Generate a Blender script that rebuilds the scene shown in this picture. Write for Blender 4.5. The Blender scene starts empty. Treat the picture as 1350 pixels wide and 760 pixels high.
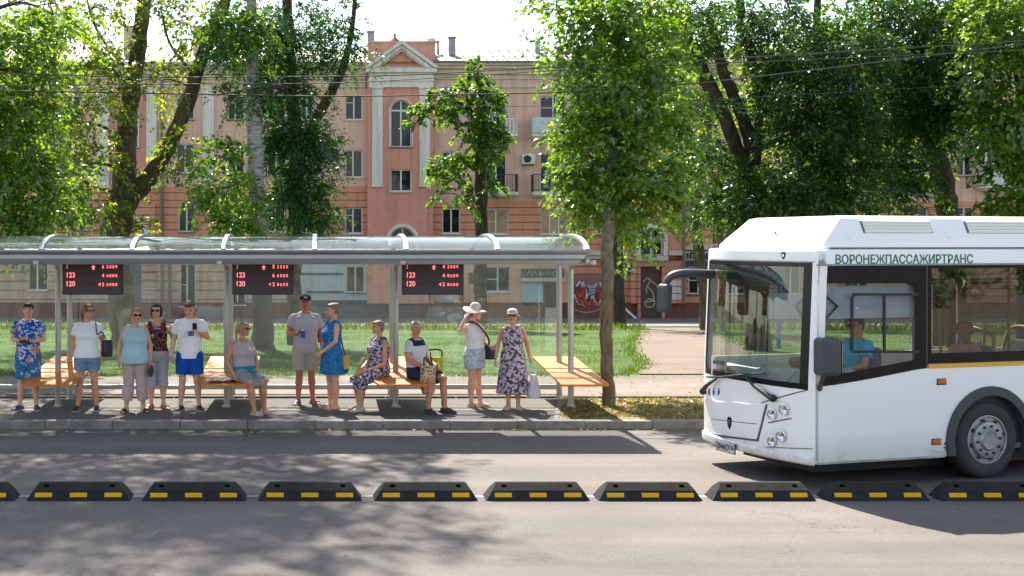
import bpy, bmesh, math, random, zlib
import numpy as np
from mathutils import Vector, Matrix, Euler
from mathutils.geometry import tessellate_polygon

random.seed(7)
SC = bpy.context.scene
COL = SC.collection
PI = math.pi
R = math.radians

# ---- photograph geometry: focal length and horizon in photo pixels, camera height in metres
F, CX, HY, HC = 1700.0, 416.0, 320.0, 2.65
ROADZ = -0.12
SLOPE = 0.0369


def at(px, py, Y):
    return Vector(((px - CX) * Y / F, Y, HC - (py - HY) * Y / F))


def walkY(py):
    return F * HC / (py - HY)


def roadY(py):
    return F * (HC - ROADZ) / (py - HY)


def zground(Y):
    if Y < 26:
        return 0.0
    return -SLOPE * (min(Y, 77.0) - 26)


def lawn(px, py):
    Y = (HC - 26 * SLOPE) / ((py - HY) / F - SLOPE)
    if Y < 26:
        Y = walkY(py)
    return Vector(((px - CX) * Y / F, Y, zground(Y)))


# ------------------------------------------------------------------ node materials
def new_mat(name):
    m = bpy.data.materials.new(name)
    m.use_nodes = True
    nt = m.node_tree
    b = nt.nodes['Principled BSDF']
    return m, nt, b


def noise_node(nt, scale, detail=5, rough=0.6, coord='Object', stretch=None):
    tc = nt.nodes.new('ShaderNodeTexCoord')
    n = nt.nodes.new('ShaderNodeTexNoise')
    n.inputs['Scale'].default_value = scale
    n.inputs['Detail'].default_value = detail
    n.inputs['Roughness'].default_value = rough
    if stretch:
        mp = nt.nodes.new('ShaderNodeMapping')
        mp.inputs['Scale'].default_value = stretch
        nt.links.new(tc.outputs[coord], mp.inputs['Vector'])
        nt.links.new(mp.outputs['Vector'], n.inputs['Vector'])
    else:
        nt.links.new(tc.outputs[coord], n.inputs['Vector'])
    return n


def ramp(nt, src, stops):
    r = nt.nodes.new('ShaderNodeValToRGB')
    el = r.color_ramp.elements
    while len(el) < len(stops):
        el.new(0.5)
    for e, (p, c) in zip(el, stops):
        e.position = p
        e.color = (c[0], c[1], c[2], 1)
    nt.links.new(src, r.inputs['Fac'])
    return r


def mixcol(nt, a, b, fac, mode='MIX'):
    m = nt.nodes.new('ShaderNodeMix')
    m.data_type = 'RGBA'
    m.blend_type = mode
    for sock, v in ((m.inputs[0], fac), (m.inputs[6], a), (m.inputs[7], b)):
        if hasattr(v, 'is_output'):
            nt.links.new(v, sock)
        elif isinstance(v, (int, float)):
            sock.default_value = v
        else:
            sock.default_value = (v[0], v[1], v[2], 1)
    return m.outputs[2]


def add_bump(nt, b, src, strength=0.3, dist=0.01):
    bp = nt.nodes.new('ShaderNodeBump')
    bp.inputs['Strength'].default_value = strength
    bp.inputs['Distance'].default_value = dist
    nt.links.new(src, bp.inputs['Height'])
    nt.links.new(bp.outputs['Normal'], b.inputs['Normal'])


def mat(name, c, rough=0.5, metal=0.0, var=0.12, scale=6, bump=0.0, bscale=60, bdist=0.01, spec=0.5, coat=0.0, stretch=None):
    m, nt, b = new_mat(name)
    lo = [max(0, v * (1 - var)) for v in c]
    hi = [min(1, v * (1 + var)) for v in c]
    n = noise_node(nt, scale, stretch=stretch)
    r = ramp(nt, n.outputs['Fac'], [(0.3, lo), (0.7, hi)])
    nt.links.new(r.outputs['Color'], b.inputs['Base Color'])
    b.inputs['Roughness'].default_value = rough
    b.inputs['Metallic'].default_value = metal
    b.inputs['Specular IOR Level'].default_value = spec
    b.inputs['Coat Weight'].default_value = coat
    if bump:
        n2 = noise_node(nt, bscale, 4, stretch=stretch)
        add_bump(nt, b, n2.outputs['Fac'], bump, bdist)
    return m


def mat_two(name, c1, c2, scale, lo=0.47, hi=0.53, rough=0.9, detail=3, c3=None, scale3=8, thr3=0.64, bump=0.2):
    """printed cloth: two or three colours split by noise"""
    m, nt, b = new_mat(name)
    n = noise_node(nt, scale, detail, 0.5)
    r = ramp(nt, n.outputs['Fac'], [(lo, c1), (hi, c2)])
    out = r.outputs['Color']
    if c3:
        n3 = noise_node(nt, scale3, 2, 0.4)
        r3 = ramp(nt, n3.outputs['Fac'], [(thr3, (0, 0, 0)), (thr3 + 0.02, (1, 1, 1))])
        out = mixcol(nt, out, c3, r3.outputs['Color'])
    nt.links.new(out, b.inputs['Base Color'])
    b.inputs['Roughness'].default_value = rough
    n2 = noise_node(nt, 26, 3)
    add_bump(nt, b, n2.outputs['Fac'], bump, 0.01)
    return m


def mat_glass(name, tint, refl_min=0.03, haze=0.0, hazecol=(0.8, 0.85, 0.85), rough=0.0):
    m, nt, b = new_mat(name)
    nt.nodes.remove(b)
    out = nt.nodes['Material Output']
    tr = nt.nodes.new('ShaderNodeBsdfTransparent')
    tr.inputs['Color'].default_value = (*tint, 1)
    gl = nt.nodes.new('ShaderNodeBsdfGlossy')
    gl.inputs['Roughness'].default_value = rough
    gl.inputs['Color'].default_value = (1, 1, 1, 1)
    fr = nt.nodes.new('ShaderNodeLayerWeight')
    fr.inputs['Blend'].default_value = 0.5
    pw = nt.nodes.new('ShaderNodeMath')
    pw.operation = 'POWER'
    pw.inputs[1].default_value = 5.0
    nt.links.new(fr.outputs['Facing'], pw.inputs[0])
    ad = nt.nodes.new('ShaderNodeMath')
    ad.operation = 'MULTIPLY_ADD'
    ad.inputs[1].default_value = 0.8
    ad.inputs[2].default_value = refl_min
    nt.links.new(pw.outputs[0], ad.inputs[0])
    mx = nt.nodes.new('ShaderNodeMixShader')
    base = tr.outputs[0]
    if haze:
        df = nt.nodes.new('ShaderNodeBsdfDiffuse')
        df.inputs['Color'].default_value = (*hazecol, 1)
        tl = nt.nodes.new('ShaderNodeBsdfTranslucent')
        tl.inputs['Color'].default_value = (*hazecol, 1)
        m1 = nt.nodes.new('ShaderNodeMixShader')
        m1.inputs[0].default_value = 0.5
        nt.links.new(df.outputs[0], m1.inputs[1])
        nt.links.new(tl.outputs[0], m1.inputs[2])
        m2 = nt.nodes.new('ShaderNodeMixShader')
        m2.inputs[0].default_value = haze
        nt.links.new(tr.outputs[0], m2.inputs[1])
        nt.links.new(m1.outputs[0], m2.inputs[2])
        base = m2.outputs[0]
    nt.links.new(ad.outputs[0], mx.inputs[0])
    nt.links.new(base, mx.inputs[1])
    nt.links.new(gl.outputs[0], mx.inputs[2])
    nt.links.new(mx.outputs[0], out.inputs['Surface'])
    return m


def mat_emit(name, c, s):
    m, nt, b = new_mat(name)
    b.inputs['Base Color'].default_value = (*[v * 0.3 for v in c], 1)
    b.inputs['Emission Color'].default_value = (*c, 1)
    b.inputs['Emission Strength'].default_value = s
    return m


def mat_leaf(name, c, var=0.35, trans=0.45, yellow=0.25, gloss=0.06):
    m, nt, b = new_mat(name)
    nt.nodes.remove(b)
    out = nt.nodes['Material Output']
    g = nt.nodes.new('ShaderNodeNewGeometry')
    lo = [v * (1 - var) for v in c]
    hi = [v * (1 + var) for v in c]
    ye = [c[0] * 2.2, c[1] * 1.45, c[2] * 0.8]
    r = ramp(nt, g.outputs['Random Per Island'], [(0.0, lo), (0.5, c), (1 - yellow, hi), (1.0, ye)])
    df = nt.nodes.new('ShaderNodeBsdfDiffuse')
    tl = nt.nodes.new('ShaderNodeBsdfTranslucent')
    gl = nt.nodes.new('ShaderNodeBsdfGlossy')
    gl.inputs['Roughness'].default_value = 0.35
    gl.inputs['Color'].default_value = (0.9, 0.95, 0.9, 1)
    nt.links.new(r.outputs['Color'], df.inputs['Color'])
    tc = mixcol(nt, r.outputs['Color'], (3.4, 3.0, 1.0), 1.0, 'MULTIPLY')
    nt.links.new(tc, tl.inputs['Color'])
    m1 = nt.nodes.new('ShaderNodeMixShader')
    m1.inputs[0].default_value = trans
    nt.links.new(df.outputs[0], m1.inputs[1])
    nt.links.new(tl.outputs[0], m1.inputs[2])
    m2 = nt.nodes.new('ShaderNodeMixShader')
    m2.inputs[0].default_value = gloss
    nt.links.new(m1.outputs[0], m2.inputs[1])
    nt.links.new(gl.outputs[0], m2.inputs[2])
    nt.links.new(m2.outputs[0], out.inputs['Surface'])
    return m


# ------------------------------------------------------------------ mesh builder
class MB:
    def __init__(self):
        self.v, self.f, self.mi = [], [], []
        self.cur = 0

    def add(self, vs, fs):
        o = len(self.v)
        self.v += [tuple(p) for p in vs]
        self.f += [tuple(i + o for i in f) for f in fs]
        self.mi += [self.cur] * len(fs)

    def box(self, a, b, M=None):
        x0, y0, z0 = a
        x1, y1, z1 = b
        vs = [Vector(p) for p in ((x0, y0, z0), (x1, y0, z0), (x1, y1, z0), (x0, y1, z0), (x0, y0, z1), (x1, y0, z1), (x1, y1, z1), (x0, y1, z1))]
        if M:
            vs = [M @ p for p in vs]
        self.add(vs, [(0, 3, 2, 1), (4, 5, 6, 7), (0, 1, 5, 4), (1, 2, 6, 5), (2, 3, 7, 6), (3, 0, 4, 7)])

    def cbox(self, c, s, M=None):
        self.box([c[i] - s[i] / 2 for i in range(3)], [c[i] + s[i] / 2 for i in range(3)], M)

    def loft(self, rings, cap=True, close=True):
        n = len(rings[0])
        vs = [p for r in rings for p in r]
        fs = []
        for i in range(len(rings) - 1):
            for j in range(n if close else n - 1):
                k = (j + 1) % n
                fs.append((i * n + j, i * n + k, (i + 1) * n + k, (i + 1) * n + j))
        if cap:
            fs.append(tuple(reversed(range(n))))
            fs.append(tuple(range((len(rings) - 1) * n, len(rings) * n)))
        self.add(vs, fs)

    def tube(self, pts, rad, n=10, cap=True, squash=None):
        pts = [Vector(p) for p in pts]
        if not hasattr(rad, '__len__'):
            rad = [rad] * len(pts)
        rings = []
        up = None
        for i, p in enumerate(pts):
            if i == 0:
                d = pts[1] - p
            elif i == len(pts) - 1:
                d = p - pts[i - 1]
            else:
                d = (pts[i + 1] - p).normalized() + (p - pts[i - 1]).normalized()
            if d.length < 1e-9:
                d = Vector((0, 0, 1))
            d.normalize()
            if up is None:
                up = Vector((0, 0, 1)) if abs(d.z) < 0.9 else Vector((0, -1, 0))
            s = d.cross(up)
            if s.length < 1e-4:
                s = d.orthogonal()
            s.normalize()
            up = s.cross(d).normalized()
            sq = squash or (1, 1)
            rings.append([p + s * (math.cos(2 * PI * k / n) * rad[i] * sq[0]) + up * (math.sin(2 * PI * k / n) * rad[i] * sq[1]) for k in range(n)])
        self.loft(rings, cap)

    def ball(self, c, r, nu=14, nv=9, M=None):
        if not hasattr(r, '__len__'):
            r = (r, r, r)
        vs, fs = [], []
        c = Vector(c)
        for i in range(1, nv):
            t = PI * i / nv
            for j in range(nu):
                a = 2 * PI * j / nu
                vs.append(Vector((r[0] * math.sin(t) * math.cos(a), r[1] * math.sin(t) * math.sin(a), -r[2] * math.cos(t))))
        nb = len(vs)
        vs += [Vector((0, 0, -r[2])), Vector((0, 0, r[2]))]
        for i in range(nv - 2):
            for j in range(nu):
                k = (j + 1) % nu
                fs.append((i * nu + j, i * nu + k, (i + 1) * nu + k, (i + 1) * nu + j))
        for j in range(nu):
            k = (j + 1) % nu
            fs.append((nb, k, j))
            fs.append((nb + 1, (nv - 2) * nu + j, (nv - 2) * nu + k))
        vs = [(M @ p if M else p) + c for p in vs]
        self.add(vs, fs)

    def lathe(self, prof, M=None, n=32, closed=True):
        """prof: list of (r, z), turned round z"""
        rings = []
        for r, z in prof:
            ring = [Vector((r * math.cos(2 * PI * k / n), r * math.sin(2 * PI * k / n), z)) for k in range(n)]
            rings.append([M @ p for p in ring] if M else ring)
        self.loft(rings, cap=closed)

    def slab(self, outline, holes, fn, t):
        """flat polygon with holes, thickness t; fn(a, b, d) -> point"""
        polys = [outline] + list(holes)
        flat = [p for poly in polys for p in poly]
        tris = tessellate_polygon([[Vector((p[0], p[1], 0)) for p in poly] for poly in polys])
        n = len(flat)
        vs = [fn(p[0], p[1], 0) for p in flat] + [fn(p[0], p[1], t) for p in flat]
        fs = []
        for a, b, c in tris:
            fs.append((a, b, c))
            fs.append((c + n, b + n, a + n))
        o = 0
        for poly in polys:
            m = len(poly)
            for i in range(m):
                j = (i + 1) % m
                fs.append((o + i, o + j, o + j + n, o + i + n))
            o += m
        self.add(vs, fs)

    def build(self, name, mats, parent=None, smooth=None, bevel=0, seg=2, M=None, fix=True):
        me = bpy.data.meshes.new(name)
        me.from_pydata(self.v, [], self.f)
        if not isinstance(mats, (list, tuple)):
            mats = [mats]
        for m in mats:
            me.materials.append(m)
        if len(mats) > 1:
            me.polygons.foreach_set('material_index', self.mi)
        if fix:
            bm = bmesh.new()
            bm.from_mesh(me)
            bmesh.ops.recalc_face_normals(bm, faces=bm.faces)
            bm.to_mesh(me)
            bm.free()
        if smooth:
            me.polygons.foreach_set('use_smooth', [True] * len(me.polygons))
            if smooth is not True:
                me.set_sharp_from_angle(angle=R(smooth))
        me.update()
        o = bpy.data.objects.new(name, me)
        if M is not None:
            o.matrix_local = M
        COL.objects.link(o)
        if parent:
            o.parent = parent
        if bevel:
            md = o.modifiers.new('bevel', 'BEVEL')
            md.width = bevel
            md.segments = seg
            md.limit_method = 'ANGLE'
            md.angle_limit = R(40)
        return o


def tag(o, label=None, cat=None, group=None, kind=None):
    if label:
        o['label'] = label
    if cat:
        o['category'] = cat
    if group:
        o['group'] = group
    if kind:
        o['kind'] = kind
    return o


def thing(name, label, cat, loc=(0, 0, 0), rz=0, group=None):
    o = bpy.data.objects.new(name, None)
    o.empty_display_size = 0.2
    COL.objects.link(o)
    o.location = loc
    o.rotation_euler = (0, 0, rz)
    return tag(o, label, cat, group)


def copy_tree(o, parent=None):
    c = o.copy()
    COL.objects.link(c)
    c.parent = parent
    for ch in [x for x in bpy.data.objects if x.parent == o]:
        copy_tree(ch, c)
    return c


def text_mesh(body, name, material, parent, width=None, height=None, thick=0.004, bold=0.0, M=None, align='CENTER', squeeze=None):
    cu = bpy.data.curves.new(name, 'FONT')
    cu.body = body
    cu.align_x = align
    cu.align_y = 'CENTER'
    cu.extrude = 0.01
    cu.offset = bold
    cu.resolution_u = 3
    t = bpy.data.objects.new(name + '_tmp', cu)
    COL.objects.link(t)
    dg = bpy.context.evaluated_depsgraph_get()
    me = bpy.data.meshes.new_from_object(t.evaluated_get(dg))
    bpy.data.objects.remove(t)
    n = len(me.vertices)
    co = np.empty(n * 3, dtype=np.float32)
    me.vertices.foreach_get('co', co)
    co = co.reshape(-1, 3)
    lo, hi = co.min(0), co.max(0)
    sx = sy = 1.0
    if width:
        sx = width / (hi[0] - lo[0])
        sy = sx
    if height:
        sy = height / (hi[1] - lo[1])
        if not width:
            sx = sy * (squeeze or 1)
    co[:, 0] = (co[:, 0] - ((lo[0] + hi[0]) / 2 if align == 'CENTER' else lo[0])) * sx
    co[:, 1] = (co[:, 1] - (lo[1] + hi[1]) / 2) * sy
    co[:, 2] = co[:, 2] / 0.01 * thick / 2
    me.vertices.foreach_set('co', co.ravel())
    me.materials.clear()
    me.materials.append(material)
    me.update()
    o = bpy.data.objects.new(name, me)
    if M is not None:
        o.matrix_local = M
    COL.objects.link(o)
    if parent:
        o.parent = parent
    return o


def bake(mb, mats, voxel, smooth_it=3):
    """union of overlapping closed shells as one continuous skin (mesh data)"""
    me = bpy.data.meshes.new('tmp')
    me.from_pydata(mb.v, [], mb.f)
    bm = bmesh.new()
    bm.from_mesh(me)
    bmesh.ops.recalc_face_normals(bm, faces=bm.faces)
    bm.to_mesh(me)
    bm.free()
    o = bpy.data.objects.new('tmp', me)
    COL.objects.link(o)
    md = o.modifiers.new('r', 'REMESH')
    md.mode = 'VOXEL'
    md.voxel_size = voxel
    if smooth_it:
        s = o.modifiers.new('s', 'SMOOTH')
        s.iterations = smooth_it
        s.factor = 0.5
    dg = bpy.context.evaluated_depsgraph_get()
    out = bpy.data.meshes.new_from_object(o.evaluated_get(dg))
    bpy.data.objects.remove(o)
    bpy.data.meshes.remove(me)
    out.materials.clear()
    for m in mats:
        out.materials.append(m)
    out.polygons.foreach_set('use_smooth', [True] * len(out.polygons))
    out.polygons.foreach_set('material_index', [0] * len(out.polygons))
    return out


def link_mesh(name, me, parent=None):
    o = bpy.data.objects.new(name, me)
    me.name = name
    COL.objects.link(o)
    if parent:
        o.parent = parent
    return o


def sheet(name, pts, m, kind='structure', nx=1):
    """flat polygon given by world points"""
    mb = MB()
    mb.add(pts, [tuple(range(len(pts)))])
    o = mb.build(name, m, fix=False)
    o['kind'] = kind
    return o


def strip_sheet(name, x0, x1, ys, zf, m):
    mb = MB()
    vs, fs = [], []
    for y in ys:
        vs += [(x0, y, zf(y)), (x1, y, zf(y))]
    for i in range(len(ys) - 1):
        fs.append((2 * i, 2 * i + 1, 2 * i + 3, 2 * i + 2))
    mb.add(vs, fs)
    o = mb.build(name, m, fix=False)
    o['kind'] = 'structure'
    return o


# ------------------------------------------------------------------ ground materials
def mat_asphalt(name, c, patch=0.14, grain=1.0, crack=True):
    m, nt, b = new_mat(name)
    big = noise_node(nt, 0.55, 6, 0.62)
    wide = noise_node(nt, 0.35, 4, 0.5, stretch=(0.25, 3.0, 1))
    fine = noise_node(nt, 95, 3, 0.7)
    sp = noise_node(nt, 26, 6, 0.75)
    c1 = [v * (1 - patch) for v in c]
    c2 = [v * (1 + patch) for v in c]
    r1 = ramp(nt, big.outputs['Fac'], [(0.32, c1), (0.68, c2)])
    r2 = ramp(nt, wide.outputs['Fac'], [(0.35, (0.80, 0.81, 0.82)), (0.65, (1.12, 1.09, 1.06))])
    o1 = mixcol(nt, r1.outputs['Color'], r2.outputs['Color'], 1.0, 'MULTIPLY')
    r3 = ramp(nt, sp.outputs['Fac'], [(0.30, (0.45, 0.44, 0.43)), (0.42, (1, 1, 1))])
    o2 = mixcol(nt, o1, r3.outputs['Color'], 0.9 * grain, 'MULTIPLY')
    r4 = ramp(nt, fine.outputs['Fac'], [(0.35, (0.62, 0.62, 0.63)), (0.6, (1.12, 1.11, 1.10))])
    o3 = mixcol(nt, o2, r4.outputs['Color'], grain * 0.8, 'MULTIPLY')
    if crack:
        tc = nt.nodes.new('ShaderNodeTexCoord')
        dn = noise_node(nt, 2.2, 4)
        va = nt.nodes.new('ShaderNodeVectorMath')
        va.operation = 'ADD'
        nt.links.new(tc.outputs['Object'], va.inputs[0])
        nt.links.new(dn.outputs['Color'], va.inputs[1])
        vo = nt.nodes.new('ShaderNodeTexVoronoi')
        vo.feature = 'DISTANCE_TO_EDGE'
        vo.inputs['Scale'].default_value = 0.42
        nt.links.new(va.outputs[0], vo.inputs['Vector'])
        rc = ramp(nt, vo.outputs['Distance'], [(0.0, (0.55, 0.55, 0.55)), (0.006, (1, 1, 1))])
        gate = ramp(nt, big.outputs['Fac'], [(0.5, (0, 0, 0)), (0.56, (1, 1, 1))])
        o3 = mixcol(nt, o3, rc.outputs['Color'], gate.outputs['Color'], 'MULTIPLY')
    # pits where stones have broken out, gathered in worn bands
    tc2 = nt.nodes.new('ShaderNodeTexCoord')
    vp = nt.nodes.new('ShaderNodeTexVoronoi')
    vp.inputs['Scale'].default_value = 26
    nt.links.new(tc2.outputs['Object'], vp.inputs['Vector'])
    sz = noise_node(nt, 7, 3, 0.6)
    bw = noise_node(nt, 0.8, 5, 0.7, stretch=(0.35, 2.2, 1))
    thr = nt.nodes.new('ShaderNodeMath')
    thr.operation = 'MULTIPLY'
    nt.links.new(sz.outputs['Fac'], thr.inputs[0])
    gb = ramp(nt, bw.outputs['Fac'], [(0.46, (0.10, 0.10, 0.10)), (0.66, (0.60, 0.60, 0.60))])
    nt.links.new(gb.outputs['Color'], thr.inputs[1])
    lt = nt.nodes.new('ShaderNodeMath')
    lt.operation = 'LESS_THAN'
    nt.links.new(vp.outputs['Distance'], lt.inputs[0])
    nt.links.new(thr.outputs[0], lt.inputs[1])
    o3 = mixcol(nt, o3, (0.60, 0.58, 0.57), lt.outputs[0], 'MULTIPLY')
    nt.links.new(o3, b.inputs['Base Color'])
    b.inputs['Roughness'].default_value = 0.88
    b.inputs['Specular IOR Level'].default_value = 0.3
    add_bump(nt, b, sp.outputs['Fac'], 0.35, 0.012)
    return m


def mat_ground(name, stops, s1=0.6, s2=9, bump=0.5):
    m, nt, b = new_mat(name)
    a = noise_node(nt, s1, 6, 0.65)
    f = noise_node(nt, s2, 6, 0.7)
    mx = nt.nodes.new('ShaderNodeMath')
    mx.operation = 'MULTIPLY_ADD'
    mx.inputs[1].default_value = 0.45
    nt.links.new(f.outputs['Fac'], mx.inputs[0])
    m2 = nt.nodes.new('ShaderNodeMath')
    m2.operation = 'MULTIPLY'
    m2.inputs[1].default_value = 0.55
    nt.links.new(a.outputs['Fac'], m2.inputs[0])
    nt.links.new(m2.outputs[0], mx.inputs[2])
    r = ramp(nt, mx.outputs[0], stops)
    nt.links.new(r.outputs['Color'], b.inputs['Base Color'])
    b.inputs['Roughness'].default_value = 0.95
    b.inputs['Specular IOR Level'].default_value = 0.2
    add_bump(nt, b, f.outputs['Fac'], bump, 0.03)
    return m


M_ROAD = mat_asphalt('road_asphalt', (0.136, 0.122, 0.113))
M_WALK = mat_asphalt('platform_asphalt', (0.135, 0.122, 0.110), 0.12, 0.8)
M_PATH = mat_asphalt('path_asphalt', (0.175, 0.142, 0.122), 0.2, 0.8, True)
M_DIRT = mat_ground('dirt_alley', [(0.35, (0.11, 0.085, 0.065)), (0.45, (0.155, 0.120, 0.098)), (0.6, (0.185, 0.147, 0.121))])
M_LAWN = mat_ground('lawn_soil', [(0.36, (0.025, 0.05, 0.010)), (0.48, (0.045, 0.088, 0.015)), (0.60, (0.07, 0.115, 0.022)), (0.70, (0.13, 0.12, 0.06))])
M_STRIP = mat_ground('dry_verge', [(0.3, (0.11, 0.14, 0.04)), (0.45, (0.22, 0.18, 0.09)), (0.6, (0.30, 0.22, 0.13)), (0.75, (0.13, 0.17, 0.05))], 1.2, 14)
M_KERB = mat('kerb_concrete', (0.21, 0.19, 0.175), 0.9, var=0.3, scale=5, bump=0.4, bscale=40)
M_APRON = mat_asphalt('apron_paving', (0.16, 0.155, 0.15), 0.1, 0.5, False)

# ------------------------------------------------------------------ setting: ground, road, platform
gy = [-300, 19.0, 19.25, 26, 40, 60, 77, 120, 500]


def zg(y):
    if y <= 19.0:
        return ROADZ - 0.03
    return zground(y) - 0.02


strip_sheet('ground', -400, 400, gy, zg, mat_ground('ground_soil', [(0.3, (0.10, 0.12, 0.05)), (0.7, (0.18, 0.16, 0.10))]))
KY = 19.09
strip_sheet('road', -120, 120, [-40, 0, 8, 14, KY], lambda y: ROADZ, M_ROAD)
# faint worn lane line under the barriers
m_line = mat_ground('worn_paint', [(0.42, (0.19, 0.175, 0.165)), (0.55, (0.36, 0.34, 0.32)), (0.7, (0.46, 0.44, 0.42))], 2.5, 22, 0.1)
LY = roadY(655)
strip_sheet('lane_line', -60, 60, [LY - 0.06, LY + 0.06], lambda y: ROADZ + 0.004, m_line)
# kerb: individual stones
PLX = (735 - CX) * 19.5 / F
kb = MB()
x = -30.0
rk = random.Random(3)
while x < 34:
    kb.box((x, KY, ROADZ - 0.02), (x + 0.992, KY + 0.17, 0.006 + rk.uniform(-0.003, 0.004)))
    x += 1.0
o = kb.build('kerb', M_KERB, bevel=0.012)
o['kind'] = 'structure'
BY = walkY(525)
sheet('platform', [(-40, KY + 0.17, 0.0), (at(733, 0, KY + 0.17).x, KY + 0.17, 0.0), (at(739, 0, BY).x, BY, 0.0), (-40, BY, 0.0)], M_WALK)
sheet('verge', [(at(733, 0, KY + 0.17).x, KY + 0.17, 0.0), (60, KY + 0.17, 0.0), (60, BY, 0.0), (at(739, 0, BY).x, BY, 0.0)], M_STRIP)
kb = MB()
x = -30.0
while x < 40:
    kb.box((x, BY - 0.045, -0.04), (x + 1.18, BY + 0.035, 0.035))
    x += 1.2
o = kb.build('platform_edging', mat('edging', (0.12, 0.115, 0.11), 0.9, var=0.25, bump=0.3), bevel=0.008)
o['kind'] = 'structure'
kb = MB()
p0, p1 = Vector((at(733, 0, KY + 0.17).x, KY + 0.17, 0)), Vector((at(739, 0, BY).x, BY - 0.05, 0))
kb.add([p0 + Vector((-0.04, 0, -0.03)), p0 + Vector((0.04, 0, -0.03)), p1 + Vector((0.04, 0, -0.03)), p1 + Vector((-0.04, 0, -0.03)),
        p0 + Vector((-0.04, 0, 0.012)), p0 + Vector((0.04, 0, 0.012)), p1 + Vector((0.04, 0, 0.012)), p1 + Vector((-0.04, 0, 0.012))],
       [(0, 3, 2, 1), (4, 5, 6, 7), (0, 1, 5, 4), (1, 2, 6, 5), (2, 3, 7, 6), (3, 0, 4, 7)])
o = kb.build('verge_edging', M_KERB, bevel=0.006)
o['kind'] = 'structure'
PY1 = 25.7
strip_sheet('path', -60, 60, [BY + 0.035, PY1], lambda y: 0.004, M_PATH)
# lawn and the trodden alley across it
ys = list(np.linspace(PY1, 61, 14))
strip_sheet('lawn', -60, 60, ys, lambda y: zground(y) + 0.0, M_LAWN)
al = [(845, 494), (1010, 494), (1000, 470), (985, 450), (938, 434), (845, 434), (842, 445), (834, 458), (838, 470), (850, 480), (835, 488)]
apts = []
for (a, b) in al:
    p = lawn(a, b)
    apts.append((p.x, p.y, p.z + 0.012))
mbx = MB()
rows = [(494, 842, 1010), (487, 838, 1006), (480, 850, 1003), (470, 838, 1000), (458, 834, 990), (446, 840, 960), (439, 845, 938), (433, 848, 925)]
vs, fs = [], []
rr = random.Random(5)
NX = 12
for (py, a, b) in rows:
    for i in range(NX + 1):
        p = lawn(a + (b - a) * i / NX + rr.uniform(-3, 3), py)
        vs.append((p.x, p.y, p.z + 0.015))
for i in range(len(rows) - 1):
    for j in range(NX):
        a = i * (NX + 1) + j
        fs.append((a, a + 1, a + NX + 2, a + NX + 1))
mbx.add(vs, fs)
o = mbx.build('alley', M_DIRT)
o['kind'] = 'structure'
strip_sheet('apron', -60, 60, [59.5, 66, 77.2], lambda y: zground(y) + 0.02, M_APRON)
# ------------------------------------------------------------------ the apartment house
YB = 77.0
PXM = YB / F


def bx(px):
    return (px - CX) * PXM


def bz(py):
    return HC - (py - HY) * PXM


ZB = zground(YB)


def mat_wall(name, c, groove=0.0, stain=0.10):
    m, nt, b = new_mat(name)
    n1 = noise_node(nt, 0.35, 6, 0.6, stretch=(1, 1, 0.5))
    n2 = noise_node(nt, 7, 4, 0.7)
    r1 = ramp(nt, n1.outputs['Fac'], [(0.3, [v * (1 - stain) for v in c]), (0.7, [v * (1 + stain * 0.7) for v in c])])
    r2 = ramp(nt, n2.outputs['Fac'], [(0.35, (0.92, 0.91, 0.90)), (0.6, (1.03, 1.03, 1.03))])
    out = mixcol(nt, r1.outputs['Color'], r2.outputs['Color'], 1.0, 'MULTIPLY')
    # rain streaks: dirt with its own shape
    n3 = noise_node(nt, 1.4, 5, 0.7, stretch=(2.2, 1, 0.12))
    r3 = ramp(nt, n3.outputs['Fac'], [(0.32, (0.62, 0.60, 0.58)), (0.50, (1, 1, 1))])
    out = mixcol(nt, out, r3.outputs['Color'], 0.7, 'MULTIPLY')
    h = n2.outputs['Fac']
    if groove:
        tc = nt.nodes.new('ShaderNodeTexCoord')
        sx = nt.nodes.new('ShaderNodeSeparateXYZ')
        nt.links.new(tc.outputs['Object'], sx.inputs[0])
        mu = nt.nodes.new('ShaderNodeMath')
        mu.operation = 'MULTIPLY'
        mu.inputs[1].default_value = 1.0 / groove
        nt.links.new(sx.outputs['Z'], mu.inputs[0])
        fr = nt.nodes.new('ShaderNodeMath')
        fr.operation = 'FRACT'
        nt.links.new(mu.outputs[0], fr.inputs[0])
        rg = ramp(nt, fr.outputs[0], [(0.0, (0, 0, 0)), (0.05, (0.0, 0.0, 0.0)), (0.09, (1, 1, 1)), (0.96, (1, 1, 1)), (1.0, (0, 0, 0))])
        add_bump(nt, b, rg.outputs['Color'], 1.0, 0.07)
        rg2 = ramp(nt, fr.outputs[0], [(0.0, (0.55, 0.5, 0.47)), (0.06, (0.55, 0.5, 0.47)), (0.08, (1, 1, 1))])
        out = mixcol(nt, out, rg2.outputs['Color'], 0.8, 'MULTIPLY')
    else:
        add_bump(nt, b, h, 0.25, 0.02)
    nt.links.new(out, b.inputs['Base Color'])
    b.inputs['Roughness'].default_value = 0.92
    b.inputs['Specular IOR Level'].default_value = 0.2
    return m


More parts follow.
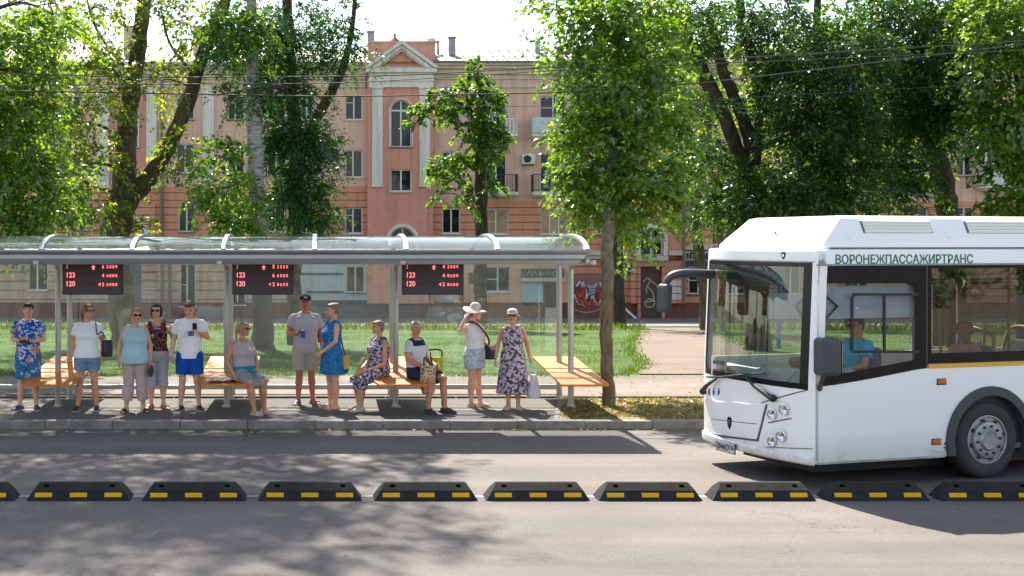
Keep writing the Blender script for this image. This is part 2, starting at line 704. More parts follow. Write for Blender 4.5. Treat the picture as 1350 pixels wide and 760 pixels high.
W_UP = mat_wall('pink_render_pale', (0.68, 0.44, 0.345))
W_LOW = mat_wall('terracotta_rusticated', (0.63, 0.285, 0.18), 0.44)
W_BAY = mat_wall('terracotta_smooth', (0.66, 0.30, 0.225))
W_TAN = mat_wall('tan_rusticated', (0.60, 0.41, 0.29), 0.55)
W_ORN = mat_wall('ochre_render', (0.70, 0.40, 0.24))
W_PLINTH = mat_wall('dark_red_plinth', (0.20, 0.085, 0.065), stain=0.25)
W_WHITE = mat_wall('white_plaster', (0.70, 0.66, 0.60), stain=0.12)
W_CREAM = mat_wall('cream_plaster', (0.60, 0.50, 0.40), stain=0.1)
M_PVC = mat('window_white_paint', (0.66, 0.64, 0.60), 0.55, var=0.08)
M_PANE_D = mat('window_pane_dark', (0.008, 0.010, 0.011), 0.05, var=0.6, scale=0.8, spec=0.35)
M_PANE_C = mat('window_pane_curtain', (0.03, 0.031, 0.032), 0.08, var=0.6, scale=3, spec=0.28, stretch=(6, 1, 0.4))
M_PANE_P = mat('window_painted_reflection', (0.42, 0.28, 0.17), 0.25, var=0.35, scale=0.7, spec=0.6)  # warm reflection of a sunlit building opposite, put into the pane's base colour
M_PANE_B = mat('window_blue_blind', (0.07, 0.11, 0.20), 0.2, var=0.1, spec=0.6)
M_STEEL = mat('galvanised_duct', (0.24, 0.28, 0.33), 0.5, 0.5, var=0.12)
M_PIPE = mat('drainpipe_paint', (0.15, 0.13, 0.125), 0.6, 0.2)
M_IRON = mat('wrought_iron', (0.05, 0.05, 0.055), 0.55, 0.3)
M_DOORB = mat('brown_steel_door', (0.075, 0.04, 0.028), 0.55, var=0.2, scale=3)

house = thing('apartment_house', 'long pink four-storey apartment house with white pilasters and a pediment across the lawn', 'house', (0, YB, ZB))
HX, HY0, HZ = 0, YB, ZB


def H(px, py, d=0.0):
    """house-local point for a photo pixel on the facade; d metres in front of it"""
    return Vector((bx(px), -d, bz(py) - ZB))


def facade(name, px0, px1, py0, py1, holes, m, d=0.0, reveal=0.3):
    """a wall with window openings, photo pixel rectangles"""
    xs = sorted({px0, px1, *[h[0] for h in holes], *[h[2] for h in holes]})
    ys = sorted({py0, py1, *[h[1] for h in holes], *[h[3] for h in holes]})
    xs = [v for v in xs if px0 <= v <= px1]
    ys = [v for v in ys if py0 <= v <= py1]
    mb = MB()
    for i in range(len(xs) - 1):
        for j in range(len(ys) - 1):
            cx, cy = (xs[i] + xs[i + 1]) / 2, (ys[j] + ys[j + 1]) / 2
            if any(h[0] < cx < h[2] and h[1] < cy < h[3] for h in holes):
                continue
            mb.add([H(xs[i], ys[j + 1], d), H(xs[i + 1], ys[j + 1], d), H(xs[i + 1], ys[j], d), H(xs[i], ys[j], d)], [(0, 1, 2, 3)])
    for h in holes:
        a, b, c, e = [(h[0], h[3]), (h[2], h[3]), (h[2], h[1]), (h[0], h[1])]
        q = [a, b, c, e]
        for k in range(4):
            s, t = q[k], q[(k + 1) % 4]
            mb.add([H(*s, d), H(*s, d - reveal), H(*t, d - reveal), H(*t, d)], [(0, 1, 2, 3)])
    if d > 0:     # returns at the sides of a projecting bay
        for px in (px0, px1):
            mb.add([H(px, py1, d), H(px, py1, 0), H(px, py0, 0), H(px, py0, d)], [(0, 1, 2, 3)])
    return mb.build(name, m, house, fix=False)


def window(x0, y0, x1, y1, cols=2, pane=None, d=0.0, transom=0.36, sill=True, fw=1.6, wide=None, frame=None):
    mb = MB()
    r = 0.22
    mb.add([H(x0, y1, d - r), H(x1, y1, d - r), H(x1, y0, d - r), H(x0, y0, d - r)], [(0, 1, 2, 3)])
    g = mb.build('window', pane or M_PANE_D, house, fix=False)
    f = MB()

    def bar(a, b, c, e, dd=0.0):
        p, q = H(a, e, d - r + 0.09 + dd), H(c, b, d - r + 0.01)
        f.box((p.x, p.y, p.z), (q.x, q.y, q.z))
    bar(x0, y0, x0 + fw, y1)
    bar(x1 - fw, y0, x1, y1)
    bar(x0 + fw, y0, x1 - fw, y0 + fw)
    bar(x0 + fw, y1 - fw, x1 - fw, y1)
    sp = wide or [1.0 / cols] * cols
    t = 0
    w = x1 - x0
    for k in range(len(sp) - 1):
        t += sp[k]
        bar(x0 + w * t - fw * 0.6, y0 + fw, x0 + w * t + fw * 0.6, y1 - fw, 0.003)
    if transom:
        yy = y0 + (y1 - y0) * transom
        bar(x0 + fw, yy - 0.5, x0 + w * sp[0] - fw * 0.6, yy + 0.5, -0.004)
    f.build('window_frame', frame or M_PVC, g)
    if sill:
        s = MB()
        p, q = H(x0 - 1.2, y1 + 1.3, d + 0.12), H(x1 + 1.2, y1, d - 0.2)
        s.box((p.x, p.y, p.z), (q.x, q.y, q.z))
        s.build('window_sill', M_PIPE if random.random() < 0.5 else M_PVC, g)
    return g


def hbox(name, x0, y0, x1, y1, d0, d1, m, parent=None, bevel=0):
    mb = MB()
    p, q = H(x0, y1, d1), H(x1, y0, d0)
    mb.box((p.x, p.y, p.z), (q.x, q.y, q.z))
    return mb.build(name, m, parent or house, bevel=bevel)


# window schedule: (x0, y0, x1, y1, pane, columns)
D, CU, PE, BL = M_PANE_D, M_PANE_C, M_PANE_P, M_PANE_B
up_left = [(30, 126, 52, 158, D), (84, 126, 106, 158, CU), (232, 126, 256, 158, D), (300, 126, 322, 158, CU), (352, 126, 376, 158, D), (397, 126, 413, 158, CU), (455, 126, 478, 158, CU),
           (30, 198, 52, 232, CU), (84, 198, 106, 232, D), (232, 190, 256, 228, D), (300, 195, 322, 228, D), (352, 198, 376, 232, CU), (397, 198, 413, 232, D), (455, 198, 478, 234, CU)]
up_right = [(583, 200, 607, 234, D), (583, 128, 607, 160, D), (640, 125, 668, 178, BL), (640, 201, 668, 254, CU), (712, 127, 747, 178, CU), (712, 202, 747, 254, CU), (785, 126, 803, 158, D), (785, 200, 803, 232, CU)]
up_far = [(907, 126, 927, 158, D), (907, 198, 927, 232, CU), (960, 126, 984, 158, CU), (960, 198, 984, 232, D), (1020, 126, 1044, 158, D), (1020, 198, 1044, 232, CU), (1080, 126, 1104, 158, D),
          (1080, 198, 1104, 232, D), (1140, 126, 1164, 158, CU), (1140, 198, 1164, 232, D), (1200, 126, 1224, 158, D), (1200, 198, 1224, 232, CU), (1260, 126, 1280, 158, D), (1262, 198, 1282, 232, D),
          (1390, 126, 1412, 158, D), (1390, 198, 1412, 232, D)]
low_left = [(30, 268, 52, 303, CU), (103, 268, 123, 304, D), (235, 268, 257, 306, CU), (303, 268, 323, 306, D), (352, 270, 376, 306, D), (397, 272, 413, 308, CU), (455, 274, 478, 308, CU)]
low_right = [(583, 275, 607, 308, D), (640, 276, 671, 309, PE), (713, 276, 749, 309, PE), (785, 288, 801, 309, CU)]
low_far = [(907, 273, 925, 308, D), (960, 273, 984, 308, D), (1020, 273, 1044, 308, D), (1080, 273, 1104, 308, CU), (1140, 273, 1164, 308, D), (1200, 273, 1224, 308, D), (1262, 273, 1284, 308, D)]
base_left = [(37, 347, 63, 383, CU), (237, 348, 258, 404, CU), (302, 352, 324, 402, D)]
base_right = [(640, 352, 673, 385, CU)]
base_far = [(908, 352, 935, 388, D), (960, 350, 984, 388, D), (1030, 350, 1056, 388, CU), (1120, 350, 1146, 388, D)]


def rects(l):
    return [w[:4] for w in l]


EAVE = 104
facade('upper_wall', -260, 128, EAVE, 246, rects([w for w in up_left if w[2] < 128]), W_UP)
facade('bay_wall', 128, 208, EAVE, 246, [(160, 133, 182, 195), (160, 222, 182, 246)], W_BAY, 0.0)
facade('upper_wall', 208, 484, EAVE, 246, rects([w for w in up_left if w[0] > 208]), W_UP)
facade('upper_wall', 570, 830, EAVE, 266, rects(up_right), W_UP)
facade('upper_wall', 897, 1620, EAVE, 266, rects(up_far), W_UP)
facade('lower_wall', -260, 484, 246, 332, rects(low_left), W_LOW)
facade('lower_wall', 570, 830, 266, 334, rects(low_right), W_LOW)
facade('lower_wall', 897, 1620, 266, 334, rects(low_far), W_LOW)
facade('bay_wall', 484, 570, EAVE, 400, [(514, 133, 542, 195), (514, 224, 542, 253), (513, 300, 547, 345)], W_BAY, 0.5)
facade('bay_wall', 830, 897, EAVE, 336, [(841, 301, 871, 337), (852, 133, 878, 195), (852, 224, 878, 253)], W_BAY, 0.5)
facade('base_wall', -260, 385, 332, 400, rects(base_left) + [(162, 345, 186, 400)], W_TAN)
facade('base_wall', 546, 756, 334, 400, rects(base_right) + [(574, 350, 598, 400), (716, 373, 738, 400)], W_ORN)
facade('base_wall', 756, 897, 336, 400, [(842, 352, 870, 400), (756.5, 362, 796, 400)], W_LOW, 0.0)
facade('base_wall', 897, 1620, 334, 400, rects(base_far), W_LOW)
# pale shop front under the middle
mb = MB()
sm = mat_wall('grey_white_panels', (0.50, 0.52, 0.50))
p, q = H(385, 400, 0.02), H(546, 334, -0.3)
shop = facade('shop_wall', 385, 546, 332, 400, [(456, 351, 481, 386)], sm, 0.0)
window(456, 351, 481, 386, 2, M_PANE_C, 0.0, None)
dk = mat('dark_green_trim', (0.05, 0.075, 0.07), 0.6)
for (a, b, c, e) in ((392, 360, 453, 362.5), (484, 360, 546, 362.5), (404, 384, 453, 386.5), (484, 384, 546, 386.5), (385, 332, 390, 406)):
    hbox('shop_trim', a, b, c, e, -0.05, 0.06, dk)
hbox('shop_plinth', 385, 396, 546, 421, -0.2, 0.10, dk)
hbox('plinth', -260, 399, 385, 422, -0.3, 0.10, W_PLINTH)
hbox('plinth', 546, 399, 716, 422, -0.3, 0.10, W_PLINTH)
hbox('plinth', 738, 399, 842, 422, -0.3, 0.10, W_PLINTH)
hbox('plinth', 870, 399, 1620, 422, -0.3, 0.10, W_PLINTH)
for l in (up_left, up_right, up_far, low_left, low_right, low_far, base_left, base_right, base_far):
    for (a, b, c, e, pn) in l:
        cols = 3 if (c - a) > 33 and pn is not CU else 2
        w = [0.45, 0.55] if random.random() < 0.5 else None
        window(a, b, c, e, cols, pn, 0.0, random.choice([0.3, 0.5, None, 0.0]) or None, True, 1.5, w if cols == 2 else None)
window(160, 222, 182, 246, 2, M_PANE_D)
window(514, 224, 542, 253, 2, M_PANE_D, 0.5, None)
window(852, 224, 878, 253, 2, M_PANE_D, 0.5, None)


def arch_window(x0, y0, x1, y1, d, spring, pane, wm, surround=0, rows=True):
    """opening x0..x1, y0..y1 with a half-round head of the width; spandrels close the corners"""
    r = (x1 - x0) / 2
    cx = (x0 + x1) / 2
    cy = y0 + r
    for s in (-1, 1):
        poly = [(cx + s * r, y0), (cx, y0)] + [(cx + s * r * math.sin(t), cy - r * math.cos(t)) for t in np.linspace(0.05, PI / 2, 9)]
        mb = MB()
        mb.slab(poly, [], lambda a, b, t: H(a, b, d + 0.002 - t), 0.25)
        mb.build('arch_spandrel', wm, house)
    g = window(x0, y0, x1, y1, 2, pane, d, None, True)
    f = MB()
    yy = cy
    p, q = H(x0, yy + 1.2, d - 0.12), H(x1, yy - 1.2, d - 0.22)
    f.box((p.x, p.y, p.z), (q.x, q.y, q.z))
    pts = [H(cx + (r - 0.8) * math.sin(t), cy - (r - 0.8) * math.cos(t), d - 0.16) for t in np.linspace(-PI / 2, PI / 2, 17)]
    f.tube(pts, 0.045, 6)
    f.build('window_frame', M_PVC, g)
    if surround:
        out = [(cx + (r + surround) * math.sin(t), cy - (r + surround) * math.cos(t)) for t in np.linspace(-PI / 2, PI / 2, 25)]
        inn = [(cx + (r + 0.2) * math.sin(t), cy - (r + 0.2) * math.cos(t)) for t in np.linspace(PI / 2, -PI / 2, 25)]
        bot = y1 if rows else cy + 6
        poly = [(x0 - surround, bot)] + out + [(x1 + surround, bot), (x1 + 0.2, bot)] + inn + [(x0 - 0.2, bot)]
        mb = MB()
        mb.slab(poly, [], lambda a, b, t: H(a, b, d + 0.14 - t), 0.13)
        mb.build('arch_surround', W_WHITE, g)
    return g


arch_window(514, 133, 542, 195, 0.5, 0, M_PANE_C, W_BAY, 1.6)
arch_window(160, 133, 182, 195, 0.0, 0, M_PANE_C, W_BAY, 1.6)
arch_window(852, 133, 878, 195, 0.5, 0, M_PANE_D, W_BAY, 1.6)
arch_window(841, 301, 871, 337, 0.5, 0, M_PANE_D, W_BAY, 5.5)
arch_window(513, 300, 547, 345, 0.5, 0, M_PANE_D, W_BAY, 4.5)
# left doorway arch, over the wall
lw = facade('doorway_wall', 140, 205, 268, 330, [(156, 289, 190, 330)], W_LOW, 0.12)
arch_window(156, 289, 190, 330, 0.12, 0, M_PANE_C, W_LOW, 5.0)
# pilasters
for (a, b, c, e, d) in ((128, 118, 144, 246, 0.14), (193, 118, 207, 246, 0.14), (267, 118, 282, 238, 0.14), (490, 119, 504, 245, 0.62), (552, 119, 566, 245, 0.62), (836, 119, 850, 245, 0.62), (880, 119, 894, 245, 0.62)):
    mb = MB()
    for (x0, y0, x1, y1, dd) in ((a, b, c, e, d), (a - 1.2, b - 3, c + 1.2, b, d + 0.07), (a - 0.8, e, c + 0.8, e + 2.5, d + 0.05)):
        p, q = H(x0, y1, dd), H(x1, y0, -0.2)
        mb.box((p.x, p.y, p.z), (q.x, q.y, q.z))
    mb.build('pilaster', W_WHITE, house, bevel=0.02)
# cornice, frieze band
for (a, b) in ((-262, 483), (571, 829), (898, 1622)):
    mb = MB()
    for (y0, y1, dd) in ((84, 88, 0.75), (88, 92, 0.55), (92, 99, 0.3), (99, 105, 0.12), (110, 116, 0.1)):
        p, q = H(a, y1 - 0.05, dd), H(b, y0, -0.3)
        mb.box((p.x, p.y, p.z), (q.x, q.y, q.z))
    mb.build('cornice', W_CREAM, house)
    hbox('frieze', a, 104.9, b, 109.9, -0.2, 0.02, W_UP)
hbox('string_course', 756, 331, 834, 337, 0.0, 0.45, W_CREAM, bevel=0.03)
hbox('string_course', 756, 337.2, 834, 342, 0.0, 0.3, W_CREAM, bevel=0.03)
hbox('string_course', 877.5, 331, 899, 337, 0.0, 0.65, W_CREAM, bevel=0.03)
hbox('string_course', 898, 322, 1620, 330, 0.0, 0.35, W_CREAM, bevel=0.03)
hbox('door_canopy', 834.5, 337.5, 877, 344, 0.0, 0.75, W_CREAM, bevel=0.03)
hbox('bay_base', 830, 344.2, 897, 352, -0.1, 0.4, W_BAY)
hbox('bay_base', 830, 352.2, 841.5, 400, -0.1, 0.4, W_LOW)
hbox('bay_base', 870.5, 352.2, 897, 400, -0.1, 0.4, W_LOW)
# entablature and pediment of the two bays
for cx, hw in ((528, 46), (864, 36)):
    mb = MB()
    for (x0, y0, x1, y1, dd) in ((cx - hw + 4, 98, cx + hw - 4, 117, 0.66), (cx - hw + 3, 107, cx + hw - 3, 109, 0.74), (cx - hw, 93, cx + hw, 98, 0.95)):
        p, q = H(x0, y1, dd), H(x1, y0, 0)
        mb.box((p.x, p.y, p.z), (q.x, q.y, q.z))
    mb.build('entablature', W_WHITE, house)
    mb = MB()
    mb.slab([(cx - hw, 93), (cx, 58), (cx + hw, 93)], [[(cx - hw * 0.6, 90.5), (cx + hw * 0.6, 90.5), (cx, 70.5)]], lambda a, b, t: H(a, b, 0.78 - t), 0.7)
    mb.build('pediment', W_CREAM, house)
    mb = MB()
    for s in (-1, 1):
        mb.slab([(cx, 56.4), (cx + s * (hw + 4), 92.2), (cx + s * (hw - 3), 92.2), (cx, 61.5)], [], lambda a, b, t: H(a, b, 1.02 - t + 0.003 * s), 0.6)
        mb.slab([(cx, 62.0), (cx + s * (hw - 5), 92.2), (cx + s * (hw - 13), 92.2), (cx, 66.5)], [], lambda a, b, t: H(a, b, 0.88 - t + 0.003 * s), 0.3)
    mb.build('raking_cornice', W_WHITE, house)
    mb = MB()
    mb.slab([(cx - hw * 0.6, 90.5), (cx + hw * 0.6, 90.5), (cx, 70.5)], [], lambda a, b, t: H(a, b, 0.55 - t), 0.3)
    mb.build('tympanum', W_BAY, house)
    mb = MB()
    for (x0, y0, x1, y1, d0, d1) in ((cx - hw + 4, 57, cx + hw, 93, -1.6, -0.02), (cx - hw + 3, 54.6, cx + hw + 1, 57, -1.7, 0.08)):
        p, q = H(x0, y1, d1), H(x1, y0, d0)
        mb.box((p.x, p.y, p.z), (q.x, q.y, q.z))
    mb.build('parapet', mat_wall('worn_parapet', (0.55, 0.30, 0.24), stain=0.4), house)
# roof with standing seams
mb = MB()
ze, zr = bz(85) - ZB, 14.9 - ZB
ye, yr = -0.72, 4.55
xa, xb = bx(-262), bx(1622)
mb.add([(xa, ye, ze), (xb, ye, ze), (xb, yr, zr), (xa, yr, zr), (xa, 12, ze), (xb, 12, ze)], [(0, 1, 2, 3), (3, 2, 5, 4)])
xx = xa
while xx < xb:
    M = None
    mb.add([(xx, ye, ze + 0.002), (xx + 0.05, ye, ze + 0.002), (xx + 0.05, yr, zr + 0.002), (xx, yr, zr + 0.002),
            (xx, ye, ze + 0.075), (xx + 0.05, ye, ze + 0.075), (xx + 0.05, yr, zr + 0.075), (xx, yr, zr + 0.075)],
           [(4, 5, 6, 7), (0, 1, 5, 4), (1, 2, 6, 5), (3, 0, 4, 7)])
    xx += 0.62
roof = mb.build('roof', mat('roof_sheet_metal', (0.20, 0.175, 0.15), 0.6, 0.1, var=0.25, scale=0.6), house)
mb = MB()
for i in range(9):
    mb.box((bx(570) + 0.0, 0, 0), (bx(570), 0, 0))
mb = MB()
yrl, zrl = ye + 0.5, ze + 0.05
for hh in (0.35, 0.7):
    mb.box((bx(578), yrl - 0.015, zrl + hh), (bx(830), yrl + 0.015, zrl + hh + 0.03))
xx = bx(578)
while xx < bx(830):
    mb.box((xx, yrl - 0.012, zrl), (xx + 0.024, yrl + 0.012, zrl + 0.7))
    xx += 0.35
mb.build('roof_rail', M_STEEL, roof)
hbox('gutter', 571, 83, 829, 85.4, 0.7, 0.86, M_PIPE, roof)
# side and back walls of the block
mb = MB()
mb.box((xa, 0.3, 0), (xa + 0.3, 12, ze))
mb.box((xb - 0.3, 0.3, 0), (xb, 12, ze))
mb.box((xa, 11.7, 0), (xb, 12, ze))
mb.build('rear_wall', W_UP, house)
# chimneys and vents
for (a, b, c, e, d) in ((486, 37, 495, 60, -2.0), (596, 44, 605, 80, -2.2), (581, 48, 583.5, 72, -2.6), (250, 28, 269, 60, -3.0), (156, 28, 176, 60, -3.0), (716, 44, 722, 75, -3)):
    m = M_STEEL if a > 400 else W_CREAM
    c0 = hbox('chimney', a, b, c, e + 6, d, d + (0.42 if a > 400 else 0.9), m, roof)
    hbox('chimney_cap', a - 0.7, b - 1.6, c + 0.7, b, d - 0.05, d + (0.48 if a > 400 else 0.96), M_PIPE, c0)
mb = MB()
c = H(573.5, 75, -2.3)
mb.lathe([(0.20, 0), (0.24, 1.0), (0.27, 1.3), (0.22, 1.45), (0.1, 1.5)], Matrix.Translation(c), 20)
mb.build('roof_vent', mat('vent_white_metal', (0.5, 0.52, 0.5), 0.5), roof, smooth=40)
mb = MB()
c = H(521.5, 57, -0.8)
mb.lathe([(0.5, -0.02), (0.34, 0.25), (0.12, 0.42), (0.06, 0.5), (0.09, 0.6), (0.03, 0.72)], Matrix.Translation(c), 16)
mb.build('roof_finial', mat('rust_brown', (0.22, 0.10, 0.07), 0.8), roof, smooth=40)
# drainpipes
for px, y0, y1, d in ((568, 92, 400, 0.18), (214, 100, 400, 0.14), (224, 330, 418, 0.2), (897.8, 96, 400, 0.62), (484, 96, 118, 0.2)):
    mb = MB()
    mb.tube([H(px, y0, d), H(px, y1, d)], 0.085, 8)
    for k in range(4):
        yy = y0 + (y1 - y0) * (k + 0.5) / 4
        p = H(px, yy, d)
        mb.box((p.x - 0.11, p.y - 0.11, p.z - 0.03), (p.x + 0.11, p.y + d, p.z + 0.03))
    mb.build('drainpipe', M_PIPE, house, smooth=40)


# balconies
def balcony(x0, x1, ytop, ybot, kind):
    mb = MB()
    dep = 1.0
    p, q = H(x0, ybot + 4.0, dep), H(x1, ybot, 0.0)
    mb.box((p.x, p.y, p.z), (q.x, q.y, q.z))
    p, q = H(x0 + 1.5, ybot + 6.0, dep - 0.15), H(x1 - 1.5, ybot + 4.0, 0.0)
    mb.box((p.x, p.y, p.z), (q.x, q.y, q.z))
    b = mb.build('balcony', W_WHITE, house, bevel=0.02)
    rl = MB()
    z0, z1 = bz(ybot) - ZB, bz(ytop) - ZB
    xl, xr = bx(x0 + 0.8), bx(x1 - 0.8)
    yf = -dep + 0.06
    if kind == 'solid':
        rl.box((xl, yf - 0.02, z0 + 0.05), (xr, yf + 0.02, z1))
        rl.box((xl - 0.02, yf, z0 + 0.05), (xl + 0.02, -0.02, z1))
        rl.box((xr - 0.02, yf, z0 + 0.05), (xr + 0.02, -0.02, z1))
        rl.build('balcony_panel', mat('balcony_white_sheet', (0.55, 0.56, 0.56), 0.6, var=0.15), b)
    else:
        m = M_PVC if kind == 'white' else M_IRON
        rl.box((xl, yf - 0.03, z1 - 0.05), (xr, yf + 0.03, z1))
        rl.box((xl, yf - 0.02, z0 + 0.08), (xr, yf + 0.02, z0 + 0.12))
        n = int((xr - xl) / (0.15 if kind != 'white' else 0.2))
        for i in range(n + 1):
            xx = xl + (xr - xl) * i / n
            w = 0.012 if kind != 'white' else 0.045
            rl.box((xx - w, yf - 0.012, z0 + 0.02), (xx + w, yf + 0.012, z1 - 0.02))
        for xx in (xl, xr):
            for k in range(6):
                yy = yf + (0 - yf) * k / 6
                rl.box((xx - 0.012, yy - 0.012, z0), (xx + 0.012, yy + 0.012, z1))
            rl.box((xx - 0.025, yf, z1 - 0.05), (xx + 0.025, -0.02, z1 + 0.004))
        rl.build('balcony_railing', m, b)
    return b


balcony(628, 679, 158, 178, 'white')
balcony(698, 754, 157, 178, 'solid')
balcony(628, 680, 231, 254, 'iron')
balcony(699, 754, 231, 254, 'iron')
b = balcony(1288, 1372, 218, 246, 'solid')
# glazed enclosure of the far balcony
mb = MB()
z0, z1 = bz(218) - ZB, bz(176) - ZB
mb.box((bx(1289), -0.93, z0), (bx(1371), -0.9, z1))
mb.box((bx(1289), -0.9, z0), (bx(1289) + 0.03, 0, z1))
g = mb.build('balcony_glazing', M_PANE_C, b)
mb = MB()
for k in range(5):
    xx = bx(1289 + 82 * k / 4)
    mb.box((xx - 0.05, -0.98, z0), (xx + 0.05, -0.88, z1))
mb.box((bx(1288), -1.0, z1), (bx(1372), 0, z1 + 0.1))
mb.box((bx(1288), -1.0, z0 - 0.02), (bx(1372), -0.86, z0 + 0.06))
mb.build('balcony_frame', M_PVC, b)

# air conditioners (fixed parts of the house)
M_AC = mat('ac_casing', (0.62, 0.61, 0.58), 0.5, var=0.06)
M_DARK = mat('near_black', (0.02, 0.02, 0.022), 0.6)


def ac(x0, y0, x1, y1, d=0.0, fan=0.6):
    a = hbox('air_conditioner', x0, y0, x1, y1, d + 0.08, d + 0.42, M_AC, bevel=0.02)
    c = H(x0 + (x1 - x0) * fan, (y0 + y1) / 2, d + 0.425)
    r = (y1 - y0) * PXM * 0.38
    mb = MB()
    mb.lathe([(r, 0), (r, 0.02), (r * 0.85, 0.02), (r * 0.8, 0.008), (r * 0.3, 0.008), (r * 0.25, 0.02), (0.01, 0.02)], Matrix.Translation(c) @ Matrix.Rotation(PI / 2, 4, 'X'), 24)
    mb.build('fan_grille', M_DARK, a)
    mb = MB()
    for xx in (x0 + 2, x1 - 2):
        p, q = H(xx - 0.4, y1 + 2, d + 0.4), H(xx + 0.4, y1 + 0.05, d)
        mb.box((p.x, p.y, p.z), (q.x, q.y, q.z))
    mb.build('ac_bracket', M_PIPE, a)


ac(687, 204, 704, 217, 0.0, 0.4)
ac(818, 345, 833, 358, 0.0, 0.6)

# ---- doors, shutter, signs of the ground storey
hbox('door_surround', 838.5, 348, 873.5, 351.9, 0.3, 0.5, W_LOW)
hbox('door_surround', 838.5, 352, 841.8, 421, 0.3, 0.5, W_LOW)
hbox('door_surround', 870.2, 352, 873.5, 421, 0.3, 0.5, W_LOW)
door = hbox('door', 842, 352, 870, 422, 0.05, 0.15, M_DOORB)
M_CHALK = mat('spray_paint_pale', (0.50, 0.46, 0.36), 0.8)


def strokes(name, parent, lines, d, r, m):
    mb = MB()
    for ln in lines:
        pts = []
        n = len(ln)
        for i in range(n - 1):     # Catmull-Rom through the stroke
            p0, p1, p2, p3 = ln[max(0, i - 1)], ln[i], ln[i + 1], ln[min(n - 1, i + 2)]
            for k in range(6):
                t = k / 6
                q = [0.5 * ((2 * p1[j]) + (-p0[j] + p2[j]) * t + (2 * p0[j] - 5 * p1[j] + 4 * p2[j] - p3[j]) * t * t + (-p0[j] + 3 * p1[j] - 3 * p2[j] + p3[j]) * t ** 3) for j in (0, 1)]
                pts.append(H(q[0], q[1], d))
        pts.append(H(ln[-1][0], ln[-1][1], d))
        mb.tube(pts, r, 5, squash=(1, 0.2) if False else None)
    return mb.build(name, m, parent)


strokes('graffiti', door, [[(847, 372), (852, 367), (856, 370), (853, 376), (851, 381), (852, 387)], [(853, 378), (859, 385), (861, 393), (860, 398)],
                           [(851, 396), (849, 401), (853, 405), (860, 404), (862, 398), (856, 394), (851, 397)], [(850, 399), (862, 396)], [(857, 370), (864, 376), (868, 384)]], 0.16, 0.035, M_CHALK)
shut = hbox('roller_shutter', 756.5, 362, 796, 412, -0.15, 0.03, mat('shutter_dark_red', (0.13, 0.035, 0.025), 0.6, var=0.5, scale=1.2))
g1 = mat('spray_white', (0.55, 0.50, 0.48), 0.8)
g2 = mat('spray_red', (0.35, 0.045, 0.03), 0.8)
g3 = mat('spray_grey', (0.28, 0.28, 0.33), 0.8)
g4 = mat('spray_orange', (0.50, 0.20, 0.08), 0.8)
strokes('graffiti', shut, [[(760, 378), (764, 372), (768, 380), (765, 390), (759, 394), (757, 388)], [(768, 372), (773, 386), (770, 398), (763, 402), (760, 396)],
                           [(775, 376), (780, 390), (776, 402), (771, 398), (776, 388), (783, 384)], [(786, 374), (782, 388), (785, 402), (791, 398), (792, 388), (786, 384)],
                           [(790, 372), (794, 384), (792, 400)], [(757, 408), (770, 412), (785, 410), (796, 404)]], 0.05, 0.06, g1)
strokes('graffiti', shut, [[(761, 384), (763, 398)], [(770, 378), (768, 392), (774, 404)], [(779, 394), (781, 404)], [(788, 378), (789, 394)]], 0.045, 0.14, g2)
strokes('graffiti', shut, [[(776, 380), (786, 379)], [(776, 384), (785, 383)], [(777, 388), (784, 387)]], 0.042, 0.13, g3)
strokes('graffiti', shut, [[(766, 396), (770, 404), (778, 400)], [(784, 398), (790, 404)]], 0.04, 0.09, g4)
mb = MB()
for k in range(10):
    p, q = H(757, 363.6 + k * 1.5, 0.045), H(795.5, 362.6 + k * 1.5, 0.03)
    mb.box((p.x, p.y, p.z), (q.x, q.y, q.z))
mb.build('shutter_slats', mat('shutter_dusty_pink', (0.30, 0.16, 0.14), 0.6), shut)
# white quoins by the door
mb = MB()
for k in range(3):
    p, q = H(879, 377 + k * 9, 0.44), H(896, 370 + k * 9, 0.3)
    mb.box((p.x, p.y, p.z), (q.x, q.y, q.z))
mb.build('quoins', W_WHITE, house, bevel=0.02)
# shop sign, panel and door under it
sg = hbox('shop_sign', 687, 354.5, 742, 366, 0.05, 0.3, mat('sign_green_board', (0.035, 0.065, 0.05), 0.5), bevel=0.02)
strokes('sign_lettering', sg, [[(694, 363), (697, 358), (700, 363), (703, 358), (706, 363)], [(709, 362), (712, 358), (711, 364), (716, 360)], [(719, 363), (722, 358), (724, 363)], [(727, 359), (727, 363), (734, 363), (734, 359), (727, 359)]], 0.31, 0.05, mat('sign_faded_letters', (0.28, 0.24, 0.2), 0.7))
hbox('shop_canopy', 686, 366.3, 743, 371, 0.02, 0.5, W_CREAM)
hbox('blue_panel', 688, 373.5, 715.5, 402, 0.02, 0.1, mat('pale_blue_boards', (0.33, 0.44, 0.46), 0.7))
hbox('door', 716.5, 373.5, 737, 421, -0.1, 0.0, M_DOORB)
hbox('notice_board', 618, 360, 625, 374, 0.02, 0.08, dk)
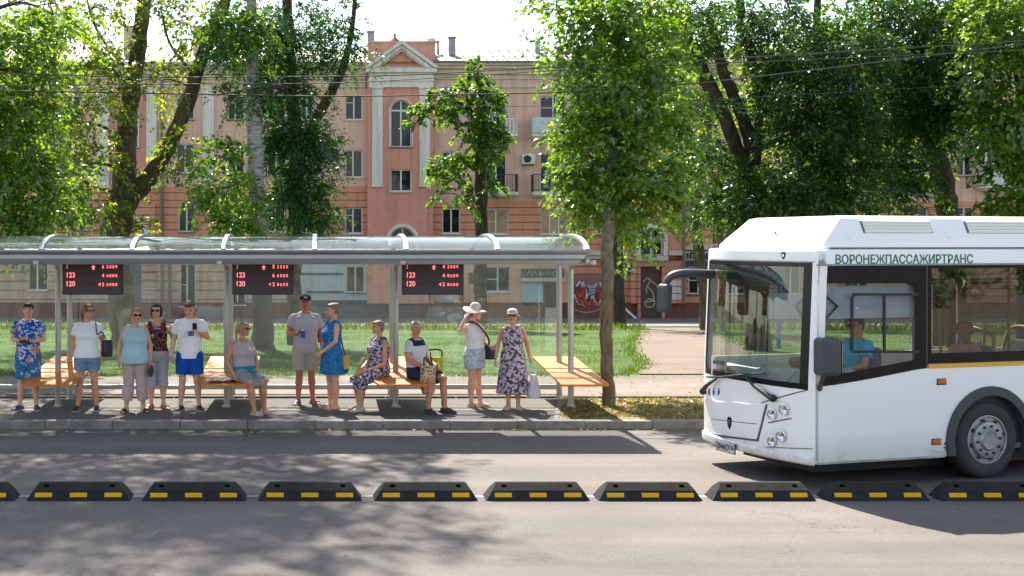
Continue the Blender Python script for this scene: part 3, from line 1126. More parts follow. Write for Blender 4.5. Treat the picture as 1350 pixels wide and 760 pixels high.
# doors behind the shelter
hbox('door', 163, 346, 185.5, 420, -0.2, -0.1, mat('grey_green_door', (0.10, 0.13, 0.125), 0.6))
mb = MB()
for k in range(7):
    p, q = H(188, 341 + k * 9.3, 0.09), H(206, 333.5 + k * 9.3, -0.1)
    mb.box((p.x, p.y, p.z), (q.x, q.y, q.z))
mb.build('quoins', W_TAN, house, bevel=0.02)
hbox('door', 574.5, 350, 597.5, 400, -0.2, -0.1, mat('pale_panel_door', (0.42, 0.40, 0.36), 0.6))
st = MB()
for k in range(4):
    p, q = H(563 - k * 0.5, 422, 1.0 + 0.32 * k), H(607 + k * 0.5, 404 + k * 4.5, -0.2 + 0.001 * k)
    st.box((p.x, p.y, p.z), (q.x, q.y, q.z))
stp = st.build('entrance_steps', M_KERB, house)
mb = MB()
for px in (564, 606):
    mb.tube([H(px, 404, 0.2), H(px, 380, 0.2), H(px, 380, 1.0), H(px, 396, 2.0), H(px, 421, 2.0)], 0.03, 6)
    mb.tube([H(px, 404, 1.0), H(px, 380, 1.0)], 0.025, 6)
mb.build('handrail', M_IRON, stp)
st = MB()
for k in range(3):
    p, q = H(262 - k * 1.5, 422, 0.8 + 0.32 * k), H(296 + k * 1.5, 404 + k * 5.5, 0.101 - 0.001 * k)
    st.box((p.x, p.y, p.z), (q.x, q.y, q.z))
st.build('entrance_steps', M_KERB, house)
# sign over the windows beyond the door
sg = hbox('shop_sign', 899, 331.5, 938, 343.5, 0.4, 0.55, mat('sign_grey_board', (0.36, 0.34, 0.32), 0.5), bevel=0.02)
strokes('sign_lettering', sg, [[(903, 341), (903, 334)], [(907, 341), (907, 334), (911, 334), (911, 341)], [(915, 341), (917, 334), (919, 341)], [(923, 341), (923, 334), (928, 341), (928, 334)], [(931, 334), (935, 334), (933, 341)]], 0.56, 0.06, M_DARK)
hbox('shop_front_dark', 899, 345, 1010, 351, 0.02, 0.1, dk)
# white plank leaning by the wall
mb = MB()
a, b = H(819, 404, 0.3), H(836, 424, 1.6)
mb.tube([a, b], 0.07, 6)
o = mb.build('white_plank', M_PVC)
o.location = (0, YB, ZB)
tag(o, 'thin white plank leaning at the house foot beside the brown graffitied door', 'plank')
# ------------------------------------------------------------------ trees
def mat_bark(name, c, c2, s=9):
    m, nt, b = new_mat(name)
    n = noise_node(nt, s, 6, 0.7, stretch=(1, 1, 0.22))
    n2 = noise_node(nt, 1.5, 4, 0.6)
    r = ramp(nt, n.outputs['Fac'], [(0.33, c), (0.62, c2)])
    r2 = ramp(nt, n2.outputs['Fac'], [(0.35, (0.75, 0.78, 0.72)), (0.65, (1.1, 1.05, 1.0))])
    o = mixcol(nt, r.outputs['Color'], r2.outputs['Color'], 1.0, 'MULTIPLY')
    nt.links.new(o, b.inputs['Base Color'])
    b.inputs['Roughness'].default_value = 0.95
    b.inputs['Specular IOR Level'].default_value = 0.15
    add_bump(nt, b, n.outputs['Fac'], 0.9, 0.05)
    return m


BARK = mat_bark('bark_brown', (0.065, 0.045, 0.034), (0.17, 0.13, 0.10))
BARK_D = mat_bark('bark_dark', (0.035, 0.026, 0.022), (0.10, 0.075, 0.06))
BARK_L = mat_bark('bark_olive', (0.11, 0.085, 0.055), (0.25, 0.20, 0.14), 14)


def mat_birch():
    m, nt, b = new_mat('birch_bark')
    n = noise_node(nt, 6, 5, 0.7, stretch=(0.7, 0.7, 3.5))
    r = ramp(nt, n.outputs['Fac'], [(0.36, (0.05, 0.05, 0.05)), (0.47, (0.30, 0.285, 0.26)), (0.72, (0.46, 0.44, 0.41))])
    tc = nt.nodes.new('ShaderNodeTexCoord')
    sx = nt.nodes.new('ShaderNodeSeparateXYZ')
    nt.links.new(tc.outputs['Object'], sx.inputs[0])
    ad = nt.nodes.new('ShaderNodeMath')
    ad.operation = 'MULTIPLY_ADD'
    ad.inputs[1].default_value = 1.6
    nt.links.new(n.outputs['Fac'], ad.inputs[0])
    nt.links.new(sx.outputs['Z'], ad.inputs[2])
    mr = nt.nodes.new('ShaderNodeMapRange')
    mr.inputs['From Min'].default_value = 3.2
    mr.inputs['From Max'].default_value = 4.6
    nt.links.new(ad.outputs[0], mr.inputs['Value'])
    out = mixcol(nt, (0.055, 0.05, 0.045), r.outputs['Color'], mr.outputs[0])
    nt.links.new(out, b.inputs['Base Color'])
    b.inputs['Roughness'].default_value = 0.8
    return m


BIRCH = mat_birch()
L_MAPLE = mat_leaf('leaf_maple', (0.066, 0.135, 0.013), 0.45, 0.5, 0.25)
L_MAPLE_D = mat_leaf('leaf_deep_green', (0.022, 0.070, 0.020), 0.4, 0.38, 0.10)
L_LIGHT = mat_leaf('leaf_yellow_green', (0.085, 0.135, 0.020), 0.4, 0.48, 0.22)
L_ASH = mat_leaf('leaf_ash', (0.027, 0.072, 0.014), 0.5, 0.42, 0.14)
L_FRESH = mat_leaf('leaf_fresh', (0.062, 0.132, 0.013), 0.5, 0.5, 0.25)

NPR = np.random.default_rng(11)


def unit(n):
    v = NPR.normal(size=(n, 3))
    return v / np.linalg.norm(v, axis=1, keepdims=True)


def leaf_mesh(name, blobs, length, width, material, kind='broad', per=26, spread=0.30, gap=0.0):
    """blobs: (centre, radii, number of leaves). Leaves sit in two rows along drooping twigs that leave the clump centre."""
    P0, AX, NO, SZ = [], [], [], []
    for c, r, n in blobs:
        r = np.array(r)
        per_t = 34 if kind != 'spray' else 46
        k = max(5, int(n / per_t))
        d = unit(k)
        d[:, 2] = d[:, 2] * 0.9 + 0.08
        rad = NPR.random(k) ** 0.6
        o = np.array(c) + d * rad[:, None] * r * 0.80
        mr = float(np.mean(r))
        L = (0.32 * mr + 3.2 * length) * (0.55 + 0.9 * NPR.random(k)) * (1.0 if spread > 0.29 else spread / 0.34)
        h = d * np.array([1, 1, 0.55]) + NPR.normal(size=(k, 3)) * 0.42
        h /= np.linalg.norm(h, axis=1, keepdims=True)
        droop = 0.25 + 0.65 * NPR.random(k)
        side = np.cross(h, np.array([0, 0, 1.0]))
        side /= np.maximum(np.linalg.norm(side, axis=1, keepdims=True), 1e-3)
        roll = NPR.normal(size=k) * 0.55
        upv = np.cross(side, h)
        side = side * np.cos(roll)[:, None] + upv * np.sin(roll)[:, None]
        upv = np.cross(side, h)
        own = NPR.integers(0, k, n)
        t = NPR.random(n) ** 0.75
        Lo = L[own]
        sg = np.where(NPR.random(n) < 0.5, -1.0, 1.0)
        lat = sg * (0.10 + 0.30 * NPR.random(n)) * Lo * (1.05 - 0.75 * t) * (0.8 if kind == 'spray' else 1.0)
        p = o[own] + h[own] * (Lo * t)[:, None] + side[own] * lat[:, None] + NPR.normal(size=(n, 3)) * (0.055 * Lo)[:, None]
        p[:, 2] -= droop[own] * Lo * (t * t + 0.5 * (lat / Lo) ** 2)
        ax = h[own] * (0.55 + 0.5 * t)[:, None] + side[own] * (sg * (0.75 - 0.35 * t))[:, None] + NPR.normal(size=(n, 3)) * 0.28
        ax[:, 2] -= 0.25 + 0.75 * droop[own] * t
        no = upv[own] + NPR.normal(size=(n, 3)) * 0.38
        P0.append(p)
        AX.append(ax)
        NO.append(no)
        SZ.append((0.55 + 0.7 * NPR.random(n)) * (1.1 - 0.3 * t))
    p = np.concatenate(P0)
    ax = np.concatenate(AX)
    no = np.concatenate(NO)
    sz = np.concatenate(SZ)[:, None]
    ax /= np.maximum(np.linalg.norm(ax, axis=1, keepdims=True), 1e-4)
    no -= ax * (no * ax).sum(1, keepdims=True)
    no /= np.maximum(np.linalg.norm(no, axis=1, keepdims=True), 1e-4)
    sd = np.cross(ax, no)
    n = len(p)
    L = length * sz
    W = width * sz * 0.5
    if kind == 'lobed':
        tpl = [(0, 0, 0), (0.28, 1.0, 0.10), (0.52, 0.42, 0.02), (0.98, 0.0, -0.10), (0.52, -0.42, 0.02), (0.28, -1.0, 0.10)]
    else:
        tpl = [(0, 0, 0), (0.45, 1.0, 0.09), (1.0, 0, -0.08), (0.45, -1.0, 0.09)]
    m = len(tpl)
    V = np.empty((n, m, 3), dtype=np.float32)
    for i, (a, b, c) in enumerate(tpl):
        V[:, i] = p + ax * L * a + sd * W * b + no * L * c
    me = bpy.data.meshes.new(name)
    me.vertices.add(n * m)
    me.vertices.foreach_set('co', V.ravel())
    me.loops.add(n * m)
    me.loops.foreach_set('vertex_index', np.arange(n * m, dtype=np.int32))
    me.polygons.add(n)
    me.polygons.foreach_set('loop_start', np.arange(0, n * m, m, dtype=np.int32))
    me.materials.append(material)
    me.update(calc_edges=True)
    return me


def smooth_path(pts, n=5):
    out = []
    for i in range(len(pts) - 1):
        p0, p1, p2, p3 = pts[max(0, i - 1)], pts[i], pts[i + 1], pts[min(len(pts) - 1, i + 2)]
        for k in range(n):
            t = k / n
            out.append(0.5 * ((2 * p1) + (-p0 + p2) * t + (2 * p0 - 5 * p1 + 4 * p2 - p3) * t * t + (-p0 + 3 * p1 - 3 * p2 + p3) * t ** 3))
    out.append(pts[-1])
    return out


def tree(name, label, stems, blobs, leaf, bark, size, kind='broad', group=None, per=26, spread=0.3, high=(), twig=True, seed=1):
    """stems: [[(px, py, Y, width_px) ...] ...] measured on the photo; blobs: (px, py, Y, rx_px, rz_px, ry_m, n);
    high: the part of the crown above the picture, in metres (x, y, z, r, n)"""
    rn = random.Random(seed)
    nodes = []
    tr = MB()
    base = None
    for st in stems:
        pts = [at(a, b, Y) for a, b, Y, w in st]
        rad = [w * Y / F / 2 for a, b, Y, w in st]
        if base is None:
            base = Vector((pts[0].x, pts[0].y, zground(pts[0].y)))
            pts.insert(0, Vector((pts[0].x, pts[0].y, base.z - 0.15)))
            rad.insert(0, rad[0] * 1.3)
        pp = smooth_path(pts, 6)
        rr = []
        for i in range(len(pts) - 1):
            for k in range(6):
                rr.append(rad[i] + (rad[i + 1] - rad[i]) * k / 6)
        rr.append(rad[-1])
        for i, p in enumerate(pp):
            j = Vector((rn.uniform(-1, 1), rn.uniform(-1, 1), 0)) * rr[i] * 0.12
            pp[i] = p + j
        tr.tube(pp, [r * rn.uniform(0.93, 1.08) for r in rr], 14)
        nodes += [(p, r) for p, r in zip(pp, rr)]
    wb = []
    for (px, py, Y, rx, rz, ry, n) in blobs:
        wb.append((at(px, py, Y), (rx * Y / F, ry, rz * Y / F), n))
    for (x, y, z, r, n) in high:
        wb.append((Vector((x, y, z)), (r, r, r * 0.8), n))
    for c, r, n in wb:
        near = min(nodes, key=lambda q: (q[0] - c).length + max(0, q[0].z - c.z) * 1.5)
        a, ra = near
        mid = (a + c) / 2 + Vector((rn.uniform(-.2, .2), rn.uniform(-.2, .2), 0.12)) * (c - a).length
        r0 = min(ra * 0.55, 0.02 + 0.02 * (c - a).length)
        bp = smooth_path([a, mid, c], 5)
        tr.tube(bp, [r0 + (0.012 - r0) * (i / (len(bp) - 1)) for i in range(len(bp))], 6)
        if twig:
            for _ in range(7):
                s = bp[rn.randint(3, len(bp) - 1)]
                d = Vector((rn.gauss(0, 1), rn.gauss(0, 1), rn.gauss(0, 0.7)))
                d.normalize()
                e = c + Vector((d.x * r[0], d.y * r[1], d.z * r[2])) * 0.85
                md = (s + e) / 2 + Vector((0, 0, 0.08 * (e - s).length))
                tr.tube(smooth_path([s, md, e], 3), [0.016, 0.014, 0.013, 0.011, 0.009, 0.007, 0.005], 4)
    root = thing(name, label, 'tree', base, 0, group)
    for i, v in enumerate(tr.v):
        tr.v[i] = (v[0] - base.x, v[1] - base.y, v[2] - base.z)
    tr.build('trunk', bark, root, smooth=True)
    me = leaf_mesh('crown', [(c - base, r, n) for c, r, n in wb], size[0], size[1], leaf, kind, per, spread)
    link_mesh('crown', me, root)
    return root


GT = 'street trees on the lawn'
# two stemmed tree on the left
tree('broadleaf_tree', 'old brown tree whose thick trunk forks in two behind the blue patterned shirt man',
     [[(163, 452, 40, 34), (160, 380, 40, 35), (150, 320, 40, 38), (156, 285, 40, 40), (163, 262, 40, 40)],
      [(163, 262, 40, 34), (165, 215, 40, 28), (170, 150, 40, 25), (181, 70, 40, 22), (190, 5, 40, 20), (198, -90, 39, 14)],
      [(163, 272, 40, 28), (185, 247, 40, 25), (216, 205, 39.8, 22), (246, 140, 39.5, 20), (268, 70, 39, 17), (292, 15, 38.6, 16), (315, -60, 38, 10)],
      [(178, 120, 40, 8), (150, 95, 39.5, 6), (105, 40, 39, 5), (75, 10, 38.6, 4)],
      [(168, 190, 40, 6), (130, 165, 39.5, 4), (70, 160, 39, 3)],
      [(165, 225, 40, 6), (128, 215, 39.5, 4), (92, 222, 39, 3), (50, 205, 38.6, 2)],
      [(176, 100, 40, 5), (140, 60, 39.4, 4), (120, 20, 39, 3), (112, -20, 38.8, 2)],
      [(258, 100, 39.4, 5), (225, 60, 39, 3.5), (212, 10, 38.8, 2.5)]],
     [(135, 12, 39.00, 45, 22, 1.3, 900), (225, 12, 38.60, 40, 20, 1.2, 700), (150, 95, 38.80, 50, 26, 1.2, 800), (60, 150, 38.60, 40, 22, 1.2, 600), (255, 55, 38.6, 26, 22, 0.9, 400), (115, 120, 39, 55, 40, 1.8, 1350), (60, 40, 38, 60, 40, 1.6, 1950), (215, 105, 39, 45, 25, 1.5, 630), (120, 205, 38.6, 55, 35, 1.6, 1350), (95, 255, 38.6, 45, 25, 1.4, 750),
      (150, 60, 40, 40, 40, 1.5, 675), (235, 230, 38.6, 22, 14, 0.6, 195), (185, 300, 39.3, 26, 16, 0.5, 240),
      (60, 190, 38.5, 40, 30, 1.4, 1050), (240, 30, 39, 40, 30, 1.3, 300), (110, 150, 38, 60, 25, 1.0, 750), (130, 270, 38.4, 28, 16, 0.8, 375), (235, 185, 38.8, 26, 18, .8, 300)],
     L_LIGHT, BARK, (0.165, 0.115), 'lobed', GT, 22, 0.42,
     high=[(-9.5, 38, 12.5, 3.2, 1500), (-5, 38.5, 13.5, 3.0, 1300), (-3, 37, 11.5, 2.2, 700)], seed=2)
# dense maple at the left edge, crown reaching high over the road side
tree('broadleaf_tree', 'dense bright green maple filling the top corner above the grey shelter and blue shirt man',
     [[(-75, 470, 30, 26), (-72, 300, 30, 24), (-60, 120, 29.6, 20), (-40, -60, 29, 14), (10, -250, 28, 8)]],
     [(15, 60, 29.00, 55, 60, 1.5, 3744), (20, 150, 28.80, 50, 45, 1.3, 2880), (25, 235, 28.60, 48, 45, 1.2, 2880), (55, 280, 28.30, 38, 25, 0.8, 777), (-50, 200, 29.00, 60, 90, 1.6, 3456), (-60, 40, 29.00, 60, 80, 1.8, 3072),
      (70, 20, 28.60, 40, 30, 1.1, 777), (60, 100, 28.60, 30, 18, 0.8, 259), (5, 295, 28.20, 45, 20, 0.9, 1152), (85, 235, 28.30, 22, 22, 0.7, 302)],
     L_MAPLE, BARK_D, (0.145, 0.125), 'lobed', GT, 26, 0.40,
     high=[(-3.6, 27.5, 11.5, 2.1, 5040), (-7.5, 28, 12.5, 2.6, 5880), (-4.6, 26.5, 14.5, 2.2, 5880), (-1.9, 27, 13.2, 1.5, 2800), (-7.0, 27, 16.0, 2.2, 5600), (-3.2, 26.5, 17.0, 1.8, 3919), (-5.2, 26.5, 17.6, 2.0, 4480), (-9.0, 27, 14.5, 2.2, 5040), (-3.9, 26.5, 16.0, 1.2, 2240)], seed=3)
# birch stem and the dark ash beside it
tree('birch_tree', 'white barked birch stem standing close beside the dark ash, above the seated sunglasses woman',
     [[(347, 458, 37, 30), (344, 380, 37, 28), (342, 310, 37, 25), (338, 240, 37, 23), (335, 150, 37.2, 20), (332, 60, 37.6, 15), (330, -60, 38, 10)]],
     [(292, 245, 36.00, 35, 30, 1.3, 1400), (310, 285, 36.00, 40, 22, 1.2, 1400), (312, 40, 36.00, 40, 40, 1.6, 1575), (292, 200, 36.00, 26, 20, 1, 525)],
     L_FRESH, BIRCH, (0.165, 0.11), 'broad', GT, 24, 0.4, high=[(-2.4, 38, 12.5, 2.2, 900)], seed=4)
tree('ash_tree', 'tall dark green ash with heavy foliage between the birch stem and the pediment bay',
     [[(388, 470, 40, 20), (388, 380, 40, 19), (389, 300, 40, 20), (391, 230, 40, 20), (386, 140, 40, 17), (380, 40, 40, 14), (376, -80, 40, 9)],
      [(392, 215, 40, 14), (418, 155, 39.8, 14), (440, 115, 39.5, 13), (455, 80, 39.3, 10), (466, 20, 39, 6), (472, -60, 38.8, 3)]],
     [(345, 60, 39.00, 60, 55, 2, 7279), (390, 45, 39.00, 55, 55, 2, 5880), (370, 120, 38.60, 50, 40, 1.7, 5040), (395, 185, 38.40, 45, 38, 1.5, 5040), (388, 180, 38.20, 32, 34, 1.2, 3919), (400, 245, 38.30, 42, 34, 1.3, 5040), (415, 285, 38.30, 32, 22, 1, 2380),
      (378, 260, 38.60, 20, 40, 1, 2240), (455, 70, 38.80, 26, 40, 0.9, 2100), (450, 30, 38.90, 26, 35, 0.9, 1260), (305, 50, 35.8, 34, 50, 1.1, 3000), (322, 125, 35.9, 26, 22, 0.8, 1100), (430, 200, 38.30, 22, 14, 0.6, 700)],
     L_MAPLE_D, BARK_D, (0.125, 0.055), 'spray', GT, 60, 0.3, high=[(-2.2, 38, 11.5, 2.4, 2500), (0.4, 38.5, 12, 2.2, 2000)], seed=5)
# small light sprays beside the ash
# slim tree in front of the house centre
tree('young_maple', 'slim maple with open crown in front of the house balconies, trunk behind the display boards',
     [[(632, 430, 58, 18), (633, 380, 58, 17), (634, 320, 58, 17), (634, 260, 58, 17), (633, 215, 58, 15), (629, 180, 58, 13), (630, 130, 58, 10), (627, 80, 58, 5)],
      [(633, 195, 58, 11), (622, 150, 57.6, 8), (600, 135, 57.4, 5), (575, 138, 57.2, 3), (556, 156, 57, 2)],
      [(634, 225, 58, 8), (612, 208, 57.5, 5), (585, 218, 57.2, 3), (574, 232, 57, 2)],
      [(634, 262, 58, 7), (618, 258, 57.5, 4), (608, 262, 57.2, 2)]],
     [(627, 86, 57, 9, 10, 0.4, 229), (628, 104, 57, 20, 9, 0.7, 445), (645, 122, 57, 16, 14, 0.7, 702), (648, 142, 57, 14, 14, 0.7, 648), (604, 121, 57, 18, 10, 0.7, 540), (580, 128, 56.8, 17, 11, 0.7, 567), (560, 146, 56.7, 14, 11, 0.6, 445), (547, 165, 56.7, 6, 7, 0.4, 121),
      (585, 152, 56.8, 18, 8, 0.6, 378), (605, 142, 57, 14, 10, 0.6, 351), (640, 166, 56.8, 24, 16, 0.9, 1215), (618, 172, 56.8, 10, 9, 0.5, 270), (655, 182, 56.8, 11, 11, 0.5, 378), (636, 188, 56.6, 16, 8, 0.6, 445),
      (602, 207, 56.8, 18, 8, 0.6, 445), (578, 219, 56.7, 15, 10, 0.6, 445), (590, 236, 56.7, 10, 9, 0.5, 270), (577, 257, 56.7, 6, 6, 0.4, 108), (612, 224, 56.8, 10, 8, 0.5, 229), (610, 252, 56.8, 9, 11, 0.5, 283), (618, 272, 56.8, 7, 8, 0.4, 162), (651, 250, 56.8, 8, 11, 0.4, 256), (644, 208, 56.8, 12, 9, 0.5, 351), (661, 202, 56.8, 7, 5, .4, 94)],
     L_FRESH, BARK_D, (0.21, 0.17), 'lobed', GT, 20, 0.20, seed=6)
# front tree on the verge: trunk at the kerb strip, crown leaning back over the lawn
tree('broadleaf_tree', 'bright leafy street tree on the dry verge between the orange end bench and the bus',
     [[(803, 537, 20.9, 17), (801, 500, 20.9, 17), (799, 430, 21.0, 17), (801, 370, 21.2, 16.5), (801, 310, 21.7, 16), (806, 250, 22.5, 15), (812, 170, 23.4, 12), (815, 80, 24.2, 9), (812, -30, 25, 5)]],
     [(804, 245, 22.85, 48, 35, 1.2, 2386), (772, 225, 23.05, 26, 26, 0.8, 1033), (854, 240, 22.85, 35, 30, 1, 1591), (799, 170, 23.25, 55, 42, 1.3, 3022), (864, 160, 23.25, 35, 42, 1.2, 1909), (767, 160, 23.25, 23, 30, 0.8, 954), (804, 95, 23.65, 53, 45, 1.4, 3022),
      (859, 80, 23.65, 37, 45, 1.2, 1750), (784, 30, 24.05, 53, 35, 1.3, 2386), (729, 12, 24.05, 31, 15, 0.7, 604), (844, 15, 24.05, 40, 40, 1.2, 1591), (747, 70, 23.65, 19, 14, 0.6, 317), (829, 285, 22.45, 30, 13, 0.6, 667), (782, 268, 22.45, 21, 12, 0.6, 476), (872, 268, 22.55, 14, 14, 0.5, 317)],
     L_FRESH, BARK_L, (0.125, 0.105), 'lobed', GT, 24, 0.40, high=[(5.4, 24.6, 8.0, 1.5, 900)], seed=7)
tree('slim_tree', 'dark slim trunk right behind the verge tree, at the near side of the house door',
     [[(818, 432, 58, 17), (816, 380, 58, 15), (814, 320, 58, 14), (816, 250, 58, 12), (822, 150, 58, 9), (826, 60, 58, 5)]],
     [(820, 130, 58, 40, 45, 1.6, 700), (822, 60, 58, 45, 50, 1.8, 800)], L_MAPLE_D, BARK_D, (0.28, 0.2), 'lobed', GT, seed=8)
# the mass behind the bus
tree('ash_tree', 'big dark ash with several leaning stems rising behind the front of the bus roof',
     [[(1000, 470, 36, 34), (998, 380, 36, 32), (992, 300, 36, 30), (985, 245, 36, 28)],
      [(986, 250, 36, 22), (974, 203, 36, 19), (955, 155, 36, 18), (936, 114, 36, 18), (912, 65, 36, 17), (889, 18, 36, 15), (870, -40, 36, 11)],
      [(990, 250, 36, 20), (990, 190, 36, 18), (968, 127, 35.8, 15), (953, 93, 35.6, 13), (935, 20, 35.4, 10)],
      [(996, 240, 36, 12), (1001, 152, 36, 11), (998, 110, 36, 12), (980, 34, 36, 12), (970, -50, 36, 8)],
      [(1040, 300, 36.5, 15), (1055, 230, 36.5, 16), (1060, 180, 36.5, 17), (1065, 130, 36.5, 15), (1075, 60, 36.5, 11), (1080, -40, 36.5, 7)]],
     [(1010, 255, 34.5, 60, 35, 1.8, 6318), (1070, 265, 34.3, 55, 30, 1.6, 5617), (1055, 180, 34.5, 50, 38, 1.6, 4494), (1060, 95, 34.6, 55, 42, 1.9, 5617), (1110, 60, 34.5, 55, 50, 2.0, 6459), (1010, 60, 36, 40, 50, 1.6, 2385), (1020, 20, 35, 60, 28, 1.8, 3088),
      (920, 60, 34.8, 40, 35, 1.4, 2246), (900, 20, 34.8, 45, 28, 1.5, 2385), (930, 215, 35, 34, 28, 1.1, 1684), (920, 150, 35, 22, 30, 1.0, 1123), (970, 270, 34.6, 32, 22, 1.0, 1823), (1110, 150, 34.4, 45, 40, 1.6, 4773), (1120, 225, 34.4, 50, 34, 1.5, 4494), (1025, 140, 35.2, 30, 30, 1.1, 1684), (960, 30, 36.5, 40, 40, 1.2, 1262)],
     L_ASH, BARK_D, (0.15, 0.065), 'spray', GT, 60, 0.3, high=[(12.5, 36, 11, 2.6, 2400), (16, 36, 11.5, 2.6, 2400)], seed=9)
tree('ash_tree', 'dark ash with one thick trunk showing above the bus roof near its second vent',
     [[(1262, 470, 38, 30), (1258, 380, 38, 29), (1250, 290, 38, 28), (1243, 240, 38, 27), (1229, 185, 38, 23), (1215, 110, 38, 18), (1208, 20, 38, 13), (1204, -80, 38, 8)],
      [(1232, 190, 38, 13), (1262, 120, 37.6, 10), (1290, 60, 37.4, 8), (1310, -20, 37.2, 6)]],
     [(1190, 60, 36.5, 60, 60, 2.2, 7302), (1180, 165, 36.4, 55, 45, 1.8, 5898), (1245, 90, 36.5, 55, 55, 2.0, 6459), (1230, 160, 36.3, 42, 30, 1.4, 3650), (1170, 245, 36.4, 40, 34, 1.4, 3369), (1205, 230, 36.4, 24, 22, 0.9, 1262), (1285, 40, 36.5, 40, 45, 1.6, 3088), (1150, 20, 36.5, 50, 30, 1.8, 3369), (1240, 10, 36.5, 60, 28, 1.8, 3088), (1265, 140, 36.3, 30, 24, 1.0, 1123), (1140, 110, 36.6, 45, 40, 1.5, 3369)],
     L_ASH, BARK_D, (0.155, 0.068), 'spray', GT, 60, 0.3, high=[(18, 38, 12, 2.8, 2500), (20.5, 38, 11, 2.4, 1800)], seed=10)
tree('broadleaf_tree', 'loose branched tree by the glazed balcony above the rear part of the bus',
     [[(1352, 480, 34, 26), (1354, 300, 34, 24), (1350, 150, 34, 20), (1346, 60, 34, 16), (1340, -40, 34, 10)],
      [(1352, 200, 34, 9), (1325, 165, 33.6, 6), (1290, 130, 33.2, 4)]],
     [(1320, 60, 33.00, 45, 45, 1.5, 3080), (1325, 140, 33.00, 38, 28, 1.3, 1819), (1345, 215, 33.00, 30, 26, 1.1, 1120), (1345, 268, 33.00, 36, 22, 1, 1680), (1300, 180, 33.00, 26, 18, 0.9, 700), (1330, 10, 33.00, 50, 30, 1.6, 2100), (1385, 120, 33.00, 45, 70, 1.6, 2240)],
     L_MAPLE, BARK_D, (0.17, 0.12), 'broad', GT, 24, 0.36, high=[(18.5, 34, 10.5, 2.3, 1500)], seed=11)
tree('slim_tree', 'crooked slim trunk standing between the house door and the bus windscreen',
     [[(932, 434, 54, 16), (929, 390, 54, 15), (921, 330, 54, 14), (919, 280, 54, 12), (924, 200, 54, 9), (930, 120, 54, 6)]],
     [(915, 260, 53, 22, 14, 0.7, 260), (925, 290, 53, 16, 12, 0.6, 160), (905, 205, 53, 22, 20, 1.0, 350), (925, 120, 53, 40, 50, 1.8, 900), (900, 60, 53, 40, 50, 1.8, 800)],
     L_MAPLE, BARK, (0.27, 0.19), 'lobed', GT, 22, 0.4, seed=12)
tree('slim_tree', 'thin straight double stem beside the crooked slim trunk behind the bus mirror',
     [[(953, 440, 52, 10), (951, 330, 52, 9), (943, 250, 52, 8), (935, 180, 52, 7), (938, 90, 52, 4)]],
     [(955, 300, 51.5, 20, 18, 0.8, 300), (970, 240, 51.5, 24, 20, 0.8, 400), (950, 180, 51, 30, 30, 1.0, 500)], L_LIGHT, BARK_L, (0.25, 0.17), 'broad', GT, 22, 0.4, seed=13)
# trees standing far back whose crowns close the gaps
tree('broadleaf_tree', 'pale green tree close to the house wall behind the ash mass above the bus',
     [[(1120, 432, 60, 16), (1120, 300, 60, 14), (1110, 150, 60, 10), (1105, 40, 60, 6)]],
     [(1040, 210, 59, 60, 45, 2.4, 1500), (1130, 190, 59, 70, 60, 2.6, 1800), (1210, 110, 59, 60, 60, 2.6, 1600), (1090, 80, 59, 80, 60, 2.6, 1800), (990, 120, 59, 50, 60, 2.2, 1000), (1300, 60, 59, 60, 60, 2.2, 1000)],
     L_LIGHT, BARK_D, (0.32, 0.22), 'lobed', GT, 22, 0.34, seed=14)

# ------------------------------------------------------------------ grass
def blades(name, n, sampler, h0, h1, w, m, lean=0.35):
    pts, hs = sampler(n)
    k = len(pts)
    a = NPR.random(k) * 2 * PI
    h = (h0 + (h1 - h0) * NPR.random(k)) * hs
    d = np.stack([np.cos(a), np.sin(a), np.zeros(k)], 1)
    b = NPR.random(k) * 2 * PI
    ln = np.stack([np.cos(b), np.sin(b), np.zeros(k)], 1) * (lean * NPR.random(k) * h)[:, None]
    up = np.zeros((k, 3))
    up[:, 2] = h
    V = np.empty((k, 4, 3), dtype=np.float32)
    ww = (w * (0.6 + 0.8 * NPR.random(k)))[:, None]
    V[:, 0] = pts - d * ww
    V[:, 1] = pts + d * ww
    V[:, 2] = pts + up * 0.6 + ln * 0.45 + d * ww * 0.8
    V[:, 3] = pts + up + ln
    me = bpy.data.meshes.new(name)
    me.vertices.add(k * 4)
    me.vertices.foreach_set('co', V.ravel())
    me.loops.add(k * 4)
    me.loops.foreach_set('vertex_index', np.arange(k * 4, dtype=np.int32))
    me.polygons.add(k)
    me.polygons.foreach_set('loop_start', np.arange(0, k * 4, 4, dtype=np.int32))
    me.materials.append(m)
    me.update(calc_edges=True)
    o = link_mesh(name, me)
    o['kind'] = 'stuff'
    return o


def clumpy(x, y, s=0.5):
    return 0.5 + 0.5 * np.sin(x * 1.3 * s + 1.7 * np.sin(y * 0.9 * s)) * np.sin(y * 1.7 * s + 1.3 * np.sin(x * 1.1 * s + 2))


ALX = [(26, 830, 1015), (27.5, 846, 1008), (29, 852, 1003), (33, 838, 1000), (37, 832, 990), (44, 838, 960), (50, 845, 938), (56, 848, 930), (61, 848, 925)]


def alley_mask(x, y):
    px = CX + F * x / y
    ax = np.interp(y, [a[0] for a in ALX], [a[1] for a in ALX])
    bx_ = np.interp(y, [a[0] for a in ALX], [a[2] for a in ALX])
    j = 6 * np.sin(y * 2.1) + 4 * np.sin(x * 7)
    return (px < ax + j) | (px > bx_ + j)


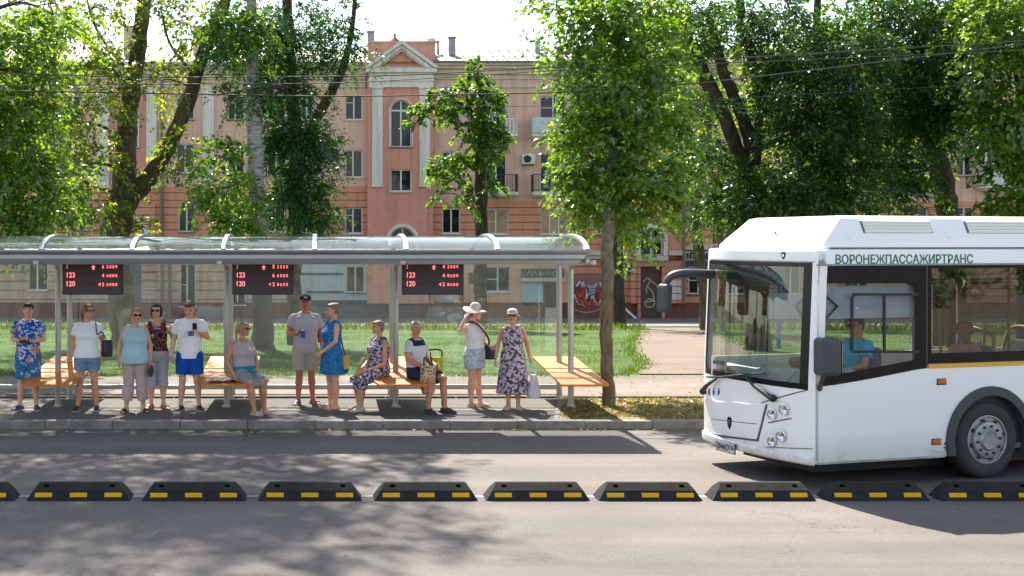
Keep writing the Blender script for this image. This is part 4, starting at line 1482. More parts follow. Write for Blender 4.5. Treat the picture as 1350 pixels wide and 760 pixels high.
def lawn_sampler(n):
    y = PY1 + 0.03 + (60 - PY1) * NPR.random(n) ** 1.25
    px = -120 + 1520 * NPR.random(n)
    x = (px - CX) * y / F
    c = clumpy(x, y)
    b = clumpy(x + 5, y * 0.6, 1.7)
    keep = alley_mask(x, y) & (NPR.random(n) < (0.25 + 0.8 * c) * (0.25 + 0.9 * b))
    x, y, c, b = x[keep], y[keep], c[keep], b[keep]
    z = -SLOPE * np.maximum(y - 26, 0)
    return np.stack([x, y, z], 1), (0.35 + 1.0 * c * b) * (1 + 0.008 * (y - 26))


L_GRASS = mat_leaf('grass_blade', (0.050, 0.100, 0.010), 0.5, 0.28, 0.22, 0.03)
L_GRASSY = mat_leaf('grass_blade_dry', (0.17, 0.15, 0.055), 0.4, 0.35, 0.3, 0.02)
blades('lawn_grass', 170000, lawn_sampler, 0.02, 0.065, 0.008, L_GRASS)


def weed_sampler(n):
    y = 54 + 5.2 * NPR.random(n)
    px = -100 + 1450 * NPR.random(n)
    x = (px - CX) * y / F
    keep = alley_mask(x, y) & (NPR.random(n) < clumpy(x, y, 2.2) ** 1.3)
    x, y = x[keep], y[keep]
    return np.stack([x, y, -SLOPE * (y - 26)], 1), np.ones(len(x))


blades('tall_weeds', 26000, weed_sampler, 0.05, 0.34, 0.02, mat_leaf('weed_leaf', (0.05, 0.085, 0.02), 0.5, 0.35, 0.3, 0.03), 0.8)


def verge_sampler(n):
    y = KY + 0.25 + (BY - KY - 0.33) * NPR.random(n)
    px = 742 + 330 * NPR.random(n)
    x = (px - CX) * y / F
    keep = NPR.random(n) < 0.15 + 0.85 * clumpy(x, y, 3.0)
    x, y = x[keep], y[keep]
    return np.stack([x, y, np.zeros(len(x))], 1), np.ones(len(x))


blades('verge_grass', 4600, verge_sampler, 0.02, 0.065, 0.006, L_GRASS, 0.8)
blades('dry_grass', 4200, verge_sampler, 0.012, 0.04, 0.007, L_GRASSY, 1.4)


def litter(name, n, sampler, size, m):
    pts, hs = sampler(n)
    k = len(pts)
    a = NPR.random(k) * 2 * PI
    s = size * (0.5 + NPR.random(k))[:, None]
    d = np.stack([np.cos(a), np.sin(a), 0.3 * NPR.normal(size=k)], 1)
    e = np.stack([-np.sin(a), np.cos(a), 0.3 * NPR.normal(size=k)], 1)
    up = np.array([0, 0, 0.012])
    V = np.empty((k, 4, 3), dtype=np.float32)
    V[:, 0] = pts - d * s + up
    V[:, 1] = pts + e * s * 0.6 + up * 1.8
    V[:, 2] = pts + d * s + up
    V[:, 3] = pts - e * s * 0.6 + up * 1.8
    me = bpy.data.meshes.new(name)
    me.vertices.add(k * 4)
    me.vertices.foreach_set('co', V.ravel())
    me.loops.add(k * 4)
    me.loops.foreach_set('vertex_index', np.arange(k * 4, dtype=np.int32))
    me.polygons.add(k)
    me.polygons.foreach_set('loop_start', np.arange(0, k * 4, 4, dtype=np.int32))
    me.materials.append(m)
    me.update(calc_edges=True)
    o = link_mesh(name, me)
    o['kind'] = 'stuff'
    return o


M_LITTER = mat_leaf('fallen_leaf', (0.26, 0.16, 0.07), 0.5, 0.15, 0.3, 0.02)
litter('fallen_leaves', 1500, verge_sampler, 0.035, M_LITTER)


def kerb_sampler(n):
    x = -7 + 12 * NPR.random(n) ** 1.0
    y = KY - 0.02 - np.abs(NPR.normal(size=n)) * 0.09
    keep = NPR.random(n) < clumpy(x, y * 0, 2.0) ** 1.5
    return np.stack([x[keep], y[keep], np.full(keep.sum(), ROADZ)], 1), np.ones(keep.sum())


litter('gutter_leaves', 700, kerb_sampler, 0.022, M_LITTER)


def path_sampler(n):
    y = BY + 0.1 + 6.0 * NPR.random(n) ** 1.6
    px = 640 + 380 * NPR.random(n)
    x = (px - CX) * y / F
    keep = (NPR.random(n) < clumpy(x, y, 2.0)) & ((y < PY1) | ~alley_mask(x, y))
    return np.stack([x[keep], y[keep], zz(y[keep])], 1), np.ones(keep.sum())


def zz(y):
    return -SLOPE * np.maximum(y - 26, 0) + 0.012


litter('path_litter', 500, path_sampler, 0.028, M_LITTER)


def edge_sampler(n):
    y = PY1 - 0.02 - np.abs(NPR.normal(size=n)) * 0.16
    x = -11 + 21 * NPR.random(n)
    keep = NPR.random(n) < clumpy(x, y * 0 + 3, 3.0)
    x, y = x[keep], y[keep]
    m = alley_mask(x, np.full(len(x), 26.0))
    return np.stack([x[m], y[m], np.zeros(m.sum())], 1), np.ones(m.sum())


blades('path_edge_grass', 5000, edge_sampler, 0.03, 0.10, 0.009, L_GRASS, 0.8)


def alley_edge(n):
    y = 26 + 30 * NPR.random(n) ** 1.4
    left = NPR.random(n) < 0.6
    ax = np.interp(y, [a[0] for a in ALX], [a[1] for a in ALX])
    bx_ = np.interp(y, [a[0] for a in ALX], [a[2] for a in ALX])
    px = np.where(left, ax, bx_) + NPR.normal(size=n) * 7
    x = (px - CX) * y / F
    keep = NPR.random(n) < clumpy(x, y, 4.0)
    return np.stack([x[keep], y[keep], zz(y[keep])], 1), np.ones(keep.sum())


blades('alley_edge_grass', 3500, alley_edge, 0.03, 0.11, 0.012, L_GRASS, 0.8)

# ------------------------------------------------------------------ overhead wires
M_WIRE = mat('wire_black', (0.03, 0.03, 0.032), 0.5)
for lab, pts, r in (('upper overhead wire crossing the tree trunks and the pediment entablature', [(-300, 92), (0, 97), (200, 102), (430, 101), (560, 98), (740, 88), (1000, 75), (1500, 45)], 0.011),
                    ('second overhead wire rising past the drainpipe corner of the pediment bay', [(-300, 112), (0, 113), (250, 111), (430, 110), (560, 104), (740, 93), (900, 86), (1500, 60)], 0.008),
                    ('thick lower overhead wire passing the top of the arched stair window', [(-300, 116), (0, 120), (120, 122), (430, 127), (600, 125), (770, 121), (900, 112), (1100, 89), (1500, 40)], 0.012),
                    ('thin lowest wire running from the slim maple past the upper balconies', [(540, 138), (640, 140), (720, 141), (800, 139), (1000, 128), (1500, 100)], 0.006)):
    mb = MB()
    Y = 23.0 if r != 0.006 else 30
    mb.tube(smooth_path([at(a, b, Y) for a, b in pts], 5), r, 6)
    tag(mb.build('overhead_wire', M_WIRE, smooth=True), lab, 'wire', 'overhead wires')

# ------------------------------------------------------------------ the wooded far side of the street, seen in the bus windows
pts = []
rt = random.Random(4)
for i in range(60):
    pts.append(((-40 + i * 3.2 + rt.uniform(-1, 1), -12 + rt.uniform(-2.5, 2.5), rt.uniform(1.0, 6.5)), (2.6, 2.0, 2.2), 260))
me = leaf_mesh('treeline', pts, 0.55, 0.4, L_MAPLE_D, 'broad', 22, 0.4)
o = link_mesh('treeline', me)
tag(o, kind='stuff')
# ------------------------------------------------------------------ bus shelter
M_ALU = mat('shelter_grey_metal', (0.36, 0.37, 0.36), 0.38, 0.65, var=0.08, scale=3)
M_ALU_L = mat('shelter_pale_metal', (0.33, 0.34, 0.35), 0.45, 0.3, var=0.06)
M_SHGLASS = mat_glass('shelter_rear_glass', (0.92, 0.955, 0.945), 0.025, 0.018, (0.75, 0.82, 0.80))
M_ROOFGL = mat_glass('shelter_roof_glass', (0.88, 0.93, 0.95), 0.03, 0.30, (0.25, 0.31, 0.335), 0.0)
YF, YPF, YPB, YR = 19.1, 20.76, 21.75, 22.55     # roof edge, posts, rear glass
shelter = thing('bus_shelter', 'long grey metal bus shelter with an arched glass roof and glass rear wall', 'bus shelter', (0, YPF, 0))
SX = lambda px, Y: (px - CX) * Y / F
SZ = lambda py, Y: HC - (py - HY) * Y / F


def shl(x, y, z):
    return Vector((x, y - YPF, z))


XL = -9.6
XR_F = SX(780, YF)
post_x = [-6.86, -4.145, -1.43, 1.29, 4.11]
for x in post_x:
    for Y, py in ((YPF, 0), (YPB, 0)):
        mb = MB()
        mb.tube([shl(x, Y, 0.012), shl(x, Y, 2.36)], 0.048, 18)
        p = mb.build('post', M_ALU, shelter, smooth=40)
        mb = MB()
        mb.lathe([(0.085, 0.0), (0.085, 0.012), (0.058, 0.018), (0.052, 0.05), (0.0, 0.05)], Matrix.Translation(shl(x, Y, 0.001)), 18)
        mb.build('post_foot', M_ALU, p, smooth=40)
# eaves box: profile in (y, z) run along x, its end cut slantwise
ZT, ZBm = SZ(331, YF), SZ(348.5, YF)
prof = [(0.00, ZT + 0.015), (-0.03, ZT + 0.015), (-0.045, ZT - 0.005), (-0.03, ZT - 0.03), (0.03, ZT - 0.035), (0.05, ZT - 0.06), (0.05, ZT - 0.115), (0.025, ZT - 0.125), (0.01, ZT - 0.145), (0.03, ZBm), (0.08, ZBm - 0.004), (1.38, ZBm - 0.004), (1.38, ZBm + 0.05), (0.15, ZT)]
rings = []
for x, end in ((XL, 0), (XR_F, 1)):
    rg = []
    for (y, z) in prof:
        xx = x
        if end:
            xx = x - (ZT - z) / (ZT - ZBm) * 0.20 if z < ZT else x
        rg.append(shl(xx, YF + y, z))
    rings.append(rg)
mb = MB()
mb.loft(rings)
mb.build('eaves_beam', M_ALU, shelter, smooth=30)
mb = MB()
mb.box(tuple(shl(XL, YPB - 0.03, 2.33)), tuple(shl(4.2, YPB + 0.03, 2.41)))
mb.box(tuple(shl(XL, YR - 0.21, ZT - 0.04)), tuple(shl(XR_F - 0.05, YR - 0.16, ZT + 0.01)))
mb.build('rear_beam', M_ALU, shelter, bevel=0.015)
# brackets over the posts
for x in post_x:
    mb = MB()
    mb.slab([(YF + 0.35, ZBm + 0.01), (YPF - 0.1, ZBm - 0.05), (YPF, ZBm - 0.16), (YPF + 0.05, ZBm - 0.16), (YPB, 2.31), (YR - 0.2, ZT - 0.08), (YR - 0.2, ZT - 0.03), (YF + 0.35, ZBm + 0.07)], [], lambda a, b, t: shl(x - 0.035 + t, a, b), 0.07)
    mb.tube([shl(x, YF + 0.02, ZBm + 0.055), shl(x, YF + 0.02, ZBm - 0.01)], 0.05, 12)
    mb.build('bracket', M_ALU, shelter, bevel=0.01)
# arch: from the eaves up over and down to the rear beam
ZA = SZ(310.5, 20.45)


def arch(t):
    """t 0..1 front to back"""
    y = YF + 0.03 + t * (YR - 0.19 - YF - 0.03)
    h = math.sin(PI * t ** 0.78)
    return y, ZT + 0.01 + (ZA - ZT - 0.01) * (h ** 0.8 if h > 0 else 0)


mb = MB()
N = 22
vs, fs = [], []
for t in np.linspace(0, 1, N):
    y, z = arch(t)
    vs += [shl(XL, y, z - 0.012), shl(XR_F - 0.03, y, z - 0.012)]
for i in range(N - 1):
    fs.append((2 * i, 2 * i + 1, 2 * i + 3, 2 * i + 2))
mb.add(vs, fs)
mb.build('roof_glass', M_ROOFGL, shelter, smooth=True)
mb = MB()
XT = [SX(px, YF) for px in (-189, -68, 53, 173.5, 294, 415, 536, 657)] + [XR_F - 0.05]
for x in XT:
    rg = []
    for t in np.linspace(0, 1, 26):
        y, z = arch(t)
        t2 = min(1, t + 0.01)
        y2, z2 = arch(t2)
        y1, z1 = arch(max(0, t - 0.01))
        d = Vector((0, y2 - y1, z2 - z1)).normalized()
        nrm = Vector((0, -d.z, d.y))
        c = shl(x, y, z)
        w = 0.036
        rg.append([c + Vector((-w, 0, 0)) - nrm * 0.02, c + Vector((w, 0, 0)) - nrm * 0.02, c + Vector((w, 0, 0)) + nrm * 0.022, c + Vector((-w, 0, 0)) + nrm * 0.022])
    rb = MB()
    rb.loft(rg)
    rb.build('roof_rib', M_ALU_L, shelter, bevel=0.008)
# rear glass with rails
XG = at(738, 0, YR).x
mb = MB()
for a, b in zip([XL] + post_x[:-1], post_x[:-1] + [XG]):
    g = MB()
    g.box(tuple(shl(a + 0.012, YR - 0.006, 0.17)), tuple(shl(b - 0.012, YR + 0.006, 2.3)))
    g.build('rear_glass_panel', M_SHGLASS, shelter)
mb = MB()
mb.box(tuple(shl(XL, YR - 0.035, 0.085)), tuple(shl(XG, YR + 0.035, 0.168)))
mb.build('bottom_rail', M_ALU, shelter, bevel=0.01)
mb = MB()
mb.box(tuple(shl(XL, YR - 0.03, 2.3)), tuple(shl(XG, YR + 0.03, 2.36)))
mb.build('top_rail', M_ALU, shelter, bevel=0.01)
for x in post_x[:-1] + [XG - 0.02]:
    mb = MB()
    mb.box(tuple(shl(x - 0.025, YR - 0.02, 0.0)), tuple(shl(x + 0.025, YR + 0.02, 0.084)))
    mb.build('rail_foot', M_ALU, shelter)

# ------------------------------------------------------------------ benches between the posts
M_BENCH = mat('bench_orange_board', (0.60, 0.18, 0.016), 0.5, var=0.03, scale=4, bump=0.06, bscale=30, stretch=(8, 1, 1))
M_BENCHE = mat('bench_edge_brown', (0.36, 0.16, 0.03), 0.6, var=0.1)
BF, BB = 19.7, 22.35
ZBF, ZBB = SZ(507, BF), SZ(470, BB)
bl = ['orange bench board behind the blue patterned shirt man, under the 6 minute display', 'orange bench board with the newspaper lying on its front edge',
      'orange bench board shared by the old floral dress woman and the white vest man', 'orange end bench board with nobody on it beside the verge tree']
BENCH_X = []
for i, (cx, lab) in enumerate(zip((61.5, 296, 531, 771.5), bl)):
    X = SX(cx, BF)
    BENCH_X.append(X)
    w = 0.365
    b = thing('bench', lab, 'bench', (X, BF, 0), 0, 'orange benches of the shelter')
    dz = (ZBB - ZBF) / (BB - BF)
    ch = 0.12 if i < 3 else 0.0
    ww = w + (0.06 if i < 3 else 0)
    out = [(-w, 0), (w, 0), (ww, 0.35), (ww, BB - BF), (-ww, BB - BF), (-ww, 0.35)] if i < 3 else [(-w, 0), (w, 0), (w, BB - BF), (-w, BB - BF)]
    mb = MB()
    mb.slab(out, [], lambda a, c, t: Vector((a, c, ZBF + c * dz - t)), 0.035)
    mb.build('seat', M_BENCH, b, bevel=0.004)
    mb = MB()
    for s in (-1, 1):
        mb.box((s * 0.12 - 0.02, 0.5, ZBF - 0.05), (s * 0.12 + 0.02, BB - BF - 0.3, ZBF - 0.005 + 0.5 * dz - 0.036))
    mb.build('under_frame', M_BENCHE, b)

# ------------------------------------------------------------------ departure displays
M_DCASE = mat('display_case', (0.022, 0.014, 0.022), 0.45, var=0.1)
M_DFACE = mat('display_face', (0.032, 0.022, 0.036), 0.35, var=0.15, scale=2)
M_DROW = mat('display_row', (0.042, 0.016, 0.022), 0.4, var=0.15)
M_LED = mat_emit('led_red', (1.0, 0.13, 0.13), 1.0)
YD = 20.3
rowsets = [('6', '5 8 8 9', '4', '6 8 8 0', '4 2', '6 8 8 0'), ('5', '2 5 5 0', '6', '6 0 8 0', '< 2', '8 6 5 0'), ('4', '2 0 8 9', '4', '8 6 8 0', '4 2', '8 6 8 0')]
dl = ['dark hanging departure display with 6 in its top row, above the blue shirt man', 'dark hanging departure display with 5 in its top row, above the seated sunglasses woman',
      'dark hanging departure display with 4 in its top row, beside the white hat woman']
for (x0, x1), rs, lab in zip(((82, 162), (306, 387), (530, 611.5)), rowsets, dl):
    cx = SX((x0 + x1) / 2, YD)
    W2 = (x1 - x0) / 2 * YD / F
    zt, zb = SZ(347.5, YD), SZ(389, YD)
    d = thing('departure_display', lab, 'display', (cx, YD, (zt + zb) / 2), 0, 'red departure displays')
    hh = (zt - zb) / 2
    mb = MB()
    mb.box((-W2, 0.0, -hh), (W2, 0.09, hh))
    mb.build('case', M_DCASE, d, bevel=0.008)
    mb = MB()
    mb.box((-W2 + 0.02, -0.004, -hh + 0.02), (W2 - 0.02, 0.01, hh - 0.012))
    f = mb.build('screen', M_DFACE, d)
    U = lambda fx: -W2 + fx * 2 * W2
    V = lambda fy: hh - fy * 2 * hh
    mb = MB()
    for fy in (0.11, 0.37, 0.64):
        mb.box((U(0.05), -0.0055, V(fy + 0.075)), (U(0.9), -0.003, V(fy - 0.075)))
    mb.build('screen_rows', M_DROW, f)
    RX = Matrix.Rotation(PI / 2, 4, 'X')

    def led(s, fx, fy, h, bold=0.015, wd=None):
        t = text_mesh(s, 'led_text', M_LED, f, width=wd, height=h, thick=0.004, bold=bold, M=Matrix.Translation((U(fx), -0.008, V(fy))) @ RX, squeeze=0.9)
        return t
    led(':', 0.085, 0.11, 0.05, 0.012)
    led('123', 0.145, 0.37, 0.08, 0.006)
    led('120', 0.145, 0.645, 0.08, 0.006)
    for k, fy in enumerate((0.105, 0.385, 0.665)):
        a, b = rs[2 * k], rs[2 * k + 1]
        led(a, 0.675 if len(a) == 1 else 0.645, fy, 0.056, 0.008)
        led(b, 0.82, fy + 0.005, 0.048, 0.008)
    mb = MB()
    ax, ay, s = U(0.515), V(0.13), 0.034
    mb.slab([(ax, ay + s), (ax + s, ay + 0.1 * s), (ax + 0.38 * s, ay + 0.1 * s), (ax + 0.38 * s, ay - s), (ax - 0.38 * s, ay - s), (ax - 0.38 * s, ay + 0.1 * s), (ax - s, ay + 0.1 * s)], [], lambda a, b, t: Vector((a, -0.010 + t, b)), 0.004)
    mb.build('led_arrow', M_LED, f)
    mb = MB()
    for xx in (-W2 * 0.7, W2 * 0.7):
        mb.box((xx - 0.02, 0.03, hh - 0.002), (xx + 0.02, 0.06, hh + 0.06))
    mb.build('hanger', M_ALU, d)

# ------------------------------------------------------------------ lane barriers
M_RUB = mat_ground('black_rubber', [(0.36, (0.020, 0.020, 0.021)), (0.52, (0.030, 0.030, 0.031)), (0.62, (0.046, 0.045, 0.043)), (0.74, (0.075, 0.07, 0.064))], 2.5, 30, 0.15)
M_HOLE = mat('bolt_hole_black', (0.002, 0.002, 0.002), 0.9, spec=0.0)
M_REFL = mat_ground('yellow_reflector', [(0.30, (0.20, 0.12, 0.03)), (0.40, (0.66, 0.36, 0.012)), (0.6, (0.76, 0.43, 0.012))], 3, 26, 0.1)
YBR = roadY(661)
SB = YBR / F
centers = [-50, 102.5, 255, 408.5, 562, 710, 858, 1008.5, 1159, 1310]
bdesc = ['below the blue patterned shirt man at the picture edge', 'in front of the woman with the black shoulder bag', 'in front of the blue shorts man', 'in front of the black cap man',
         'in front of the seated white vest man', 'in front of the floral sundress woman in the white cap', 'between the verge tree and the bus', 'under the bus number plate and bumper corner', 'below the driver of the bus', 'beside the bus front wheel']
b0 = None
for cx, ds in zip(centers, bdesc):
    X = SX(cx, YBR)
    lab = 'black lane barrier ' + ds
    if b0 is None:
        b0 = thing('lane_barrier', lab, 'lane barrier', (X, YBR, ROADZ), 0, 'row of black lane barriers')
        w0, w1, D, hgt = 0.56, 0.445, 0.32, 0.175
        mb = MB()
        secs = [(0.0, 0.0, w0), (0.004, 0.012, w0 - 0.009), (0.045, 0.105, w0 - 0.070), (0.13, hgt, w1 - 0.005), (0.19, hgt, w1 - 0.005), (0.275, 0.105, w0 - 0.070), (D, 0.0, w0)]
        rings = [[Vector((-w, y, z)), Vector((w, y, z)), Vector((w * 0.985, y, max(-0.01, z - 0.2))), Vector((-w * 0.985, y, max(-0.01, z - 0.2)))] for y, z, w in secs]
        vs = [p for y, z, w in secs for p in (Vector((-w, y, z)), Vector((w, y, z)))]
        n = len(secs)
        fs = [(2 * i, 2 * i + 1, 2 * i + 3, 2 * i + 2) for i in range(n - 1)]
        fs += [tuple(2 * i for i in range(n)), tuple(2 * i + 1 for i in range(n)), (0, 2 * n - 2, 2 * n - 1, 1)]
        mb.add(vs, fs)
        body = mb.build('body', M_RUB, b0, bevel=0.006)
        for k in (-1, 0, 1):
            r = MB()
            xx = k * 0.373
            # lies on the sloping front face
            a0 = Vector((0, 0.0146, 0.036))
            a1 = Vector((0, 0.0345, 0.081))
            d = (a1 - a0)
            nn = Vector((0, -d.z, d.y)).normalized()
            q = [a0 + Vector((xx - 0.092, 0, 0)), a0 + Vector((xx + 0.092, 0, 0)), a1 + Vector((xx + 0.092, 0, 0)), a1 + Vector((xx - 0.092, 0, 0))]
            r.add([p - nn * 0.004 for p in q] + [p + nn * 0.008 for p in q], [(0, 3, 2, 1), (4, 5, 6, 7), (0, 1, 5, 4), (1, 2, 6, 5), (2, 3, 7, 6), (3, 0, 4, 7)])
            r.build('reflector', M_REFL, b0, bevel=0.003)
        for k in (-1, 1):
            r = MB()
            r.add([(k * 0.355 + a, b, c) for c2 in (0, 1) for a, b, c in ((-0.026, 0.082, 0.1365 + 0.002 - 0.03 * c2), (0.026, 0.082, 0.1385 - 0.03 * c2), (0.026, 0.106, 0.158 - 0.03 * c2), (-0.026, 0.106, 0.158 - 0.03 * c2))], [(0, 1, 2, 3), (7, 6, 5, 4), (0, 1, 5, 4), (1, 2, 6, 5), (2, 3, 7, 6), (3, 0, 4, 7)])
            r.build('bolt_hole', M_HOLE, b0)
    else:
        c = copy_tree(b0)
        c.location = (X, YBR + random.uniform(-.012, .012), ROADZ)
        c.rotation_euler.z = random.uniform(-.008, .008)
        c['label'] = lab

# ------------------------------------------------------------------ the bus
TH = R(17)
CT, ST = math.cos(TH), math.sin(TH)
NB = Vector((5.575, 14.382, ROADZ))
BW = 2.14
bus = thing('city_bus', 'white low floor city bus with dark windows and a tall white roof fairing', 'bus', NB, TH)
BUSM = Matrix.Translation(NB) @ Matrix.Rotation(TH, 4, 'Z')


def SU(px, py, v=0.0):
    """bus-local (u, z) on the plane v for a photo pixel"""
    k = (px - CX) / F
    X0, Y0 = NB.x - v * ST, NB.y + v * CT
    u = (k * Y0 - X0) / (CT - k * ST)
    Y = Y0 + u * ST
    return u, HC - (py - HY) * Y / F - ROADZ


def bulge(v, z=1.5):
    s = (v - BW / 2) / (BW / 2)
    return -0.15 * (1 - abs(s) ** 2.6) + 0.05 * max(0, (z - 1.2)) * 0.9 - 0.0


def FV(px, py, off=0.0):
    """bus-local (v, z) on the curved front for a photo pixel"""
    best = None
    for i in range(215):
        v = BW * i / 214
        u = bulge(v) - off
        X, Y = NB.x + u * CT - v * ST, NB.y + u * ST + v * CT
        e = abs(CX + F * X / Y - px)
        if best is None or e < best[0]:
            best = (e, v, Y)
    return best[1], HC - (py - HY) * best[2] / F - ROADZ


def fpt(v, z, off=0.0):
    return Vector((bulge(v, z) - off, v, z))


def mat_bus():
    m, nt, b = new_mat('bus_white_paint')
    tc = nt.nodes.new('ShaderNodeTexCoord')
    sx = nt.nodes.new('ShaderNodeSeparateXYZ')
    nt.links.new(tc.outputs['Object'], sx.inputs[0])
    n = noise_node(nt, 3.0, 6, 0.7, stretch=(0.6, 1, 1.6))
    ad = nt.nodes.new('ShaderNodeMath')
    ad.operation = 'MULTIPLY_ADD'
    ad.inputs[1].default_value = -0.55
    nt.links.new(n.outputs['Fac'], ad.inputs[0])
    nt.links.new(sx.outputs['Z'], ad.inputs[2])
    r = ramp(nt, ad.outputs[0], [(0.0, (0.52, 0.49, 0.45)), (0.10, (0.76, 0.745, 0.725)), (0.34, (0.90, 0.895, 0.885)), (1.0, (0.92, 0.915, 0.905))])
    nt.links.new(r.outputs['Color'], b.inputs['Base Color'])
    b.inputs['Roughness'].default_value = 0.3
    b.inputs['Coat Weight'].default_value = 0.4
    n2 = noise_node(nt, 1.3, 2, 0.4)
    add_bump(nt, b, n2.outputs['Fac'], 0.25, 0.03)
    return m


M_BUSW = mat_bus()
M_BLK = mat('bus_black_gloss', (0.008, 0.008, 0.009), 0.18, var=0.2, spec=0.25)
M_BLKM = mat('bus_black_matt', (0.018, 0.018, 0.02), 0.6, var=0.25)
M_GREYP = mat('bus_grey_plastic', (0.05, 0.055, 0.065), 0.5, var=0.12, bump=0.1, bscale=200, bdist=0.002)
M_DASH = mat('dash_grey', (0.42, 0.43, 0.44), 0.6, var=0.1)
M_INT = mat('interior_grey', (0.16, 0.16, 0.17), 0.75, var=0.15)
M_YEL = mat('bus_yellow_stripe', (0.80, 0.40, 0.02), 0.4, var=0.04)
M_WIND = mat_glass('windscreen_glass', (0.78, 0.82, 0.81), 0.06)
M_SIDEG = mat_glass('tinted_side_glass', (0.64, 0.64, 0.59), 0.06)
M_FARG = mat_glass('far_side_glass', (0.86, 0.88, 0.86), 0.02)
M_DRVG = mat_glass('driver_window_glass', (0.90, 0.92, 0.92), 0.03)
M_CHROME = mat('lamp_chrome', (0.75, 0.75, 0.75), 0.12, 1.0, var=0.05)
M_LENS = mat_glass('lamp_lens', (0.92, 0.92, 0.92), 0.08)
M_AMBER = mat('amber_lens', (0.55, 0.13, 0.01), 0.25, var=0.1, coat=0.5)
M_SEAM = mat('seam_dark', (0.07, 0.07, 0.075), 0.7)

UL = 9.6            # bus length
WU = SU(1305, 632)[0]
WR_ = 0.455
Z0, ZW, ZTOP = 0.30, 1.33, 2.70
ZG0 = 2.52          # top of the window band
UREAR = 7.0


def arch_pts(uc, r, n=22, z0=Z0):
    a0 = math.asin((z0 - WR_) / r) if abs(z0 - WR_) < r else 0
    return [(uc - r * math.cos(a), WR_ + r * math.sin(a)) for a in np.linspace(a0, PI - a0, n)]


AR = 0.60
low_line = [SU(px, py) for px, py in ((1075, 511), (1100, 508), (1130, 503), (1160, 497.5), (1190, 491.5), (1210, 487.5), (1222, 486))]
low_line[0] = (0.0, low_line[0][1])
ZB1 = low_line[-1][1]


def side(name, outline, holes, m, v, t, parent=bus, **kw):
    mb = MB()
    mb.slab(outline, holes, lambda a, b, d: Vector((a, v + d, b)), t)
    return mb.build(name, m, parent, **kw)


def side_panel(v, t):
    out = [(0.0, Z0)] + arch_pts(WU, AR) + arch_pts(UREAR, AR) + [(UL, Z0), (UL, ZB1)]
    out += list(reversed(low_line))
    return side('side_panel', out, [], M_BUSW, v, t)


pn = side_panel(0.0, 0.05)
side('side_panel', [(0.0, Z0)] + arch_pts(WU, AR) + [(3.4, Z0), (3.4, ZB1), (UL, ZB1)][:0] + arch_pts(UREAR, AR) + [(UL, Z0), (UL, ZB1), (0, ZB1)], [], M_BUSW, BW - 0.05, 0.05)
# letter board band above the windows, both sides, with a rounded shoulder into the roof
mb = MB()
prof = [(0.0, ZG0), (0.0, ZTOP - 0.06), (0.02, ZTOP - 0.015), (0.07, ZTOP), (BW - 0.07, ZTOP), (BW - 0.02, ZTOP - 0.015), (BW, ZTOP - 0.06), (BW, ZG0), (BW - 0.05, ZG0), (BW - 0.05, ZTOP - 0.08), (0.05, ZTOP - 0.08), (0.05, ZG0)]
mb.loft([[Vector((u, v, z)) for v, z in prof] for u in (0.06, UL)])
mb.build('roof_shell', M_BUSW, bus, smooth=35)
# rear wall
mb = MB()
mb.box((UL, 0.0, Z0), (UL + 0.05, BW, ZTOP))
mb.build('rear_panel', M_BUSW, bus, bevel=0.04)
# side glazing: black bordered panes
UW1 = SU(1222, 420)[0]
panes = [(UW1 + 0.02, 3.95), (3.97, 5.9), (5.92, 7.8), (7.82, UL - 0.05)]
for a, b in panes:
    side('side_window', [(a, ZB1 + 0.06), (b, ZB1 + 0.06), (b, ZG0), (a, ZG0)], [], M_SIDEG, 0.012, 0.008)
    side('window_border', [(a, ZB1 + 0.055), (b, ZB1 + 0.055), (b, ZG0 - 0.001), (a, ZG0 - 0.001)], [[(a + 0.05, ZB1 + 0.17), (b - 0.05, ZB1 + 0.17), (b - 0.05, ZG0 - 0.05), (a + 0.05, ZG0 - 0.05)]], M_BLK, 0.004, 0.007)
for a, b in panes + [(0.3, UW1)]:
    side('side_window', [(a, ZB1 + 0.001), (b, ZB1 + 0.001), (b, ZG0), (a, ZG0)], [], M_FARG, BW - 0.02, 0.008)
    side('window_pillar', [(b - 0.04, ZB1 + 0.002), (b + 0.06, ZB1 + 0.002), (b + 0.06, ZG0), (b - 0.04, ZG0)], [], M_BLKM, BW - 0.045, 0.02)
# driver's window
dw_low = [(u, z + 0.002) for u, z in low_line]
dw = [(0.045, dw_low[0][1])] + dw_low[1:] + [(UW1, ZB1), (UW1, ZG0), (0.045, ZG0)]
hole = [SU(px, py) for px, py in ((1086, 497), (1122, 491), (1208, 474.5), (1208, 374), (1086, 374))]
g = side('driver_window', dw, [], M_DRVG, 0.012, 0.008)
side('window_border', dw, [hole], M_BLK, 0.004, 0.007, g)
mb = MB()


def rod_side(p, q, w=0.022, v0=-0.006, v1=0.012):
    (a, b), (c, d) = SU(*p), SU(*q)
    if abs(a - c) > abs(b - d):
        mb.add([(a, v0, b - w / 2), (c, v0, d - w / 2), (c, v0, d + w / 2), (a, v0, b + w / 2), (a, v1, b - w / 2), (c, v1, d - w / 2), (c, v1, d + w / 2), (a, v1, b + w / 2)],
               [(0, 3, 2, 1), (4, 5, 6, 7), (0, 1, 5, 4), (1, 2, 6, 5), (2, 3, 7, 6), (3, 0, 4, 7)])
    else:
        mb.add([(a - w / 2, v0, b), (a + w / 2, v0, b), (c + w / 2, v0, d), (c - w / 2, v0, d), (a - w / 2, v1, b), (a + w / 2, v1, b), (c + w / 2, v1, d), (c - w / 2, v1, d)],
               [(0, 3, 2, 1), (4, 5, 6, 7), (0, 1, 5, 4), (1, 2, 6, 5), (2, 3, 7, 6), (3, 0, 4, 7)])


